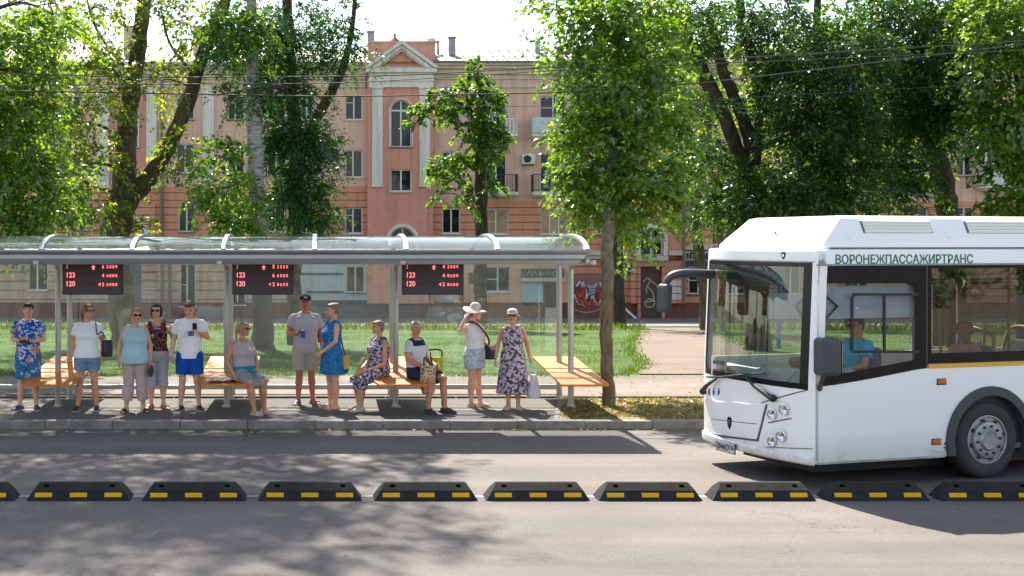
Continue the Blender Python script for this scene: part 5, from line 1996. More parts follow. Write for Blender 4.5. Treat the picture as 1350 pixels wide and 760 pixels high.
rod_side((1125, 388.5), (1210, 388.5), 0.03)
rod_side((1125, 464), (1212, 464), 0.03, -0.0055)
rod_side((1123.5, 392), (1123.5, 463), 0.03, -0.007)
rod_side((1166, 389), (1166, 464), 0.03, -0.0065)
mb.tube([Vector((*SU(1123.7, 396), 0)).xzy if False else Vector((SU(1123.7, 396)[0], 0.003, SU(1123.7, 396)[1])), Vector((SU(1124.5, 391)[0], 0.003, SU(1124.5, 391)[1])), Vector((SU(1130, 388.6)[0], 0.003, SU(1130, 388.6)[1]))], 0.014, 8)
mb.build('sliding_frame', M_BLKM, g)
# yellow stripe along the waist
side('waist_stripe', [(UW1 + 0.02, ZB1 - 0.002), (UL - 0.02, ZB1 - 0.002), (UL - 0.02, ZB1 + 0.048), (UW1 + 0.02, ZB1 + 0.048)], [], M_YEL, -0.006, 0.02)
side('waist_rail', [(UW1 + 0.02, ZB1 + 0.0485), (UL - 0.02, ZB1 + 0.0485), (UL - 0.02, ZB1 + 0.0595), (UW1 + 0.02, ZB1 + 0.0595)], [], M_BLKM, 0.0, 0.03)
side('panel_seam', [(0.02, ZG0 - 0.012), (UL - 0.05, ZG0 - 0.012), (UL - 0.05, ZG0 + 0.008), (0.02, ZG0 + 0.008)], [], M_STEEL, -0.004, 0.01)
side('window_seam', [(UW1 - 0.008, ZB1 + 0.06), (UW1 + 0.012, ZB1 + 0.06), (UW1 + 0.012, ZG0 - 0.014), (UW1 - 0.008, ZG0 - 0.014)], [], M_SEAM, 0.002, 0.03)
# skirt lip and dirt edge
side('sill_strip', [(0.02, Z0 - 0.012), (WU - AR - 0.05, Z0 - 0.012), (WU - AR - 0.05, Z0 + 0.012), (0.02, Z0 + 0.012)], [], mat('sill_grey', (0.38, 0.37, 0.34), 0.6, var=0.4, scale=4), -0.003, 0.03)
# lettering
la, lb = SU(1101.5, 341.5), SU(1282.5, 341)
M_GRN = mat('lettering_green', (0.006, 0.16, 0.06), 0.5, var=0.05)
text_mesh('ВОРОНЕЖПАССАЖИРТРАНС', 'lettering', M_GRN, bus, width=lb[0] - la[0], height=0.108, thick=0.006, bold=0.010, M=Matrix.Translation(((la[0] + lb[0]) / 2, -0.002, (ZG0 + ZTOP) / 2 - 0.028)) @ Matrix.Rotation(PI / 2, 4, 'X'))
# marker lamps and the small mark
for px, py in ((1241, 503.5), (1234, 582.5)):
    u, z = SU(px, py)
    mb = MB()
    mb.box((u - 0.058, -0.022, z - 0.028), (u + 0.058, 0.01, z + 0.028))
    a = mb.build('marker_lamp', M_AMBER, bus, bevel=0.008)
    mb = MB()
    mb.box((u - 0.064, -0.010, z - 0.036), (u + 0.064, 0.0, z + 0.036))
    mb.build('lamp_housing', M_BLKM, a)
u, z = SU(1247.5, 588)
text_mesh('Э', 'side_mark', M_BLKM, bus, height=0.085, thick=0.004, bold=0.03, M=Matrix.Translation((u, -0.002, z)) @ Matrix.Rotation(PI / 2, 4, 'X'))
u, z = SU(1083, 346)
mb = MB()
mb.cbox((u, -0.015, z), (0.06, 0.04, 0.025))
mb.cbox((u, -0.02, z + 0.02), (0.025, 0.02, 0.02))
mb.build('roof_hook', M_STEEL, bus, bevel=0.004)

# wheel arches, wheels
M_TYRE = mat('tyre_rubber', (0.045, 0.042, 0.040), 0.85, var=0.25, scale=5, bump=0.15, bscale=60, bdist=0.004)
M_RIM = mat('wheel_silver', (0.34, 0.34, 0.35), 0.42, 0.6, var=0.15, scale=6)
for uc in (WU, UREAR):
    mb = MB()
    o_, i_ = arch_pts(uc, AR + 0.035, 28), arch_pts(uc, AR - 0.075, 28)
    mb.slab(o_ + list(reversed(i_)), [], lambda a, b, t: Vector((a, -0.03 + t, b)), 0.10)
    mb.build('wheel_arch', M_GREYP, bus, bevel=0.012)
    for vv in (0.045, BW - 0.045):
        s = 1 if vv < 1 else -1
        Mw = Matrix.Translation((uc, vv, WR_)) @ Matrix.Rotation(PI / 2 * (1 if s > 0 else -1), 4, 'X')   # lathe z -> outward
        wr = WR_
        ty = MB()
        ty.lathe([(0.275, -0.02), (0.285, 0.0), (0.315, 0.012), (0.36, 0.022), (0.41, 0.016), (wr - 0.022, -0.004), (wr - 0.004, -0.03), (wr, -0.06), (wr, -0.20), (wr - 0.03, -0.26), (0.29, -0.26)], Mw, 56)
        w = ty.build('wheel', M_TYRE, bus, smooth=40)
        rm = MB()
        rm.lathe([(0.288, -0.005), (0.288, 0.010), (0.276, 0.013), (0.266, 0.004), (0.262, -0.05), (0.250, -0.09), (0.236, -0.06), (0.226, 0.0), (0.210, 0.028), (0.196, 0.032), (0.13, 0.030), (0.118, 0.045), (0.105, 0.055), (0.100, 0.048), (0.085, 0.046), (0.0, 0.050)], Mw, 48)
        rm.build('rim', M_RIM, w, smooth=30)
        for k in range(10):
            bt = MB()
            a = 2 * PI * k / 10 + 0.1
            c = Mw @ Vector((0.164 * math.cos(a), 0.164 * math.sin(a), 0.030))
            bt.tube([c, Mw @ Vector((0.164 * math.cos(a), 0.164 * math.sin(a), 0.045))], 0.017, 6)
            bt.build('wheel_nut', M_BLKM, w)
        hl = MB()
        for k in range(8):
            a = 2 * PI * k / 8 + 0.25
            c0 = Vector((0.232 * math.cos(a), 0.232 * math.sin(a), 0.0))
            hl.tube([Mw @ (c0 + Vector((0, 0, -0.03))), Mw @ (c0 + Vector((-0.008 * math.cos(a), -0.008 * math.sin(a), 0.012)))], 0.026, 10)
        hl.build('rim_holes', M_BLKM, w)

# ---- front
def fpatch(name, pts, m, off0, off1, parent=bus, nu=10, nv=6, **kw):
    """curved panel over the front: pts = four (v, z) corners a(bottom near) b(bottom far) c(top far) d(top near)"""
    a, b, c, d = [Vector((p[0], p[1], 0)) for p in pts]
    mb = MB()
    G = []
    for off in (off1, off0):
        for j in range(nv + 1):
            t = j / nv
            for i in range(nu + 1):
                s = i / nu
                q = (a * (1 - s) + b * s) * (1 - t) + (d * (1 - s) + c * s) * t
                G.append(fpt(q.x, q.y, off))
    n = (nu + 1) * (nv + 1)
    fs = []
    for o in (0, n):
        for j in range(nv):
            for i in range(nu):
                k = o + j * (nu + 1) + i
                fs.append((k, k + 1, k + nu + 2, k + nu + 1))
    ed = [i for i in range(nu)] + [j * (nu + 1) + nu for j in range(nv)] + [nv * (nu + 1) + i for i in range(nu, 0, -1)] + [j * (nu + 1) for j in range(nv, 0, -1)]
    for k in range(len(ed)):
        p, q = ed[k], ed[(k + 1) % len(ed)]
        fs.append((p, q, q + n, p + n))
    mb.add(G, fs)
    return mb.build(name, m, parent, smooth=35, **kw)


def rectp(v0, v1, z0, z1):
    return [(v0, z0), (v1, z0), (v1, z1), (v0, z1)]


ZWB = FV(1000, 506)[1]          # windscreen bottom
ZWT = 2.545
VN, VF = 0.085, BW - 0.05
fpatch('front_panel', rectp(0.0, BW, Z0 + 0.02, ZWB), M_BUSW, -0.04, 0.0, nu=24, nv=8)
fpatch('front_header', rectp(0.0, BW, ZWT, ZTOP - 0.012), M_BUSW, -0.10, 0.0, nu=24, nv=3, bevel=0.02)
for a, b in ((0.0, VN), (VF, BW)):
    fpatch('corner_pillar', rectp(a, b, ZWB + 0.001, ZWT - 0.001), M_BUSW, -0.10, 0.0, nu=3, nv=12)
# near corner post seen from the side
side('corner_post', [(0.0, low_line[0][1] + 0.003), (0.042, low_line[0][1] - 0.004), (0.042, ZTOP - 0.1), (0.09, ZTOP - 0.1), (0.09, ZTOP - 0.02), (0.04, ZTOP - 0.02)], [], M_BUSW, 0.0, 0.05)
ws = fpatch('windscreen', rectp(VN + 0.002, VF - 0.002, ZWB + 0.002, ZWT - 0.002), M_WIND, -0.012, -0.004, nu=24, nv=10)
ZI0, ZI1 = FV(1000, 498.5)[1], ZWT - 0.05
for pts in (rectp(VN + 0.004, VF - 0.004, ZWB + 0.004, ZI0), rectp(VN + 0.004, VN + 0.11, ZI0 + 0.001, ZI1), rectp(VF - 0.07, VF - 0.004, ZI0 + 0.001, ZI1), rectp(VN + 0.004, VF - 0.004, ZI1 + 0.001, ZWT - 0.004)):
    fpatch('windscreen_border', pts, M_BLK, -0.003, -0.001, ws, nu=16, nv=6)
# bumper
ZBMP = FV(1010, 578)[1]
bz0 = Z0 - 0.02
mb = MB()
sec = [(0.00, bz0 + 0.02), (0.035, bz0 + 0.0), (0.05, bz0 + 0.02), (0.05, bz0 + 0.085), (0.035, bz0 + 0.10), (0.0, bz0 + 0.105)]
rg = []
for i in range(33):
    v = -0.004 + (BW + 0.008) * i / 32
    rg.append([fpt(min(max(v, 0), BW), z, o * (1.0 if 0.02 < v < BW - 0.02 else 0.55)) + Vector((0, v - min(max(v, 0), BW), 0)) for o, z in sec])
mb.loft(rg)
mb.build('bumper', M_BUSW, bus, smooth=35)
fpatch('underbody', rectp(0.3, BW - 0.3, 0.2, Z0 + 0.05), M_BLKM, -0.6, -0.45, nu=10, nv=2)
# lid of the service hatch with its shut line
lid = [FV(*p) for p in ((1000, 579.5), (937, 571), (931, 526), (1012, 533))]
fpatch('hatch_gap', [(lid[0][0] - 0.02, lid[0][1] - 0.022), (lid[1][0] + 0.012, lid[1][1] - 0.022), (lid[2][0] + 0.012, lid[2][1]), (lid[3][0] - 0.022, lid[3][1])], M_SEAM, -0.01, 0.006)
hatch = fpatch('front_hatch', lid, M_BUSW, -0.01, 0.024, bevel=0.012)
la = [FV(*p) for p in ((1001, 559.6), (941, 552.5), (941, 551.8), (1001, 558.6))]
fpatch('hatch_crease', la, M_SEAM, 0.01, 0.026, hatch)
fpatch('front_crease', [FV(*p) for p in ((1066, 515), (1005, 532), (1005, 530.5), (1066, 513.5))], M_SEAM, -0.01, 0.003)
fpatch('lamp_gap', [FV(*p) for p in ((1045, 552.5), (1014, 558.5), (1014, 557), (1045, 551))], M_SEAM, -0.01, 0.004)
fpatch('bumper_gap', [FV(*p) for p in ((1073, 592.5), (1012, 590), (1012, 589), (1073, 591.5))], M_SEAM, -0.01, 0.004)
# shield emblems
def shield(px, py, w, h, off):
    v, z = FV(px, py)
    mb = MB()
    out = [(-w, h * 0.7), (-w * 0.6, h), (w * 0.6, h), (w, h * 0.7), (w * 0.8, -h * 0.3), (0.0, -h), (-w * 0.8, -h * 0.3)]
    inn = [(-w * 0.5, h * 0.5), (w * 0.5, h * 0.5), (w * 0.35, -h * 0.1), (0, -h * 0.55), (-w * 0.35, -h * 0.1)]
    mb.slab(out, [inn], lambda a, b, t: fpt(v - a, z + b, off + 0.012 - t), 0.014)
    e = mb.build('emblem', M_BLK, bus, bevel=0.003)
    mb = MB()
    mb.slab(inn, [], lambda a, b, t: fpt(v - a * 0.8, z + b * 0.8, off + 0.008 - t), 0.01)
    mb.build('emblem_core', M_CHROME, e)


shield(965.5, 558, 0.042, 0.075, 0.024)
shield(1028.5, 337.5, 0.026, 0.042, 0.0)
# number plate
v, z = FV(965, 589)
mb = MB()
PW, PH = 0.205, 0.066
Mp = Matrix.Translation(fpt(v, z, 0.075)) @ Matrix.Rotation(-PI / 2 - 0.03, 4, 'Z') @ Matrix.Rotation(PI / 2, 4, 'X')
mb.cbox((0, 0, 0), (PW * 2, PH * 2, 0.012), Mp)
pl = mb.build('number_plate', mat('plate_black_edge', (0.03, 0.03, 0.03), 0.5), bus, bevel=0.004)
mb = MB()
mb.cbox((0, 0, 0.006), (PW * 2 - 0.022, PH * 2 - 0.022, 0.006), Mp)
mb.build('plate_field', mat('plate_white', (0.55, 0.56, 0.57), 0.45, var=0.2, scale=12), pl)
text_mesh('О044КО', 'plate_number', M_BLKM, pl, width=0.26, height=0.085, thick=0.004, bold=0.02, M=Mp @ Matrix.Translation((-0.055, 0, 0.010)))
text_mesh('136', 'plate_region', M_BLKM, pl, width=0.085, height=0.06, thick=0.004, bold=0.02, M=Mp @ Matrix.Translation((0.142, 0.012, 0.010)))
mb = MB()
mb.cbox((0.088, 0, 0.0095), (0.006, PH * 2 - 0.024, 0.002), Mp)
mb.build('plate_divider', M_BLKM, pl)
# lamps
for px, py, r in ((1021, 546, 0.062), (1036, 540, 0.064), (1021, 582, 0.062), (1033, 575, 0.066)):
    v, z = FV(px, py)
    for vv in (v,):
        Ml = Matrix.Translation(fpt(vv, z, 0.012)) @ Matrix.Rotation(-PI / 2 + (0.25 if vv < 1 else -0.25), 4, 'Y')
        Ml = Matrix.Translation(fpt(vv, z, 0.018)) @ Matrix.Rotation((0.25 if vv < 1 else -0.25), 4, 'Z') @ Matrix.Rotation(-PI / 2, 4, 'Y')
        mb = MB()
        mb.lathe([(r, -0.02), (r, 0.012), (r * 0.90, 0.014), (r * 0.86, 0.0), (r * 0.55, -0.012), (r * 0.15, -0.018), (0, -0.018)], Ml, 28)
        hl = mb.build('headlight', M_CHROME, bus, smooth=30)
        mb = MB()
        mb.lathe([(r * 0.87, 0.010), (r * 0.6, 0.018), (r * 0.3, 0.023), (0.0, 0.024)], Ml, 24, closed=False)
        mb.build('lens', M_LENS, hl, smooth=True)
        mb = MB()
        mb.ball(Ml @ Vector((r * 0.12, r * 0.1, -0.004)), r * 0.24, 10, 7)
        mb.build('bulb', M_DARK if py in (546, 582) else M_AMBER, hl, smooth=True)
# blue access symbols on the front
M_BLUE = mat('sticker_blue', (0.05, 0.10, 0.36), 0.5)
for px in (936.5, 942.5, 949):
    v, z = FV(px, 516.5)
    mb = MB()
    Ml = Matrix.Translation(fpt(v, z, 0.001)) @ Matrix.Rotation(-PI / 2, 4, 'Y')
    for aa, bb, rr_ in ((0.03, 0, 0.014), (-0.005, 0, 0.026), (-0.035, 0.012, 0.014)):
        mb.lathe([(rr_, -0.01), (rr_, 0.004 + aa * 0.01), (0, 0.004 + aa * 0.01)], Ml @ Matrix.Translation((aa, bb, 0)), 14)
    mb.build('access_sticker', M_BLUE, bus)
# wipers
def wiper(piv, elbow, b0, b1):
    pts = [FV(*p) for p in (piv, elbow)]
    mb = MB()
    A, B = fpt(*pts[0], 0.05), fpt(*pts[1], 0.045)
    mb.tube([A, (A + B) / 2 - Vector((0.03, 0, 0)), B], [0.034, 0.024, 0.012], 8)
    mb.ball(A + Vector((0.01, -0.01, 0)), 0.045, 10, 7)
    q = [FV(*p) for p in (b0, b1)]
    P_, Q_ = fpt(*q[0], 0.03), fpt(*q[1], 0.03)
    mid = (P_ + Q_) / 2 - Vector((0.02, 0, 0))
    mb.tube([P_, mid, Q_], [0.012, 0.016, 0.012], 6)
    mb.build('wiper', M_BLKM, bus, smooth=40)


wiper((1023, 525), (985, 494), (957, 496.5), (1012, 491.5))
wiper((931, 516), (950, 499), (936, 497), (985, 497))
# route paper behind the glass
v, z = FV(945.5, 484)
Mr = Matrix.Translation(fpt(v, z, -0.035)) @ Matrix.Rotation(-PI / 2 + 0.10, 4, 'Z') @ Matrix.Rotation(PI / 2, 4, 'X')
mb = MB()
mb.cbox((0, 0, 0), (0.285, 0.24, 0.004), Mr)
rp = mb.build('route_card', mat('paper_white', (0.82, 0.82, 0.78), 0.8, var=0.06), bus)
text_mesh('МАСЕЛОЗ', 'card_text', M_SEAM, rp, width=0.2, height=0.05, thick=0.004, bold=0.01, M=Mr @ Matrix.Translation((0.0, 0.055, 0.005)))
text_mesh('ШАТТЛ', 'card_text', M_BLKM, rp, width=0.19, height=0.06, thick=0.004, bold=0.03, M=Mr @ Matrix.Translation((0.01, -0.06, 0.005)))

# mirrors
u0, zt = SU(1077, 445, -0.12)
mb = MB()
(ua, za), (ub, zb) = SU(1077, 496, -0.16), SU(1103.5, 445, -0.16)
mb.box((ua, -0.26, za), (ub, -0.07, zb))
mr = mb.build('mirror', M_GREYP, bus, bevel=0.05, seg=4)
mb = MB()
mb.box((ub + 0.001, -0.245, za + 0.04), (ub + 0.004, -0.085, zb - 0.04))
mb.build('mirror_glass', M_CHROME, mr)
mb = MB()
(u1, z1), (u2, z2) = SU(1079, 497, -0.12), SU(1079, 510, 0.0)
mb.tube([Vector((u1 + 0.04, -0.15, za + 0.02)), Vector((u1 + 0.04, -0.12, za - 0.06)), Vector((u2 + 0.02, 0.01, z2 - 0.03))], [0.028, 0.024, 0.03], 8)
mb.build('mirror_arm', M_GREYP, mr, smooth=True)
# far mirror on its long arm
Bi = BUSM.inverted()


def bl_at(px, py, Y):
    return Bi @ at(px, py, Y)


YM = 16.1
mb = MB()
pts = smooth_path([bl_at(938, 362, 16.25), bl_at(915, 360.5, 16.15), bl_at(896, 361, YM), bl_at(884, 365, YM), bl_at(878, 374, YM), bl_at(876, 382, YM)], 5)
mb.tube(pts, [0.085 - 0.035 * i / (len(pts) - 1) for i in range(len(pts))], 10, squash=(0.9, 0.75))
ma = mb.build('mirror_arm', M_GREYP, bus, smooth=True)
mb = MB()
a, b = bl_at(870.5, 412, YM), bl_at(881.5, 375, YM)
c = (a + b) / 2
Mm = Matrix.Translation(c) @ Matrix.Rotation(0.06, 4, 'Y')
mb.cbox((0, 0, 0), (0.12, 0.21, 0.36), Mm)
mb.build('mirror_head', M_GREYP, ma, bevel=0.045, seg=4)

# roof fairing over the gas cylinders
mb = MB()
zb_, zt_ = ZTOP - 0.005, 3.08


def rr_ring(u0, v0, u1, v1, z, zoff=None):
    return [Vector((u0, v0, z)), Vector((u1, v0, z)), Vector((u1, v1, z)), Vector((u0, v1, z))]


mb.loft([rr_ring(0.16, 0.07, UL - 0.3, BW - 0.07, zb_), rr_ring(0.17, 0.07, UL - 0.3, BW - 0.07, zb_ + 0.05), rr_ring(0.50, 0.22, UL - 0.6, BW - 0.22, zt_ - 0.02), rr_ring(0.58, 0.30, UL - 0.7, BW - 0.30, zt_)])
fair = mb.build('roof_fairing', M_BUSW, bus, bevel=0.05, seg=4, smooth=50)
side('fairing_gap', [(0.25, ZTOP - 0.002), (UL - 0.3, ZTOP - 0.002), (UL - 0.3, ZTOP + 0.012), (0.25, ZTOP + 0.012)], [], M_SEAM, 0.062, 0.02)


def fside(u, f, off=0.0):
    """point on the sloping near side of the fairing; f 0 bottom .. 1 top"""
    z = zb_ + 0.05 + f * (zt_ - 0.07 - zb_)
    v = 0.07 + f * 0.15
    return Vector((u, v - off, z + off * 0.4))


for (pa, pb) in ((1137, 1229), (1274, 1372)):
    ua, ub = SU(pa, 300, 0.15)[0], SU(pb, 300, 0.15)[0]
    mb = MB()
    rcs = [fside(ua, 0.42, 0.004), fside(ub, 0.42, 0.004), fside(ub, 0.86, 0.004), fside(ua, 0.86, 0.004)]
    mb.add([p for p in rcs] + [p + Vector((0, 0.02, 0)) for p in rcs], [(0, 1, 2, 3), (0, 1, 5, 4), (1, 2, 6, 5), (2, 3, 7, 6), (3, 0, 4, 7)])
    vb = mb.build('vent', mat('vent_recess', (0.10, 0.10, 0.10), 0.6), fair)
    mb = MB()
    for k in range(4):
        f0 = 0.43 + 0.11 * k
        q = [fside(ua + 0.02, f0, 0.006), fside(ub - 0.02, f0, 0.006), fside(ub - 0.02, f0 + 0.065, 0.030), fside(ua + 0.02, f0 + 0.065, 0.030)]
        mb.add(q + [p + Vector((0, 0.012, 0.006)) for p in q], [(0, 1, 2, 3), (7, 6, 5, 4), (0, 1, 5, 4), (1, 2, 6, 5), (2, 3, 7, 6), (3, 0, 4, 7)])
    mb.build('vent_slats', M_BUSW, vb)
for px in (1119, 1248, 1385):
    u = SU(px, 310, 0.12)[0]
    mb = MB()
    a, b, c = fside(u - 0.02, 0.22), fside(u + 0.02, 0.22), fside(u - 0.01, 0.62)
    d = fside(u, 0.24, 0.05)
    mb.add([a, b, c, d], [(0, 1, 2), (0, 1, 3), (1, 2, 3), (2, 0, 3)])
    mb.build('fairing_fin', M_BUSW, fair)
# recessed front slope
mb = MB()
q0 = [(0.24, 0.62), (0.24, 1.60), (0.41, 1.50), (0.41, 0.70)]


def ffront(u, v, off):
    f = (u - 0.17) / 0.33
    return Vector((u - off, v, zb_ + 0.05 + f * (zt_ - 0.07 - zb_) + off * 0.6))


mb.add([ffront(u, v, 0.006) for u, v in q0] + [ffront(u, v, -0.02) for u, v in q0], [(0, 1, 2, 3), (0, 1, 5, 4), (1, 2, 6, 5), (2, 3, 7, 6), (3, 0, 4, 7)])
mb.build('fairing_panel', mat('fairing_offwhite', (0.74, 0.73, 0.69), 0.4, var=0.02), fair, bevel=0.004)
mb = MB()
p = ffront(0.28, 1.05, 0.01)
mb.tube([p, p + Vector((-0.02, 0, 0.05))], 0.01, 6)
mb.build('washer_jet', M_BLKM, fair)

# ---- inside
ZFL = 0.62
mb = MB()
mb.box((0.12, 0.06, 0.34), (UL, BW - 0.06, 0.40))
mb.box((0.12, 0.06, 0.4), (1.5, BW - 0.06, ZFL))
mb.build('floor', M_INT, bus)
mb = MB()
mb.box((0.3, 0.4, 0.12), (UL - 0.3, BW - 0.4, 0.335))
mb.box((1.6, 0.07, 0.4), (3.2, 0.55, 0.95))
mb.build('underframe', M_BLKM, bus)
mb = MB()
mb.box((0.1, 0.06, ZTOP - 0.13), (UL - 0.05, BW - 0.06, ZTOP - 0.085))
mb.build('ceiling_lining', M_INT, bus)
# dashboard
mb = MB()
prf = [(0.12, 1.02), (0.12, 1.20), (0.20, 1.26), (0.34, 1.24), (0.42, 1.10), (0.42, ZFL), (0.1, ZFL)]
mb.loft([[Vector((u + bulge(v) * 0.9, v, z + (0.05 if v < 1.0 else 0))) for u, z in prf] for v in np.linspace(0.10, BW - 0.12, 10)])
db = mb.build('dashboard', M_DASH, bus, smooth=35)
mb = MB()
mb.tube([Vector((0.38, 0.55, 1.2)), Vector((0.52, 0.55, 1.33))], 0.03, 8)
for k in range(20):
    a0, a1 = 2 * PI * k / 20, 2 * PI * (k + 1) / 20
    f = lambda a: Vector((0.54 + 0.13 * math.sin(a) * 1.0 * 0.6, 0.55 + 0.21 * math.cos(a), 1.36 + 0.21 * math.sin(a) * 0.75 * -0.6))
    mb.tube([f(a0), f(a1)], 0.016, 6)
mb.build('steering_wheel', M_BLKM, bus, smooth=True)
mb = MB()
mb.box((0.22, 0.42, 1.30), (0.38, 0.78, 1.42))
mb.build('instrument_hood', M_BLKM, db, bevel=0.04, seg=3)
# sun blinds: pale cloth across the side and the windscreen
M_BLIND = mat('blind_cloth', (0.42, 0.42, 0.50), 0.9, var=0.1, scale=3, bump=0.3, bscale=8, bdist=0.03)
(ua, za), (ub, zb) = SU(1084, 421, 0.10), SU(1206, 376, 0.10)
mb = MB()
n = 24
vs, fs = [], []
for i in range(n + 1):
    u = ua + (ub - ua) * i / n
    o_ = 0.10 + 0.012 * math.sin(i * 1.3)
    vs += [(u, o_, za), (u, o_ + 0.008, zb)]
for i in range(n):
    fs.append((2 * i, 2 * i + 1, 2 * i + 3, 2 * i + 2))
mb.add(vs, fs)
mb.build('side_blind', M_BLIND, bus, smooth=True, fix=False)
bl_ = [FV(*p) for p in ((1050, 421), (996, 421), (996, 387), (1050, 387))]
fpatch('front_blind', bl_, M_BLIND, -0.16, -0.15)
mb = MB()
for pts in (((1090, 392), (1104, 404), (1088, 421)),):
    mb.tube([Vector((SU(a, b, 0.07)[0], 0.07, SU(a, b, 0.07)[1])) for a, b in pts], 0.014, 6)
mb.tube([fpt(*FV(1043, 395), -0.12), fpt(*FV(1035, 404), -0.12), fpt(*FV(1045, 420), -0.12)], 0.014, 6)
mb.build('blind_arm', M_BLKM, bus)
# destination box behind the top of the windscreen
b4 = [FV(*p) for p in ((1026, 376), (950, 378), (950, 349), (1026, 348))]
fpatch('destination_box', b4, mat('dest_dark', (0.03, 0.035, 0.03), 0.3), -0.12, -0.05)
# driver's cab wall, seat
mb = MB()
mb.box((1.44, 0.08, ZFL), (1.48, 1.15, 1.25))
mb.box((1.44, 0.08, 1.25), (1.475, 0.14, 2.45))
mb.box((1.44, 1.09, 1.25), (1.475, 1.15, 2.45))
mb.build('cab_wall', M_INT, bus)
M_SEATD = mat('driver_seat_cloth', (0.10, 0.11, 0.17), 0.9, var=0.1)
mb = MB()
mb.box((0.62, 0.36, ZFL + 0.28), (1.12, 0.86, ZFL + 0.40))
mb.box((1.08, 0.36, ZFL + 0.36), (1.22, 0.86, ZFL + 0.92), Matrix.Translation((0, 0, 0)))
mb.box((0.75, 0.45, ZFL - 0.02), (1.0, 0.75, ZFL + 0.275))
mb.build('driver_seat', M_SEATD, bus, bevel=0.04, seg=3)
# pillars, poles and the blue door edge seen through the windscreen
mb = MB()
for v in (0.5, 1.6):
    for u in (1.8, 3.2, 4.8, 6.2):
        mb.tube([Vector((u, v, 0.4)), Vector((u, v, ZTOP - 0.1))], 0.017, 8)
for v in (0.5, 1.6):
    mb.tube([Vector((1.7, v, 2.28)), Vector((8.5, v, 2.28))], 0.016, 8)
mb.build('grab_pole', mat('pole_yellow', (0.30, 0.20, 0.03), 0.4), bus, smooth=True)
mb = MB()
mb.box((1.02, BW - 0.12, 1.4), (1.06, BW - 0.08, 2.3))
mb.build('door_leaf_edge', mat('door_edge_blue', (0.06, 0.2, 0.55), 0.5), bus)
M_CURT = mat('curtain_beige', (0.42, 0.28, 0.17), 0.9, var=0.12)
mb = MB()
for (pa, pb) in ((1229, 1246), (1262, 1274)):
    ua, ub = SU(pa, 440, BW - 0.12)[0], SU(pb, 440, BW - 0.12)[0]
    n = 18
    vs, fs = [], []
    for i in range(n + 1):
        u = ua + (ub - ua) * i / n
        vs += [(u, BW - 0.12 + 0.025 * math.sin(i * 1.9), 1.38), (u, BW - 0.12 + 0.02 * math.sin(i * 1.9), 2.2)]
    for i in range(n):
        fs.append((2 * i, 2 * i + 1, 2 * i + 3, 2 * i + 2))
    mb.add(vs, fs)
mb.build('curtain', M_CURT, bus, smooth=True, fix=False)
# passenger seats
M_SEATP = mat('passenger_seat_blue', (0.10, 0.11, 0.17), 0.85, var=0.15, scale=20)
M_SEATF = mat('seat_rim_cream', (0.50, 0.36, 0.20), 0.5)


def seat(u, v, z):
    mb = MB()
    mb.box((u - 0.40, v - 0.21, z - 0.08), (u, v + 0.21, z))
    rgs = []
    for t in np.linspace(0, 1, 5):
        uu = u - 0.02 + t * 0.14
        w = 0.21 - 0.03 * t
        zz = z - 0.05 + t * 0.52
        rgs.append([Vector((uu - 0.03, v - w, zz)), Vector((uu + 0.03, v - w, zz)), Vector((uu + 0.03, v + w, zz)), Vector((uu - 0.03, v + w, zz))])
    mb.loft(rgs)
    mb.box((u - 0.25, v - 0.05, 0.41), (u - 0.15, v + 0.05, z - 0.081))
    s = mb.build('passenger_seat', M_SEATP, bus, bevel=0.025, seg=3)
    mb = MB()
    pts = [Vector((u + 0.0, v - 0.23, z + 0.05)), Vector((u + 0.10, v - 0.22, z + 0.45)), Vector((u + 0.135, v - 0.17, z + 0.60)), Vector((u + 0.14, v, z + 0.64)), Vector((u + 0.135, v + 0.17, z + 0.60)), Vector((u + 0.10, v + 0.22, z + 0.45)), Vector((u, v + 0.23, z + 0.05))]
    mb.tube(smooth_path(pts, 5), 0.022, 8)
    mb.build('seat_rim', M_SEATF, s, smooth=True)
    return s


PSU = SU(1279, 480, 0.45)[0]
seat(PSU, 0.42, 1.06)
for u in (3.7, 4.5, 5.3):
    seat(u, 0.42, 1.0)
    seat(u, 1.72, 1.0)
# ------------------------------------------------------------------ people
SKIN_TONES = {'fair': (0.72, 0.385, 0.26), 'mid': (0.64, 0.315, 0.19), 'tan': (0.55, 0.245, 0.135), 'red': (0.52, 0.17, 0.115)}
_sk = {}


def skin_mats(tone):
    if tone not in _sk:
        c = SKIN_TONES[tone]
        m, nt, b = new_mat('skin_' + tone)
        n = noise_node(nt, 9, 4, 0.6)
        r = ramp(nt, n.outputs['Fac'], [(0.3, [v * 0.86 for v in c]), (0.7, [min(1, v * 1.08) for v in c])])
        nt.links.new(r.outputs['Color'], b.inputs['Base Color'])
        b.inputs['Roughness'].default_value = 0.5
        b.inputs['Subsurface Weight'].default_value = 0.12
        b.inputs['Subsurface Radius'].default_value = (0.03, 0.012, 0.006)
        b.inputs['Subsurface Scale'].default_value = 0.6
        _sk[tone] = [m, mat('eye_white_' + tone, (0.5, 0.48, 0.46), 0.3), mat('eye_dark_' + tone, (0.03, 0.02, 0.015), 0.3), mat('lips_' + tone, (c[0] * 0.72, c[1] * 0.42, c[2] * 0.45), 0.45), mat('brow_' + tone, (0.09, 0.05, 0.03), 0.8)]
    return _sk[tone]


def cloth(name, c, var=0.08, bump=0.35, rough=0.9):
    return mat(name, c, rough, 0, var, 5, bump, 22, 0.02, 0.2)


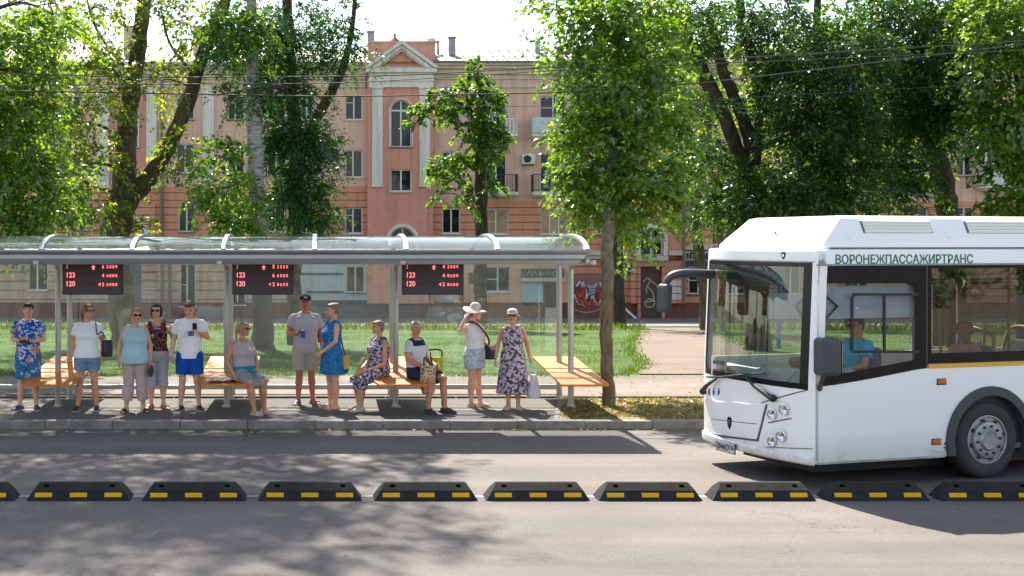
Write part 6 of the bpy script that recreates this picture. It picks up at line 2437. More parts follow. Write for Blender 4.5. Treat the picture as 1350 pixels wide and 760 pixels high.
M_HAIRB = mat('hair_brown', (0.10, 0.05, 0.028), 0.6, var=0.35, scale=30, stretch=(1, 1, 0.2), bump=0.5, bscale=60)
M_HAIRD = mat('hair_dark', (0.028, 0.015, 0.014), 0.5, var=0.4, scale=30, bump=0.5, bscale=60)
M_HAIRBL = mat('hair_blond', (0.36, 0.22, 0.095), 0.6, var=0.35, scale=30, stretch=(1, 1, 0.2), bump=0.5, bscale=60)
M_HAIRA = mat('hair_auburn', (0.20, 0.085, 0.035), 0.6, var=0.35, scale=30, bump=0.5, bscale=60)
M_HAIRG = mat('hair_sandy', (0.24, 0.145, 0.085), 0.6, var=0.3, scale=30, bump=0.5, bscale=60)
M_HAIRW = mat('hair_greying', (0.55, 0.50, 0.45), 0.7, var=0.3, scale=30, bump=0.5, bscale=60)
M_LENSD = mat('sunglass_lens', (0.015, 0.012, 0.012), 0.12)
M_LENSR = mat('sunglass_red', (0.22, 0.015, 0.01), 0.15)
M_SHOEW = mat('shoe_white', (0.55, 0.54, 0.52), 0.7, var=0.15)
M_SHOED = mat('shoe_dark', (0.035, 0.03, 0.035), 0.6, var=0.3)
M_SHOEN = mat('shoe_navy', (0.05, 0.07, 0.16), 0.6, var=0.5, scale=20)
M_SHOEB = mat('shoe_brown', (0.14, 0.08, 0.06), 0.6, var=0.3)
M_SHOEC = mat('shoe_cream', (0.48, 0.42, 0.37), 0.7, var=0.15)
M_SHOEP = mat('shoe_pinkish', (0.42, 0.27, 0.22), 0.7, var=0.15)
M_SOLE = mat('shoe_sole', (0.42, 0.41, 0.40), 0.8)

STAND = dict(pel=(0, 0, .52), neck=(0, .012, .825), hip=.050, sh=.110,
             elA=(-.142, .015, .640), wrA=(-.150, -.030, .495), elB=(.142, .015, .640), wrB=(.150, -.030, .495),
             knA=(-.055, -.006, .285), anA=(-.062, .012, .045), knB=(.055, -.006, .285), anB=(.062, .012, .045),
             toA=(-.25, -1), toB=(.25, -1), hy=0, hp=0, hr=0, hnA=None, hnB=None, twist=0, grip=0.35)


def lerp(a, b, t):
    return a + (b - a) * t


class Person:
    def __init__(s, label, loc, yaw, Ht, sex, tone, pose, fat=1.0, belly=0.0, group=None, vox=0.0056, scale=1.0):
        s.p = dict(STAND)
        s.p.update(pose)
        s.H, s.sex, s.fat, s.belly, s.vox = Ht, sex, fat, belly, vox
        s.root = thing('person', label, 'person', loc, yaw, group)
        s.tone = tone
        J = {k: Vector(s.p[k]) * Ht for k in ('pel', 'neck', 'elA', 'wrA', 'elB', 'wrB', 'knA', 'anA', 'knB', 'anB')}
        s.J = J
        up = (J['neck'] - J['pel']).normalized()
        s.up = up
        # hips face local -y, the shoulder line may be twisted
        thx = s.p.get('hiprot', 0)
        hx = Vector((math.cos(thx), math.sin(thx), 0))
        hx = (hx - up * hx.dot(up)).normalized()
        tx = Vector((math.cos(thx + s.p['twist']), math.sin(thx + s.p['twist']), 0))
        tx = (tx - up * tx.dot(up)).normalized()
        s.hx, s.tx = hx, tx
        shw = s.p['sh'] * (0.93 if sex == 'f' else 1.0) * Ht
        hw = s.p['hip'] * (1.06 if sex == 'f' else 1.0) * Ht
        J['shA'] = J['neck'] - tx * shw * .97 - up * 0.027 * Ht
        J['shB'] = J['neck'] + tx * shw * .97 - up * 0.027 * Ht
        J['hiA'] = J['pel'] - hx * hw
        J['hiB'] = J['pel'] + hx * hw
        s.head()

    # torso rings: (station, half width, half depth, forward shift) in fractions of the height
    def torso_rings(s, z0, z1, inf=0.0, n=26, flare=0.0):
        f, H = s.fat, s.H
        if s.sex == 'f':
            T = [(.455, .088, .066, 0), (.485, .104, .080, .006), (.52, .106, .082, .006), (.56, .098, .074, .0), (.61, .083, .064, -.003), (.66, .084, .066, -.006), (.70, .090, .078, -.016), (.735, .092, .078, -.016), (.77, .094, .063, -.004), (.80, .090, .050, .0), (.822, .062, .040, .004), (.84, .034, .033, .004)]
        else:
            T = [(.455, .084, .064, 0), (.485, .094, .074, .004), (.52, .096, .074, .004), (.56, .092, .069, 0), (.61, .089, .066, -.002), (.66, .094, .069, -.004), (.70, .102, .074, -.008), (.735, .106, .075, -.008), (.77, .106, .068, -.002), (.80, .098, .054, .0), (.822, .066, .042, .004), (.84, .036, .035, .004)]
        zs = sorted({z0, z1, *[t[0] for t in T if z0 < t[0] < z1]})
        rings = []
        for z in zs:
            w = np.interp(z, [t[0] for t in T], [t[1] for t in T])
            d = np.interp(z, [t[0] for t in T], [t[2] for t in T])
            o = np.interp(z, [t[0] for t in T], [t[3] for t in T])
            k = f if z < .74 else 1 + (f - 1) * 0.5
            w *= k
            d *= k
            bl = s.belly * math.exp(-((z - .58) / .07) ** 2)
            d += bl * .5
            o -= bl * .5
            w += inf + flare * max(0, (z1 - z) / max(1e-3, z1 - z0))
            d += inf + flare * max(0, (z1 - z) / max(1e-3, z1 - z0))
            t = (z - .52) / .305
            c = s.J['pel'] + (s.J['neck'] - s.J['pel']) * t
            tt = min(1, max(0, t))
            x = (s.hx * (1 - tt) + s.tx * tt).normalized()
            y = s.up.cross(x).normalized()
            sl = s.p.get('slouch', 0) * math.sin(PI * tt)
            c = c + y * (sl * H)
            rings.append([c + x * (math.cos(2 * PI * i / n) * w * H) + y * ((math.sin(2 * PI * i / n) * d + o) * H) for i in range(n)])
        return rings

    def head(s):
        H = s.H
        s.hh = 0.132 * H
        p = s.p
        base = s.J['neck'] + s.up * 0.018 * H
        Rm = Matrix.Rotation(p['hy'], 3, 'Z') @ Matrix.Rotation(-p['hr'], 3, 'Y') @ Matrix.Rotation(p['hp'], 3, 'X')
        s.Rh = Rm
        nb = s.J['neck'] + Vector((0, 0, 0.045 * H)) + s.up * 0.01 * H
        s.hc = nb + Rm @ Vector((0, -0.014 * H, 0.066 * H))
        s.hm = Matrix.Translation(s.hc) @ Rm.to_4x4() @ Matrix.Scale(s.hh, 4)

    def limb(s, pts, rad, n=14, mb=None):
        H = s.H
        (mb or s.mb).tube(pts, [r * H for r in rad], n)

    def arm_pts(s, k, f0=0.0, f1=2.0):
        """points and radii along shoulder(0) - elbow(1) - wrist(2)"""
        A, B, C = s.J['sh' + k], s.J['el' + k], s.J['wr' + k]
        th = 0.92 if s.sex == 'f' else 1.05
        fa = (1 + (s.fat - 1) * 0.6) * th
        prof = [(0, .0285), (.15, .031), (.45, .0275), (.8, .023), (1.0, .0225), (1.2, .0235), (1.5, .0205), (1.85, .0155), (2.0, .0150)]
        ts = sorted({f0, f1, *[t for t, r in prof if f0 < t < f1]})
        pts, rad = [], []
        for t in ts:
            pts.append(lerp(A, B, t) if t <= 1 else lerp(B, C, t - 1))
            rad.append(float(np.interp(t, [q[0] for q in prof], [q[1] for q in prof])) * fa)
        return pts, rad

    def leg_pts(s, k, f0=0.0, f1=2.0):
        A, B, C = s.J['hi' + k], s.J['kn' + k], s.J['an' + k]
        fa = 1 + (s.fat - 1) * 0.75
        prof = [(-.12, .050), (0, .055), (.25, .052), (.6, .042), (.9, .034), (1.0, .033), (1.12, .0315), (1.35, .0345), (1.6, .029), (1.85, .021), (2.0, .0205)]
        ts = sorted({f0, f1, *[t for t, r in prof if f0 < t < f1]})
        pts, rad = [], []
        for t in ts:
            q = lerp(A, B, t) if t <= 1 else lerp(B, C, t - 1)
            if 1.1 < t < 1.8:      # calf sits behind the shin
                d = (C - B).normalized()
                back = Vector((0, 1, 0))
                back = (back - d * back.dot(d))
                q = q + back * (0.006 * s.H)
            pts.append(q)
            rad.append(float(np.interp(t, [x[0] for x in prof], [x[1] for x in prof])) * fa)
        return pts, rad

    def hand(s, k):
        H = s.H
        W = s.J['wr' + k]
        d = (W - s.J['el' + k]).normalized()
        hn = s.p['hn' + k]
        if hn:
            d = Vector(hn).normalized()
        side = s.p.get('pl' + k)
        if side:
            nrm = Vector(side)
        else:      # palm looks towards the thigh
            nrm = Vector((1, 0, 0)) if k == 'A' else Vector((-1, 0, 0))
        nrm = (nrm - d * nrm.dot(d))
        if nrm.length < 1e-3:
            nrm = d.orthogonal()
        nrm.normalize()
        x = d.cross(nrm).normalized()       # across the palm
        if x.dot(Vector((0, -1, 0))) < 0 and not side:
            x = -x
        if side and s.p.get('th' + k):
            if x.dot(Vector(s.p['th' + k])) < 0:
                x = -x
        sc = H / 1.7
        mb = s.mb
        rg = []
        for t, w, th in ((-.01, .020, .018), (.015, .028, .016), (.05, .038, .0135), (.085, .040, .012), (.098, .034, .009)):
            c = W + d * (t * sc)
            rg.append([c + x * (math.cos(a) * w * sc) + nrm * (math.sin(a) * th * sc) for a in np.linspace(0, 2 * PI, 12, endpoint=False)])
        mb.loft(rg)
        g = s.p['grip']
        for i, (o, L) in enumerate(((.0315, .068), (.0105, .077), (-.0105, .072), (-.0315, .056))):
            b = W + d * (.078 * sc) + x * (o * sc * 0.92)
            dd = (d + x * (o * 2.2)).normalized()
            pts = [b]
            ang = 0
            for seg, fr in enumerate((.30, .40, .30)):
                ang += g * (0.75 + 0.5 * seg)
                v = dd * math.cos(ang) + nrm * math.sin(ang)
                pts.append(pts[-1] + v * (L * fr * sc * (1.0 if seg else 1.35)))
            mb.tube(pts, [.0088 * sc, .0085 * sc, .0078 * sc, .0062 * sc], 8)
        b = W + d * (.022 * sc) + x * (.026 * sc)
        v1 = (d * 0.7 + x * 0.72 + nrm * 0.25).normalized()
        v2 = (d * 0.95 + x * 0.15 + nrm * 0.45).normalized()
        mb.tube([b, b + v1 * (.036 * sc), b + v1 * (.036 * sc) + v2 * (.03 * sc), b + v1 * (.036 * sc) + v2 * (.05 * sc)], [.0135 * sc, .0105 * sc, .0092 * sc, .0068 * sc], 8)

    def foot_rings(s, k, inf=0.0, sole=0.0, top=1.0):
        H = s.H
        an = s.J['an' + k]
        to = s.p['to' + k]
        d = Vector((to[0], to[1], 0)).normalized()
        x = Vector((-d.y, d.x, 0))
        rg = []
        zf = an.z - 0.045 * H
        pit = s.p.get('pit' + k, 0.0)
        for t, w, h in ((-.042, .013, .026), (-.030, .021, .042), (.0, .024, .050), (.03, .025, .046), (.06, .0285, .034), (.085, .028, .024), (.104, .020, .017), (.114, .009, .011)):
            w += inf
            h = (h + inf) * top
            c = an + d * ((t + (inf if t > 0.08 else (-inf if t < -0.03 else 0))) * H)
            c.z = zf + 0.001 - (t * pit * H)
            r = []
            for i in range(14):
                a = 2 * PI * i / 14
                cx, sx = math.cos(a), math.sin(a)
                xx = w * (abs(cx) ** 0.8) * (1 if cx > 0 else -1)
                zz = h * (max(0, sx) ** 0.75)
                r.append(c + x * (xx * H) + Vector((0, 0, zz * H + (sole if sx <= 0 else 0) * 0)))
            rg.append(r)
        return rg

    def build_body(s, ears=True, bare_feet=True):
        H, hh = s.H, s.hh
        mb = s.mb = MB()
        mb.loft(s.torso_rings(.455, .84))
        # neck
        mb.tube([s.J['neck'] - s.up * .03 * H, s.J['neck'] + s.up * .02 * H, s.hc + s.Rh @ Vector((0, .02 * H, -.045 * H)), s.hc + s.Rh @ Vector((0, .015 * H, 0))], [r * H * (1 if s.sex == 'm' else .9) for r in (.040, .033, .032, .030)], 16)
        # shoulders
        for k in 'AB':
            sgn = -1 if k == 'A' else 1
            sh = s.J['sh' + k]
            mb.tube([s.J['neck'] + s.up * .004 * H + s.tx * (sgn * .03 * H), lerp(s.J['neck'], sh, .6) + s.up * .004 * H, sh + (s.J['el' + k] - sh) * .08], [.029 * H, .029 * H, .028 * H], 14)
            mb.ball(sh, .0285 * H * (0.95 if s.sex == 'f' else 1.06))
            s.limb(*s.arm_pts(k))
            mb.ball(s.J['el' + k], .0225 * H)
            s.hand(k)
            s.limb(*s.leg_pts(k, -.12))
            mb.ball(s.J['kn' + k], .0335 * H * (1 + (s.fat - 1) * .7))
            mb.loft(s.foot_rings(k))
            mb.tube([s.J['an' + k] + Vector((0, 0, .02 * H)), s.J['an' + k] - Vector((0, 0, .02 * H))], [.021 * H, .023 * H], 12)
        # head
        R_ = [(-.50, .11, .10, -.25), (-.45, .19, .17, -.20), (-.36, .265, .27, -.12), (-.25, .315, .345, -.06), (-.12, .345, .395, -.02), (0, .36, .425, .01), (.12, .37, .455, .025), (.25, .36, .455, .035), (.36, .31, .40, .04), (.44, .22, .30, .045), (.49, .11, .16, .045), (.505, .03, .05, .045)]
        rg = []
        for z, w, d, o in R_:
            r = []
            for i in range(24):
                a = 2 * PI * i / 24
                yy = math.sin(a) * d + o
                r.append(s.hm @ Vector((math.cos(a) * w, yy, z)))
            rg.append(r)
        mb.loft(rg)
        P_ = lambda x, y, z: s.hm @ Vector((x, y, z))
        mb.tube([P_(0, -.40, .06), P_(0, -.455, -.04), P_(0, -.50, -.115), P_(0, -.42, -.15)], [.030 * hh, .043 * hh, .058 * hh, .04 * hh], 10)
        mb.ball(P_(0, -.435, -.13), (.085 * hh, .05 * hh, .045 * hh), M=s.Rh.to_4x4())
        mb.ball(P_(0, -.395, -.275), (.13 * hh, .045 * hh, .05 * hh), M=s.Rh.to_4x4())       # lips
        mb.ball(P_(0, -.37, -.42), (.11 * hh, .06 * hh, .07 * hh), M=s.Rh.to_4x4())          # chin
        for g in (-1, 1):
            mb.ball(P_(g * .15, -.385, .075), (.11 * hh, .05 * hh, .035 * hh), M=s.Rh.to_4x4())   # brow
            mb.ball(P_(g * .20, -.31, -.12), (.11 * hh, .08 * hh, .08 * hh), M=s.Rh.to_4x4())     # cheek
            if ears:
                mb.ball(P_(g * .375, .04, -.03), (.035 * hh, .085 * hh, .13 * hh), M=s.Rh.to_4x4() @ Matrix.Rotation(g * .3, 4, 'Z'))
        if s.sex == 'f' and False:
            pass
        me = bake(mb, skin_mats(s.tone), s.vox, 3)
        # face colours
        n = len(me.polygons)
        c = np.empty(n * 3, dtype=np.float32)
        me.polygons.foreach_get('center', c)
        c = c.reshape(-1, 3)
        inv = np.array(s.hm.inverted())
        q = c @ inv[:3, :3].T + inv[:3, 3]
        mi = np.zeros(n, dtype=np.int32)
        fr = q[:, 1] < -.22
        for g in (-1, 1):
            ex, ez = (q[:, 0] - g * .155), (q[:, 2] - .005)
            mi[fr & ((ex / .075) ** 2 + (ez / .032) ** 2 < 1)] = 1
            mi[fr & ((ex / .034) ** 2 + (ez / .034) ** 2 < 1)] = 2
            mi[fr & (abs(ex - g * .01) < .095) & (abs(ez - .105 + .3 * abs(ex - g * .01)) < .022)] = 4
        mi[fr & ((q[:, 0] / .135) ** 2 + ((q[:, 2] + .275) / .042) ** 2 < 1)] = 3
        me.polygons.foreach_set('material_index', mi)
        s.body = link_mesh('body', me, s.root)
        return s

    # ---------------- clothing
    def top(s, m, z0=.50, z1=.835, sleeve=.5, inf=.010, flare=0.0, name='shirt', sl_inf=.010, neckw=True):
        mb = s.mb = MB()
        H = s.H
        mb.loft(s.torso_rings(z0, z1, inf, flare=flare))
        for k in 'AB':
            sgn = -1 if k == 'A' else 1
            sh = s.J['sh' + k]
            if sleeve > 0:
                p, r = s.arm_pts(k, 0, sleeve)
                r = [a + sl_inf * .55 + .009 * (i / max(1, len(r) - 1)) for i, a in enumerate(r)]
                mb.ball(sh, (r[0] + .0005) * H)
                s.limb(p, r, 16)
                mb.tube([s.J['neck'] + s.tx * (sgn * .045 * H) - s.up * .008 * H, lerp(s.J['neck'], sh, .62) - s.up * .002 * H, sh], [.033 * H, .0355 * H, .035 * H], 14)
            else:
                s.strap(mb, sgn)
        return link_mesh(name, bake(mb, [m], s.vox * 1.15, 4), s.root)

    def strap(s, mb, sgn):
        H = s.H
        y = s.up.cross(s.tx).normalized()
        c = s.J['neck'] + s.tx * (sgn * .066 * H)
        pts = [c - y * .062 * H - s.up * .075 * H, c - y * .050 * H - s.up * .035 * H, c - y * .026 * H + s.up * .004 * H, c + y * .008 * H + s.up * .010 * H, c + y * .038 * H - s.up * .012 * H, c + y * .048 * H - s.up * .06 * H]
        mb.tube(smooth_path(pts, 3), .0215 * H, 12)

    def pants(s, m, f1=.8, z1=.60, inf=.010, flare=.010, name='shorts'):
        mb = s.mb = MB()
        H = s.H
        mb.loft(s.torso_rings(.458, z1, inf))
        for k in 'AB':
            p, r = s.leg_pts(k, -.1, f1)
            r = [a + inf + flare * (i / max(1, len(r) - 1)) for i, a in enumerate(r)]
            s.limb(p, r, 18)
        return link_mesh(name, bake(mb, [m], s.vox * 1.15, 3), s.root)

    def skirt(s, m, zbot, wide, deep, z1=.60, inf=.012, name='skirt', topz=None, wave=.06):
        """hanging skirt for a standing person; with topz also the bodice"""
        mb = s.mb = MB()
        H = s.H
        z1 = topz or z1
        rings = s.torso_rings(.50, z1, inf)
        n = len(rings[0])
        c0 = s.J['pel']
        low = []
        for t in np.linspace(1, 0.08, 8):
            z = lerp(zbot, .50, 1 - t)
            w = lerp(.106 * s.fat + inf, wide, t ** 0.9)
            d = lerp(.084 * s.fat + inf, deep, t ** 0.9)
            r = []
            for i in range(n):
                a = 2 * PI * i / n
                k = 1 + wave * t * math.sin(a * 6 + 1)
                kx = lerp(s.J['knA'], s.J['knB'], .5)
                off = Vector((kx.x - c0.x, kx.y - c0.y, 0)) * min(1, t * 1.1)
                r.append(Vector((c0.x, c0.y, z * H)) + off + s.hx * (math.cos(a) * w * k * H) + s.up.cross(s.hx) * (math.sin(a) * d * k * H))
            low.append(r)
        mb.loft(low + rings)
        if topz:
            for k in 'AB':
                sgn = -1 if k == 'A' else 1
                sh = s.J['sh' + k]
                s.strap(mb, sgn)
        return link_mesh(name, bake(mb, [m], s.vox * 1.15, 3), s.root)

    def lap_skirt(s, m, f1=.95, z1=.60, drop=.06, name='skirt', topz=None, inf=.012):
        """skirt over the thighs of a seated person"""
        mb = s.mb = MB()
        H = s.H
        mb.loft(s.torso_rings(.458, topz or z1, inf))
        for k in 'AB':
            p, r = s.leg_pts(k, -.1, f1)
            s.limb(p, [a + inf + .004 for a in r], 18)
        rg = []
        for t in np.linspace(0, f1, 6):
            a, b = lerp(s.J['hiA'], s.J['knA'], t), lerp(s.J['hiB'], s.J['knB'], t)
            c = (a + b) / 2
            x = (b - a)
            w = x.length / 2 + (.048 - .012 * t) * H
            x.normalize()
            hgt = (.058 - .018 * t) * H
            rg.append([c + x * (math.cos(q) * w) + Vector((0, 0, math.sin(q) * hgt * (1 if math.sin(q) > 0 else 1) - (drop * t * H * (0.5 if math.sin(q) < 0 else 0)))) for q in np.linspace(0, 2 * PI, 20, endpoint=False)])
        # hem hanging over the knees
        a, b = s.J['knA'], s.J['knB']
        mb.loft(rg)
        if drop > .03:
            fw = (lerp(a, b, .5) - s.J['pel'])
            fw.z = 0
            fw.normalize()
            rg2 = []
            for t in (0, .5, 1.0):
                c = lerp(a, b, .5) + fw * (.004 * H * t) - Vector((0, 0, drop * t * H)) - fw * .02 * H
                x = (b - a).normalized()
                w = (b - a).length / 2 + (.046 + .016 * t) * H
                rg2.append([c + x * (math.cos(q) * w) + fw * (math.sin(q) * (.055 + .006 * t) * H) for q in np.linspace(0, 2 * PI, 20, endpoint=False)])
            mb.loft(rg2)
        if topz:
            for k in 'AB':
                sgn = -1 if k == 'A' else 1
                s.strap(mb, sgn)
        return link_mesh(name, bake(mb, [m], s.vox * 1.15, 4), s.root)

    def shoes(s, m, kind='shoe', sole=None):
        for k in 'AB':
            mb = MB()
            if kind == 'shoe':
                mb.loft(s.foot_rings(k, .005, top=.92))
                an = s.J['an' + k]
                sh = link_mesh('shoe', bake(mb, [m], .007, 2), s.root)
                rg = s.foot_rings(k, .008)
                so = MB()
                flat = [[Vector((p.x, p.y, min(p.z, z0))) for p in r] for r, z0 in ((r, min(q.z for q in r) + .014) for r in rg)]
                flat = [[Vector((p.x, p.y, p.z - .002)) for p in r] for r in flat]
                so.loft(flat)
                so.build('shoe_sole', sole or M_SOLE, sh, smooth=40)
            else:
                rg = s.foot_rings(k, .006)
                flat = [[Vector((p.x, p.y, min(p.z, z0) - .002)) for p in r] for r, z0 in ((r, min(q.z for q in r) + .012) for r in rg)]
                mb.loft(flat)
                sh = mb.build('sandal', m, s.root, smooth=40)
                st = MB()
                if kind == 'sandal':
                    for i0 in (2, 4):
                        r0 = s.foot_rings(k, .005)[i0]
                        r1 = s.foot_rings(k, .005)[i0 + 1]
                        band = [[p.lerp(q, .1) for p, q in zip(r0, r1)], [p.lerp(q, .65) for p, q in zip(r0, r1)]]
                        st.loft(band)
                else:
                    r0, r1, r2 = [s.foot_rings(k, .005)[i] for i in (4, 5, 6)]
                    st.loft([r0, r1, [p.lerp(q, .5) for p, q in zip(r1, r2)]])
                st.build('strap', m, sh, smooth=40)

    def hair(s, style, m):
        mb = MB()
        hh = s.hh
        Rr = s.Rh.to_4x4()
        P_ = lambda x, y, z: s.hm @ Vector((x, y, z))

        def e(c, r):
            mb.ball(P_(*c), [a * hh for a in r], 20, 13, M=Rr)
        e((0, .075, .165), (.395, .455, .385))
        e((0, .14, .02), (.385, .40, .36))
        if style == 'fringe':
            e((0, -.10, .27), (.36, .36, .23))
            e((.26, .0, .12), (.13, .28, .22))
            e((-.26, .0, .12), (.13, .28, .22))
        elif style == 'short':
            e((0, -.08, .33), (.33, .36, .17))
            e((.0, .20, -.12), (.33, .30, .28))
        elif style == 'crop':
            pass
        elif style == 'puffy':
            e((0, -.05, .32), (.37, .39, .23))
            e((0, .20, .05), (.42, .40, .42))
            e((.33, .02, .05), (.11, .22, .25))
            e((-.33, .02, .05), (.11, .22, .25))
        elif style == 'bob':
            e((0, -.04, .32), (.36, .40, .19))
            e((0, .18, -.10), (.42, .36, .50))
            e((.36, -.02, -.05), (.10, .24, .40))
            e((-.36, -.02, -.05), (.10, .24, .40))
        elif style == 'pony':
            e((0, -.06, .33), (.34, .38, .17))
            e((.30, -.02, .10), (.11, .28, .26))
            e((-.30, -.02, .10), (.11, .28, .26))
            sx = s.p.get('pony', -.15)
            mb.tube([P_(sx * .4, .42, .05), P_(sx, .52, -.15), P_(sx * 1.5, .50, -.5), P_(sx * 1.6, .44, -.85)], [.10 * hh, .14 * hh, .12 * hh, .04 * hh], 12)
        elif style == 'bun':
            e((0, -.07, .31), (.34, .39, .20))
            e((0, .22, .22), (.34, .33, .33))
            e((0, .42, .34), (.22, .20, .20))
            mb.tube([P_(0, .45, .0), P_(0, .58, -.02), P_(.02, .66, .02)], [.06 * hh, .05 * hh, .03 * hh], 8)
        me = bake(mb, [m], s.vox, 2)
        return link_mesh('hair', me, s.root)

    def glasses(s, m, frame=False, low=0.0):
        P_ = lambda x, y, z: s.hm @ Vector((x, y, z))
        mb = MB()
        for g in (-1, 1):
            if frame:
                pts = [P_(g * .165 + .115 * math.cos(a), -.455 + .05 * abs(.115 * math.cos(a)), .0 + .085 * math.sin(a)) for a in np.linspace(0, 2 * PI, 17)]
                mb.tube(pts, .014 * s.hh, 5)
            else:
                rg = []
                for dy in (-.475, -.44):
                    rg.append([P_(g * .17 + .135 * math.cos(a), dy + .22 * abs(.17 + .135 * math.cos(a)) ** 1.5 * .5, .01 + .085 * math.sin(a) - low) for a in np.linspace(0, 2 * PI, 16, endpoint=False)])
                mb.loft(rg)
            mb.tube([P_(g * .29, -.42, .03), P_(g * .385, -.20, .035), P_(g * .39, .03, .03)], .016 * s.hh, 5)
        mb.tube([P_(-.05, -.475, .03), P_(.05, -.475, .03)], .016 * s.hh, 5)
        return mb.build('sunglasses' if not frame else 'glasses', m, s.root, smooth=40)

    def W(s, p):
        """world position of a local point"""
        return s.root.matrix_basis @ Vector(p)


def soft_bag(name, label, cat, base, size, m, yaw=0, taper=1.0, sag=.12, group=None, handle=None, band=None, mband=None, hr=.008, mh=None):
    """soft carrier: base = bottom centre in the world; handle = world points of the loop above it"""
    root = thing(name, label, cat, base, yaw, group)
    w, d, h = size
    rings = []
    for t in np.linspace(0, 1, 9):
        k = (1 - (1 - t) ** 6 * .35) * (1 - sag * math.sin(t * 2.6) * .3) * lerp(1, taper, t)
        dd = d * (1 - .55 * max(0, t - .45))
        r = []
        for i in range(20):
            a = 2 * PI * i / 20
            cx, sx = math.cos(a), math.sin(a)
            r.append(Vector((w / 2 * k * abs(cx) ** .6 * (1 if cx > 0 else -1) * (1 + .03 * math.sin(t * 9 + i)), dd / 2 * abs(sx) ** .6 * (1 if sx > 0 else -1) * (1 + .06 * math.sin(i * 2.3 + t * 5)), h * t)))
        rings.append(r)
    mb = MB()
    if band is None:
        mb.loft(rings)
        b = mb.build('bag_body', m, root, smooth=60)
    else:
        i = band
        mb.loft(rings[i:])
        b = mb.build('bag_body', m, root, smooth=60)
        m2 = MB()
        m2.loft(rings[:i + 1])
        m2.build('bag_base', mband, root, smooth=60)
    if handle:
        q = MB()
        inv = Matrix.Rotation(-yaw, 4, 'Z') @ Matrix.Translation(-Vector(base))
        for loop in handle:
            q.tube(smooth_path([inv @ Vector(p) for p in loop], 5), hr, 8)
        q.build('bag_handle', mh or m, root, smooth=60)
    return root


def gpos(px, py):
    Y = walkY(py)
    return Vector(((px - CX) * Y / F, Y, 0.0))


def height(py_head, py_feet):
    Y = walkY(py_feet)
    return HC - (py_head - HY) * Y / F


# --- 1 man in the blue patterned shirt
m_haw = mat_two('blue_print_shirt', (0.02, 0.075, 0.34), (0.50, 0.58, 0.66), 24, .50, .54, c3=(0.62, 0.20, 0.10), scale3=6, thr3=.63)
m_haw2 = mat_two('teal_print_shorts', (0.02, 0.16, 0.32), (0.35, 0.55, 0.62), 9, .58, .62, c3=(0.35, 0.05, 0.06), scale3=7, thr3=.66)
p = Person('man in blue and white patterned shirt and teal shorts looking down at a phone', gpos(37, 540.5), 0, height(400, 540.5), 'm', 'fair',
           dict(elA=(-.150, .01, .665), wrA=(-.055, -.115, .655), elB=(.150, .01, .665), wrB=(.060, -.115, .650), hnA=(.75, -.55, .15), hnB=(-.75, -.55, .15), plA=(0, .3, 1), plB=(0, .3, 1), thA=(0, 1, .3), thB=(0, 1, .3),
                knA=(-.062, -.004, .285), anA=(-.078, .0, .045), knB=(.062, -.004, .285), anB=(.078, .0, .045), toA=(-.5, -1), toB=(.35, -1), hy=.12, hp=.10, grip=.5), fat=1.02)
p.build_body()
p.hair('fringe', M_HAIRD)
p.top(m_haw, .45, .835, .62, .021, sl_inf=.014)
p.pants(m_haw2, .98, .60, .014, .016)
p.shoes(M_SHOEN)
mb = MB()
mb.tube([p.J['neck'] + Vector((-.05, -.02, .01)) * p.H, p.J['neck'] + Vector((-.0, -.075, -.03)) * p.H, p.J['neck'] + Vector((.05, -.02, .01)) * p.H], .012 * p.H, 8)
mb.tube([p.J['neck'] + Vector((-.05, -.075, -.075)) * p.H, p.J['neck'] + Vector((.07, -.06, .0)) * p.H], .014 * p.H, 8)
mb.build('shirt_collar', cloth('plain_blue', (0.02, 0.06, 0.42)), p.root, smooth=60)
ph = thing('phone', 'dark phone held in both hands by the blue patterned shirt man', 'phone', p.W(Vector((0.0, -.155, .66)) * p.H))
mb = MB()
mb.box((-.075, -.006, -.035), (.075, .006, .035), Matrix.Rotation(-.9, 4, 'X'))
mb.build('phone_case', M_DARK, ph, bevel=.004)

# --- 2 woman in white tee and denim shorts, shoulder bag
m_white = cloth('white_tee', (0.84, 0.84, 0.85))
m_denim = mat('denim_light', (0.16, 0.25, 0.40), 0.9, 0, .25, 9, .3, 60, .01)
p = Person('woman in plain white tee and denim shorts with a ponytail and black shoulder bag', gpos(115, 541), .10, height(402.5, 541), 'f', 'mid',
           dict(elA=(-.138, .045, .645), wrA=(-.120, .04, .505), elB=(.140, .05, .645), wrB=(.135, .03, .51), knA=(-.066, -.004, .285), anA=(-.088, .0, .045), knB=(.066, -.004, .285), anB=(.088, .0, .045), toA=(-.2, -1), toB=(.25, -1), hy=.75, hp=.02, pony=-.10), fat=1.06, belly=.006)
p.build_body()
p.hair('pony', M_HAIRA)
p.glasses(M_HAIRD, True)
p.top(m_white, .50, .835, .55, .017)
p.pants(m_denim, .62, .585, .012, .010)
p.shoes(M_SHOED)
sh = p.W(p.J['shB'])
bp = p.W(Vector((.185, .03, .505)) * p.H)
bag = soft_bag('shoulder_bag', 'black shoulder bag hanging behind the denim shorts woman', 'bag', bp, (.20, .13, .27), M_SHOED, .9, .9,
               handle=[[bp + Vector((-.05, .04, .25)), bp + Vector((-.09, .06, .42)), sh + Vector((-.03, .06, .05)), sh + Vector((-.035, -.02, .078)), sh + Vector((-.01, -.10, .0)), sh + Vector((.01, -.125, -.12)), bp + Vector((-.06, -.10, .40)), bp + Vector((0.0, -.05, .25))]], mh=M_SHOED)

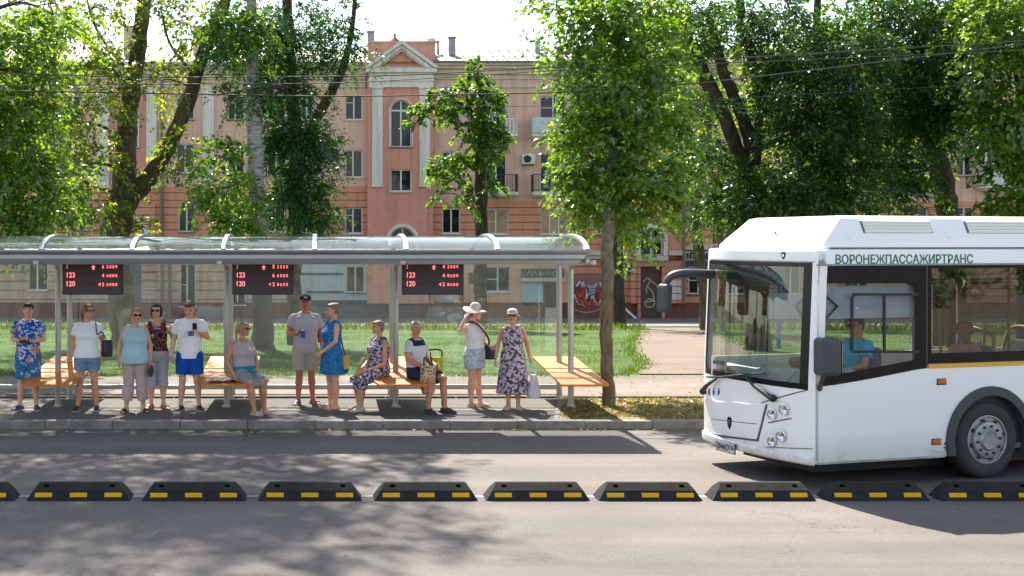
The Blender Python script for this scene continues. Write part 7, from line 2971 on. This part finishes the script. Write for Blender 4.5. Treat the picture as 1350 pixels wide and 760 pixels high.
# --- 3 woman in pale blue top and beige trousers
m_lblue = cloth('pale_blue_top', (0.40, 0.57, 0.61))
m_beige = cloth('dusty_beige_trousers', (0.50, 0.38, 0.34))
p = Person('woman with short blond hair in pale blue sleeveless top and dusty beige trousers', gpos(178, 543), .08, height(408, 543), 'f', 'mid',
           dict(elA=(-.150, .01, .645), wrA=(-.150, -.02, .49), elB=(.150, .0, .645), wrB=(.150, -.05, .50), knA=(-.060, -.004, .285), anA=(-.085, .0, .045), knB=(.060, -.004, .285), anB=(.080, -.0, .045), toA=(-.3, -1), toB=(.5, -1), hy=.42, hp=.05), fat=1.14, belly=.012)
p.build_body()
p.hair('puffy', M_HAIRBL)
p.glasses(M_LENSD)
p.top(m_lblue, .47, .822, 0, .018, .014)
p.pants(m_beige, 1.72, .585, .012, .012, 'trousers')
p.shoes(M_SHOED, 'slide')
wb = p.W(p.J['wrB'] + Vector((0.01, -.02, -.085)))
pu = thing('purse', 'small black purse in the hand of the pale blue top woman', 'purse', wb + Vector((0, -.02, -.10)), .3)
mb = MB()
mb.ball((0, 0, .03), (.05, .028, .095), 14, 9)
mb.tube([Vector((-.03, 0, .10)), Vector((0, 0, .15)), Vector((.03, 0, .10))], .006, 6)
mb.build('purse_body', M_SHOED, pu, smooth=True)

# --- 4 woman in the dark floral top
m_flor = mat_two('dark_floral_top', (0.035, 0.014, 0.02), (0.26, 0.06, 0.08), 24, .5, .56, c3=(0.45, 0.42, 0.44), scale3=15, thr3=.62)
m_gcap = cloth('grey_capri', (0.47, 0.44, 0.45))
p = Person('dark haired woman in sunglasses, dark floral off-shoulder top and grey capri trousers', gpos(207, 538.5), -.05, height(402, 538.5), 'f', 'fair',
           dict(elA=(-.140, .02, .65), wrA=(-.115, -.06, .53), elB=(.165, -.005, .66), wrB=(.145, -.085, .745), hnB=(-.3, -.2, 1), knA=(-.052, -.01, .285), anA=(-.058, .0, .045), knB=(.055, -.004, .285), anB=(.065, -.01, .045), toA=(-.3, -1), toB=(.7, -1), hy=-.12, hp=.03, grip=.9, plB=(-1, 0, 0), thB=(0, -1, 0)), fat=1.0)
p.build_body()
p.hair('bob', M_HAIRD)
p.glasses(M_LENSD)
p.top(m_flor, .55, .79, 0, .012)
p.pants(m_gcap, 1.3, .60, .011, .012, 'trousers')
p.shoes(M_SHOEB, 'sandal')
mb = MB()
for k, g in (('A', -1), ('B', 1)):
    a = p.J['sh' + k]
    mb.tube([a + Vector((-g * .02, -.03, -.03)) * p.H, a + Vector((g * .016, -.035, -.05)) * p.H, a + Vector((g * .018, .01, -.05)) * p.H], .022 * p.H, 10)
mb.build('shoulder_frill', m_flor, p.root, smooth=60)
bp = p.W(Vector((.20, .05, .665)) * p.H)
soft_bag('handbag', 'tan handbag on the shoulder of the dark floral top woman', 'bag', bp, (.17, .12, .21), cloth('tan_leather', (0.50, 0.32, 0.15), rough=.6), .5, .8,
         handle=[[bp + Vector((-.05, 0, .19)), bp + Vector((-.08, -.02, .25)), p.W(p.J['shB']) + Vector((0, 0, .05)), bp + Vector((0.02, .05, .25)), bp + Vector((.04, .02, .19))]], mh=M_SHOEB)
wa = p.W(p.J['wrA'] + Vector((0, -.02, -.10)))
bb = Vector((gpos(199, 540).x, wa.y - .10, .36))
soft_bag('carrier_bag', 'pale lilac carrier bag hanging between the two sunglasses women', 'bag', bb, (.17, .10, .40), cloth('lilac_plastic', (0.45, 0.46, 0.62), rough=.4), .2, .55,
         handle=[[bb + Vector((-.04, 0, .39)), wa + Vector((0, 0, 0)), bb + Vector((.04, 0, .39))]])

# --- 5 man in white tee and blue shorts
m_blue = cloth('royal_blue_shorts', (0.01, 0.085, 0.38))
p = Person('man in white tee with navy print and royal blue shorts, head bowed', gpos(250, 541), 0, height(397.5, 541), 'm', 'fair',
           dict(elA=(-.152, .02, .64), wrA=(-.165, -.02, .495), elB=(.165, .02, .665), wrB=(.100, -.120, .720), hnB=(-.6, -.3, .55), knA=(-.066, -.004, .285), anA=(-.082, .0, .045), knB=(.066, -.004, .285), anB=(.086, .0, .045), toA=(-.35, -1), toB=(.4, -1), hy=-.05, hp=.42, grip=.9, plB=(-.4, -.2, -.4)), fat=.98)
p.build_body()
p.hair('short', M_HAIRB)
sh_ = p.top(m_white, .475, .838, .60, .021, sl_inf=.014)
p.pants(m_blue, .80, .575, .013, .020)
p.shoes(M_SHOED, 'shoe')
mb = MB()
c = p.J['pel'] + (p.J['neck'] - p.J['pel']) * .62
pc = Vector((.022 * p.H, c.y - .103 * p.H, c.z + .005))
mpr = mat('print_navy', (0.02, 0.06, 0.16), 0.85)
mb.box((pc.x - .05, pc.y, pc.z - .04), (pc.x + .045, pc.y + .012, pc.z + .035))
lg = mb.build('shirt_print', mpr, sh_, bevel=.008)
strk = MB()
for a, b in (((-.11, -.03), (-.07, .03)), ((-.07, .03), (-.055, -.03)), ((-.12, -.045), (-.06, -.045))):
    strk.tube([Vector((pc.x + a[0], pc.y + .004, pc.z + a[1])), Vector((pc.x + b[0], pc.y + .004, pc.z + b[1]))], .005, 5)
for a, b in (((-.03, -.025), (-.03, .02)), ((-.03, .02), (-.005, .02)), ((-.03, 0), (-.01, 0)), ((.008, -.025), (.02, .02)), ((.02, .02), (.032, -.025)), ((.012, -.006), (.028, -.006))):
    strk.tube([Vector((pc.x + a[0], pc.y - .001, pc.z + a[1])), Vector((pc.x + b[0], pc.y - .001, pc.z + b[1]))], .004, 5)
strk.build('print_strokes', mat('print_pale', (0.45, 0.5, 0.58), .8), lg)
ph = thing('phone', 'phone held up by the man in white tee and royal blue shorts', 'phone', p.W(Vector((.062, -.165, .775)) * p.H))
mb = MB()
mb.box((-.036, -.005, -.07), (.036, .005, .07), Matrix.Rotation(.5, 4, 'X'))
mb.build('phone_case', M_DARK, ph, bevel=.004)

# --- 6 seated woman in the pink grey tank top
SEATZ = ZBF + .035


def seated(label, px, py_head, Y, face, side, tone, sex, pose, fat, seat_z, Ht, belly=0.0):
    pz = (seat_z + .085 * fat) / Ht
    d = dict(pel=(0, 0, pz), neck=(0, .02, pz + .302), elA=(-.150, -.01, pz + .135), wrA=(-.10, -.13, pz + .085), elB=(.150, -.01, pz + .135), wrB=(.10, -.13, pz + .085),
             knA=(-.062, -.245, pz + .012), anA=(-.060, -.250, .047), knB=(.062, -.245, pz + .012), anB=(.060, -.240, .047))
    d.update(pose)
    X = (px - CX) * Y / F
    return Person(label, Vector((X, Y, 0)), face, Ht, sex, tone, d, fat, belly)


m_tank = cloth('pinkish_grey_tank', (0.44, 0.36, 0.36))
m_gsk = cloth('grey_skirt', (0.25, 0.28, 0.27))
Y6 = 20.15
z6 = ZBF + (Y6 - BF) * (ZBB - ZBF) / (BB - BF)
p = seated('seated blond woman in sunglasses and pinkish tank top on the newspaper bench end', 321, 411, Y6, .62, 1, 'tan', 'f',
           dict(knA=(-.075, -.235, .315), anA=(-.045, -.262, .050), knB=(.065, -.245, .315), anB=(.10, -.215, .050), elA=(-.160, .035, .50), wrA=(-.150, -.07, .375), elB=(.150, .0, .49), wrB=(.06, -.15, .405), hy=.45, hp=-.02, toA=(.1, -1), toB=(.0, -1)), 1.22, z6, 1.60, .02)
p.build_body()
p.hair('pony', M_HAIRBL)
p.glasses(M_LENSD)
p.top(m_tank, .50, .815, 0, .016)
p.lap_skirt(m_gsk, 1.0, .575, .035, inf=.018)
p.shoes(M_SHOEC, 'slide')
mb = MB()
rgs = p.torso_rings(.525, .585, .022)
mb.loft(rgs)
mb.build('waist_bag_belt', cloth('teal_cloth', (0.02, 0.20, 0.25)), p.root, smooth=60)
lp = p.W((p.J['knA'] + p.J['knB']) / 2 + Vector((.0, .16, .075)))
bg = thing('teal_bag', 'soft teal bag lying in the lap of the seated blond woman', 'bag', lp, .6)
mb = MB()
mb.ball((0, 0, .025), (.17, .085, .075), 18, 11)
mb.build('bag_body', cloth('teal_satin', (0.015, 0.20, 0.25), rough=.4), bg, smooth=True)
cl = thing('pink_cardigan', 'pale pink cardigan hanging over the knees of the seated blond woman', 'cardigan', p.W(p.J['knB'] + Vector((-.01, .08, .065))), .6)
mb = MB()
mb.tube([Vector((-.12, .14, .05)), Vector((-.03, .03, .045)), Vector((.05, -.06, .015)), Vector((.10, -.11, -.07))], [.045, .05, .05, .03], 12, squash=(1, .55))
mb.build('cardigan_fold', cloth('pale_pink', (0.62, 0.45, 0.47)), cl, smooth=True)

# newspaper on the bench front
nx = SX(293, BF)
np_ = thing('newspaper', 'folded newspaper lying on the front edge of the orange bench', 'newspaper', (nx, BF + .22, ZBF + .22 * (ZBB - ZBF) / (BB - BF) + .004), .12)
m_news, nt, b = new_mat('newsprint')
n1 = noise_node(nt, 30, 3, .6, stretch=(1, 3, 1))
rr_ = ramp(nt, n1.outputs['Fac'], [(.46, (0.16, 0.16, 0.16)), (.5, (0.55, 0.54, 0.50))])
nt.links.new(rr_.outputs['Color'], b.inputs['Base Color'])
b.inputs['Roughness'].default_value = .9
for (a, c, zz) in ((-.24, .0, 0.0), (-.02, .24, .006)):
    mb = MB()
    vs, fs = [], []
    for i in range(9):
        x = a + (c - a) * i / 8
        zc = zz + .035 * math.sin(PI * i / 8) + .004
        vs += [(x, -.15, zc), (x + .02, .15, zc + .006)]
    for i in range(8):
        fs.append((2 * i, 2 * i + 1, 2 * i + 3, 2 * i + 2))
    mb.add(vs, fs)
    o = mb.build('page', m_news, np_, smooth=True, fix=False)
    sd_ = o.modifiers.new('thick', 'SOLIDIFY')
    sd_.thickness = .003

# --- 7 man in grey shirt and black cap
m_gsh = cloth('grey_shirt', (0.44, 0.42, 0.45))
m_bsh = cloth('beige_shorts', (0.46, 0.40, 0.33))
p = Person('man in black cap, grey short-sleeved shirt and beige shorts with reddened face', gpos(402.5, 533), .12, height(390, 533), 'm', 'red',
           dict(elA=(-.155, .015, .66), wrA=(-.105, -.125, .665), hnA=(.6, -.7, .1), plA=(0, .3, 1), thA=(0, 1, .3), elB=(.155, .02, .645), wrB=(.150, -.02, .495), knA=(-.055, -.004, .285), anA=(-.066, .0, .045), knB=(.055, -.004, .285), anB=(.070, .0, .045), toA=(-.45, -1), toB=(.55, -1), hy=-.05, hp=.12, grip=.6), fat=1.0, belly=.012)
p.build_body()
p.hair('crop', M_HAIRD)
sh_ = p.top(m_gsh, .475, .838, .62, .019, sl_inf=.014)
p.pants(m_bsh, .88, .58, .013, .016)
p.shoes(M_SHOEB, 'sandal')
mb = MB()
P_ = lambda x, y, z: p.hm @ Vector((x, y, z))
hs = p.hh
mb.ball(P_(0, .05, .25), (.415 * hs, .475 * hs, .30 * hs), 20, 12, M=p.Rh.to_4x4())
rg = []
for t in (0, .5, 1):
    rg.append([P_(.36 * math.cos(a) * (1 - .2 * t), -.36 - .34 * t * abs(math.sin(a)) , .22 - .06 * t + .02 * q) for q, a in [(0, x) for x in np.linspace(.05, PI - .05, 10)] + [(1, x) for x in np.linspace(PI - .05, .05, 10)]])
mb.loft(rg)
cp = mb.build('cap', cloth('black_cap', (0.015, 0.015, 0.018)), p.root, smooth=50)
mb = MB()
mb.ball(P_(0, -.36, .33), (.14 * hs, .05 * hs, .09 * hs), M=p.Rh.to_4x4())
mb.build('cap_patch', mat('cap_patch_white', (0.6, 0.56, 0.5), .8), cp, smooth=True)
mb = MB()
for g in (-1, 1):
    mb.tube([p.J['neck'] + Vector((g * .012, -.046, -.03)) * p.H, p.J['neck'] + Vector((g * .04, -.030, .015)) * p.H, p.J['neck'] + Vector((g * .035, .03, .02)) * p.H], .011 * p.H, 8)
mb.build('collar', m_gsh, sh_, smooth=60)
ph = thing('phone', 'blue cased phone in the hand of the black cap man', 'phone', p.W(Vector((-.045, -.205, .66)) * p.H))
mb = MB()
mb.box((-.036, -.006, -.07), (.036, .006, .07), Matrix.Rotation(.4, 4, 'X'))
mb.build('phone_case', mat('phone_blue', (0.03, 0.13, 0.38), .4), ph, bevel=.004)
bp = p.W(Vector((.155, .07, .56)) * p.H)
soft_bag('backpack', 'pink and dark backpack half hidden behind the black cap man', 'bag', bp, (.14, .12, .30), cloth('pink_red_bag', (0.50, 0.10, 0.15)), .2, .8, band=4, mband=M_SHOED,
         handle=[[bp + Vector((-.03, -.03, .29)), p.W(p.J['shB'] + Vector((-.03, .02, .055))), bp + Vector((-.02, .05, .28))]], mh=M_SHOED)

# --- 8 woman in the blue dress, in profile
m_teal = mat_two('blue_lace_dress', (0.008, 0.10, 0.30), (0.03, 0.22, 0.46), 26, .42, .6, bump=.6)
p = Person('woman in bright blue sleeveless dress with hair bun, turned towards the black cap man', gpos(438, 539), -1.25, height(402, 539), 'f', 'fair',
           dict(elA=(-.125, -.02, .655), wrA=(-.055, -.105, .545), elB=(.125, -.01, .655), wrB=(.03, -.12, .54), hnA=(.6, -.5, -.7), hnB=(-.6, -.5, -.7), knA=(-.045, -.01, .285), anA=(-.045, .0, .045), knB=(.045, .012, .285), anB=(.045, .02, .045), toA=(-.1, -1), toB=(.1, -1), hy=-.05, hp=.04), fat=1.10, belly=.014)
p.build_body()
p.hair('bun', M_HAIRG)
p.skirt(m_teal, .335, .130, .122, topz=.825, name='dress', wave=.04)
p.shoes(M_SHOEP, 'slide')
wb = p.W(Vector((.05, .08, .52)) * p.H)
bp = Vector((gpos(453, 539).x, wb.y - .0, SZ(492, wb.y)))
soft_bag('tote_bag', 'yellow and teal tote bag hanging behind the bright blue dress woman', 'bag', bp, (.19, .09, .27), cloth('yellow_tote', (0.62, 0.42, 0.10)), .15, .92, band=2, mband=cloth('teal_tote', (0.01, 0.13, 0.20)),
         handle=[[bp + Vector((-.05, 0, .26)), bp + Vector((-.075, .02, .36)), p.W(p.J['shB'] + Vector((0, .02, .03))), bp + Vector((-.01, .02, .40)), bp + Vector((.04, 0, .26))]], mh=cloth('blue_strap', (0.02, 0.13, 0.30)), hr=.012)

# --- 9 old woman in the floral dress, seated in profile
m_fl9 = mat_two('violet_white_floral', (0.055, 0.03, 0.085), (0.50, 0.44, 0.50), 27, .49, .53, detail=2)
Y9 = 20.5
z9 = ZBF + (Y9 - BF) * (ZBB - ZBF) / (BB - BF)
p = seated('old woman with cropped fair hair in violet floral dress, seated on the bench side', 498, 417, Y9, -1.05, -1, 'mid', 'f',
           dict(knA=(-.070, -.225, .30), anA=(-.045, -.195, .047), knB=(.060, -.235, .30), anB=(.055, -.235, .047), elA=(-.150, -.015, .475), wrA=(-.075, -.15, .41), elB=(.150, -.015, .475), wrB=(.07, -.16, .41), hy=-.30, hp=.03, slouch=.012), 1.2, z9, 1.56, .02)
p.build_body()
p.hair('short', M_HAIRG)
p.lap_skirt(m_fl9, 1.06, inf=.02, topz=.822, drop=.085, name='dress')
p.shoes(M_SHOEC, 'shoe', M_SHOEC)
lp = p.W((p.J['wrA'] + p.J['wrB']) / 2 + Vector((0, -.045, -.03)))
bg = thing('handbag', 'long beige handbag in the lap of the old floral dress woman', 'bag', lp, -1.0)
mb = MB()
mb.ball((0, 0, 0), (.055, .15, .07), 16, 10, M=Matrix.Rotation(.35, 4, 'X'))
mb.tube([Vector((0, .10, .04)), Vector((0, .12, .20)), Vector((.0, .02, .22)), Vector((0, -.08, .02))], .012, 8)
mb.build('bag_body', cloth('beige_bag', (0.56, 0.30, 0.11), rough=.5), bg, smooth=True)

# --- 10 seated man with white vest-shirt
m_wn = cloth('white_grey_polo', (0.58, 0.58, 0.60))
m_navy = cloth('navy_cloth', (0.018, 0.028, 0.06))
Y10 = 20.25
z10 = ZBF + (Y10 - BF) * (ZBB - ZBF) / (BB - BF)
p = seated('balding man in white polo with navy yoke and navy shorts seated on the bench corner', 550, 421, Y10, .85, 1, 'tan', 'm',
           dict(knA=(-.085, -.225, .315), anA=(-.085, -.195, .050), knB=(.075, -.255, .325), anB=(.085, -.265, .052), elA=(-.160, -.015, .505), wrA=(-.060, -.17, .425), elB=(.150, .0, .49), wrB=(.07, -.175, .44), hy=-.55, hp=.02, toA=(-.3, -1), toB=(.1, -1), slouch=.02), 1.08, z10, 1.64, .01)
p.build_body()
p.hair('crop', M_HAIRW)
sh_ = p.top(m_wn, .475, .838, .60, .013, sl_inf=.014)
p.pants(m_navy, .80, .575, .014, .014)
p.shoes(M_SHOED, 'shoe', M_SHOED)
mb = MB()
mb.loft(p.torso_rings(.772, .828, .0165))
for k, g in (('A', -1), ('B', 1)):
    mb.tube([p.J['neck'] + p.tx * (g * .05 * p.H) - p.up * .006 * p.H, lerp(p.J['neck'], p.J['sh' + k], .85) - p.up * .002 * p.H], [.040 * p.H, .0405 * p.H], 14)
link_mesh('shirt_yoke', bake(mb, [m_navy], .007, 3), sh_)
pb = p.W(p.J['wrA'] + Vector((.03, -.06, -.04)))
b0_ = Vector((gpos(561, 541).x, pb.y - .03, SZ(519, pb.y)))
m_leop = mat_two('sequin_print', (0.16, 0.07, 0.025), (0.55, 0.36, 0.20), 30, .46, .52, c3=(0.7, 0.62, 0.5), scale3=40, thr3=.62, rough=.4)
soft_bag('shopping_bag', 'brown sequined shopping bag hanging from the hand of the seated navy shorts man', 'bag', b0_, (.26, .14, .43), m_leop, .15, .95, band=6, mband=m_leop,
         handle=[[b0_ + Vector((-.06, 0, .42)), b0_ + Vector((-.05, 0, .56)), pb + Vector((0, .03, .07)), b0_ + Vector((.05, 0, .56)), b0_ + Vector((.07, 0, .42))]], mh=M_SHOED, hr=.013)
bpx = gpos(577, 541).x
bt = thing('shopping_trolley', 'yellow shopping trolley bag with a dark tubular handle before the seated navy shorts man', 'trolley', (bpx, 20.55, 0), .1)
mb = MB()
rg = []
for t in np.linspace(0, 1, 7):
    w, d = .09 + .01 * math.sin(PI * t), .075
    rg.append([Vector((w * abs(math.cos(a)) ** .5 * (1 if math.cos(a) > 0 else -1), d * abs(math.sin(a)) ** .5 * (1 if math.sin(a) > 0 else -1), .44 + .38 * t)) for a in np.linspace(0, 2 * PI, 20, endpoint=False)])
mb.loft(rg)
mb.build('trolley_bag', cloth('yellow_green_bag', (0.50, 0.46, 0.03), rough=.5), bt, smooth=60)
mb = MB()
mb.tube(smooth_path([Vector((.105, .085, .05)), Vector((.105, .085, .80)), Vector((.07, .085, .93)), Vector((-.12, .085, .93)), Vector((-.20, .085, .91))], 5), .014, 8)
mb.tube([Vector((-.085, .085, .07)), Vector((-.085, .085, .90))], .011, 8)
mb.tube([Vector((.10, .0, .42)), Vector((.10, .06, .05))], .010, 8)
mb.tube([Vector((-.09, .085, .435)), Vector((.105, .085, .435))], .010, 8)
mb.build('trolley_frame', M_SHOED, bt, smooth=True)
for g in (-1, 1):
    mb = MB()
    mb.lathe([(.03, -.012), (.062, -.012), (.066, 0), (.062, .012), (.03, .012)], Matrix.Translation((g * .115, .07, .066)) @ Matrix.Rotation(PI / 2, 4, 'Y'), 20)
    mb.build('trolley_wheel', M_SHOED, bt, smooth=40)

# --- 11 woman in white sun hat
m_wt = cloth('white_blouse', (0.78, 0.77, 0.79))
m_ws = mat_two('pale_denim_check', (0.36, 0.41, 0.55), (0.58, 0.60, 0.66), 22, .44, .56)
p = Person('woman in wide white sun hat, white blouse and pale shorts holding her hat brim', gpos(625.5, 536.5), .80, height(405, 536.5), 'f', 'fair',
           dict(elA=(-.235, .0, .775), wrA=(-.150, .0, .895), hnA=(.65, -.1, .7), plA=(.3, .2, -1), elB=(.140, .0, .65), wrB=(.115, -.115, .60), hnB=(-.2, -.9, .0), knA=(-.050, -.006, .285), anA=(-.054, .0, .045), knB=(.050, -.006, .285), anB=(.056, -.03, .045), hy=.45, hp=.08, toA=(-.1, -1), toB=(.2, -1), grip=.3), fat=1.08, belly=.008)
p.build_body()
p.hair('short', M_HAIRA)
p.top(m_wt, .52, .832, .35, .013)
p.pants(m_ws, .58, .59, .013, .016)
p.shoes(M_SHOEP, 'slide')
m_hat = mat('straw_white', (0.68, 0.64, 0.55), .9, 0, .08, 30, .5, 90, .004)
Mh = Matrix.Translation(p.hc) @ p.Rh.to_4x4() @ Matrix.Translation((0, .01, .055)) @ Matrix.Rotation(.10, 4, 'X') @ Matrix.Scale(p.hh, 4)
mb = MB()
prof = [(.0, .52), (.16, .51), (.30, .44), (.40, .28), (.455, .06), (.47, .0), (.70, -.06), (.92, -.16), (.925, -.145), (.70, -.02), (.50, .03), (.475, .08)]
rings = []
n = 40
for r, z in prof:
    rings.append([Mh @ Vector((r * math.cos(2 * PI * k / n) * .93, r * math.sin(2 * PI * k / n), z - (max(0, r - .5) * .35 * math.cos(4 * PI * k / n + .6)))) for k in range(n)])
mb.loft(rings, cap=False)
mb.build('sun_hat', m_hat, p.root, smooth=50)
bp = p.W(Vector((.165, -.075, .47)) * p.H)
shA = p.W(p.J['shA'])
m_nb = cloth('navy_bag', (0.025, 0.045, 0.075), rough=.5)
soft_bag('shoulder_bag', 'navy shoulder bag on a dark red strap worn by the sun hat woman', 'bag', bp, (.27, .12, .24), m_nb, .75, .92,
         handle=[[bp + Vector((-.04, 0, .22)), p.W(Vector((.075, -.125, .67)) * p.H), p.W(Vector((.0, -.118, .76)) * p.H), p.W(Vector((-.055, -.055, .845)) * p.H), p.W(Vector((-.05, .05, .835)) * p.H), p.W(Vector((.06, .105, .68)) * p.H), bp + Vector((.02, .07, .22))]], mh=cloth('dark_red_strap', (0.16, 0.025, 0.03)), hr=.016)

# --- 12 woman in long floral sundress
m_fl12 = mat_two('plum_white_floral', (0.085, 0.04, 0.09), (0.54, 0.47, 0.51), 24, .47, .52, detail=3)
p = Person('woman in long plum floral sundress with white cap and red sunglasses', gpos(676, 539), -.02, height(409, 539), 'f', 'mid',
           dict(elA=(-.150, .015, .65), wrA=(-.175, -.02, .505), elB=(.150, .02, .65), wrB=(.172, -.02, .51), knA=(-.045, -.006, .285), anA=(-.045, .0, .045), knB=(.045, -.006, .285), anB=(.055, -.01, .045), hy=-.25, hp=.03, toA=(-.4, -1), toB=(.05, -1)), fat=1.10, belly=.01)
p.build_body()
p.hair('pony', M_HAIRBL)
p.glasses(M_LENSR)
p.skirt(m_fl12, .155, .165, .135, topz=.825, name='sundress', wave=.05)
p.shoes(M_SHOEC, 'slide')
P_ = lambda x, y, z: p.hm @ Vector((x, y, z))
hs = p.hh
mb = MB()
mb.ball(P_(0, .04, .24), (.43 * hs, .50 * hs, .32 * hs), 22, 12, M=p.Rh.to_4x4())
m_cap = cloth('white_pink_cap', (0.66, 0.60, 0.62))
rg = []
for t in (0, .5, 1):
    rg.append([P_(.40 * math.cos(a) * (1 - .15 * t), -.36 - .20 * t * abs(math.sin(a)), .20 - .05 * t + .025 * q) for q, a in [(0, x) for x in np.linspace(.05, PI - .05, 10)] + [(1, x) for x in np.linspace(PI - .05, .05, 10)]])
mb.loft(rg)
mb.tube([P_(.25, .40, .12), P_(.42, .44, -.02), P_(.56, .42, -.16)], [.08 * hs, .12 * hs, .06 * hs], 10, squash=(1, .4))
mb.build('cap', m_cap, p.root, smooth=50)
wb = p.W(p.J['wrB'] + Vector((.01, -.02, -.085)))
bp = Vector((wb.x + .04, wb.y - .02, SZ(524, wb.y)))
soft_bag('carrier_bag', 'white plastic carrier bag in the hand of the plum sundress woman', 'bag', bp, (.30, .17, .36), mat('white_plastic', (0.66, 0.62, 0.68), .35, 0, .1, 6, .9, 11, .06), .1, .34, sag=.5,
         handle=[[bp + Vector((-.05, 0, .35)), wb + Vector((0, 0, -.005)), bp + Vector((.05, 0, .35))]], hr=.012)

# ------------------------------------------------------------------ driver and passenger
m_tshirt = cloth('turquoise_tee', (0.015, 0.45, 0.65))


def in_bus(label, u, v, headz, tone, pose, seat_z, Ht, fat=1.08):
    w = BUSM @ Vector((u, v, seat_z))
    pz = .085 * fat / Ht + 0.30
    base_z = w.z - 0.30 * Ht
    d = dict(pel=(0, 0, pz), neck=(0, .02, pz + .302), elA=(-.150, -.01, pz + .135), wrA=(-.10, -.13, pz + .085), elB=(.150, -.01, pz + .135), wrB=(.10, -.13, pz + .085),
             knA=(-.062, -.245, pz + .012), anA=(-.060, -.26, .047), knB=(.062, -.245, pz + .012), anB=(.060, -.25, .047))
    d.update(pose)
    return Person(label, Vector((w.x, w.y, base_z)), TH - PI / 2, Ht, 'm', tone, d, fat, 0.01, vox=.007)


du = SU(1134, 440, .55)[0]
zt = SU(1134, 423, .55)[1]
st_z = zt - .80
p = in_bus('bus driver in turquoise tee with hands at the wheel behind the side window', du - .02, .60, 0, 'tan',
           dict(elA=(-.155, -.07, .50), wrA=(-.085, -.20, .47), elB=(.165, -.06, .485), wrB=(.10, -.185, .455), hy=.1, hp=.1), st_z, 1.55)
p.build_body()
p.hair('short', M_HAIRD)
p.glasses(M_LENSD)
p.top(m_tshirt, .48, .838, .62, .015, sl_inf=.02)
p.pants(m_navy, 1.7, .575, .012, .008, 'trousers')
p.shoes(M_SHOED)
cw = thing('white_cloth', 'crumpled white cloth hanging over the forearm of the bus driver', 'cloth', p.W(p.J['wrB'] + Vector((.03, .05, -.01))), TH)
mb = MB()
mb.ball((0, 0, -.02), (.10, .05, .06), 14, 9)
mb.tube([Vector((-.05, 0, 0)), Vector((-.04, -.04, -.06)), Vector((-.05, -.045, -.13))], [.045, .05, .03], 10, squash=(1, .5))
mb.build('cloth_fold', M_SHOEW, cw, smooth=True)
pu_ = SU(1263, 440, .45)[0]
zt2 = SU(1264, 426, .45)[1]
p = in_bus('bus passenger in crimson cap and terracotta shirt beside the cream rimmed seat', pu_, .36, 0, 'tan', dict(hy=-.1, hp=.05), zt2 - .83, 1.55, 1.1)
p.build_body()
p.hair('crop', M_HAIRD)
p.top(cloth('terracotta_shirt', (0.85, 0.42, 0.28)), .48, .838, .6, .013)
p.pants(m_navy, 1.7, .575, .012, .008, 'trousers')
mb = MB()
P_ = lambda x, y, z: p.hm @ Vector((x, y, z))
hs = p.hh
mb.ball(P_(0, .05, .24), (.42 * hs, .48 * hs, .30 * hs), 20, 12, M=p.Rh.to_4x4())
rg = []
for t in (0, .5, 1):
    rg.append([P_(.36 * math.cos(a) * (1 - .2 * t), -.36 - .30 * t * abs(math.sin(a)), .20 - .06 * t + .02 * q) for q, a in [(0, x) for x in np.linspace(.05, PI - .05, 10)] + [(1, x) for x in np.linspace(PI - .05, .05, 10)]])
mb.loft(rg)
mb.build('cap', cloth('crimson_cap', (0.65, 0.015, 0.07)), p.root, smooth=50)
# ------------------------------------------------------------------ light and camera
SUN_EL, SUN_AZ = R(50), math.atan2(-0.21, 1.0)     # azimuth from +Y towards +X
sd = Vector((math.sin(SUN_AZ) * math.cos(SUN_EL), math.cos(SUN_AZ) * math.cos(SUN_EL), math.sin(SUN_EL)))
L = bpy.data.lights.new('sun', 'SUN')
L.energy = 5.0
L.angle = R(0.55)
L.color = (1.0, 0.93, 0.82)
lo = bpy.data.objects.new('sun', L)
COL.objects.link(lo)
lo.rotation_euler = (-sd).to_track_quat('-Z', 'Y').to_euler()
w = bpy.data.worlds.new('World')
SC.world = w
w.use_nodes = True
nt = w.node_tree
sky = nt.nodes.new('ShaderNodeTexSky')
sky.sky_type = 'NISHITA'
sky.sun_disc = False
sky.sun_elevation = SUN_EL
sky.sun_rotation = SUN_AZ
sky.air_density = 1.0
sky.dust_density = 0.6
sky.ozone_density = 1.2
bg = nt.nodes['Background']
hs_ = nt.nodes.new('ShaderNodeHueSaturation')
hs_.inputs['Saturation'].default_value = 0.62
nt.links.new(sky.outputs[0], hs_.inputs['Color'])
nt.links.new(hs_.outputs[0], bg.inputs['Color'])
bg.inputs['Strength'].default_value = 0.102

cam = bpy.data.cameras.new('camera')
co = bpy.data.objects.new('camera', cam)
COL.objects.link(co)
SC.camera = co
co.location = (0, 0, HC)
co.rotation_euler = (R(90), 0, 0)
cam.sensor_width = 36
cam.sensor_fit = 'HORIZONTAL'
cam.lens = F / 1350 * 36
cam.shift_x = (675 - CX) / 1350
cam.shift_y = -(380 - HY) / 1350
cam.clip_start = 0.1
cam.clip_end = 3000
SC.view_settings.view_transform = 'Standard'
SC.view_settings.look = 'None'
SC.view_settings.gamma = 1
SC.view_settings.exposure = 1.6
SC.cycles.max_bounces = 8
SC.cycles.transparent_max_bounces = 16
SC.cycles.caustics_reflective = False
SC.cycles.caustics_refractive = False
SC.cycles.use_denoising = True
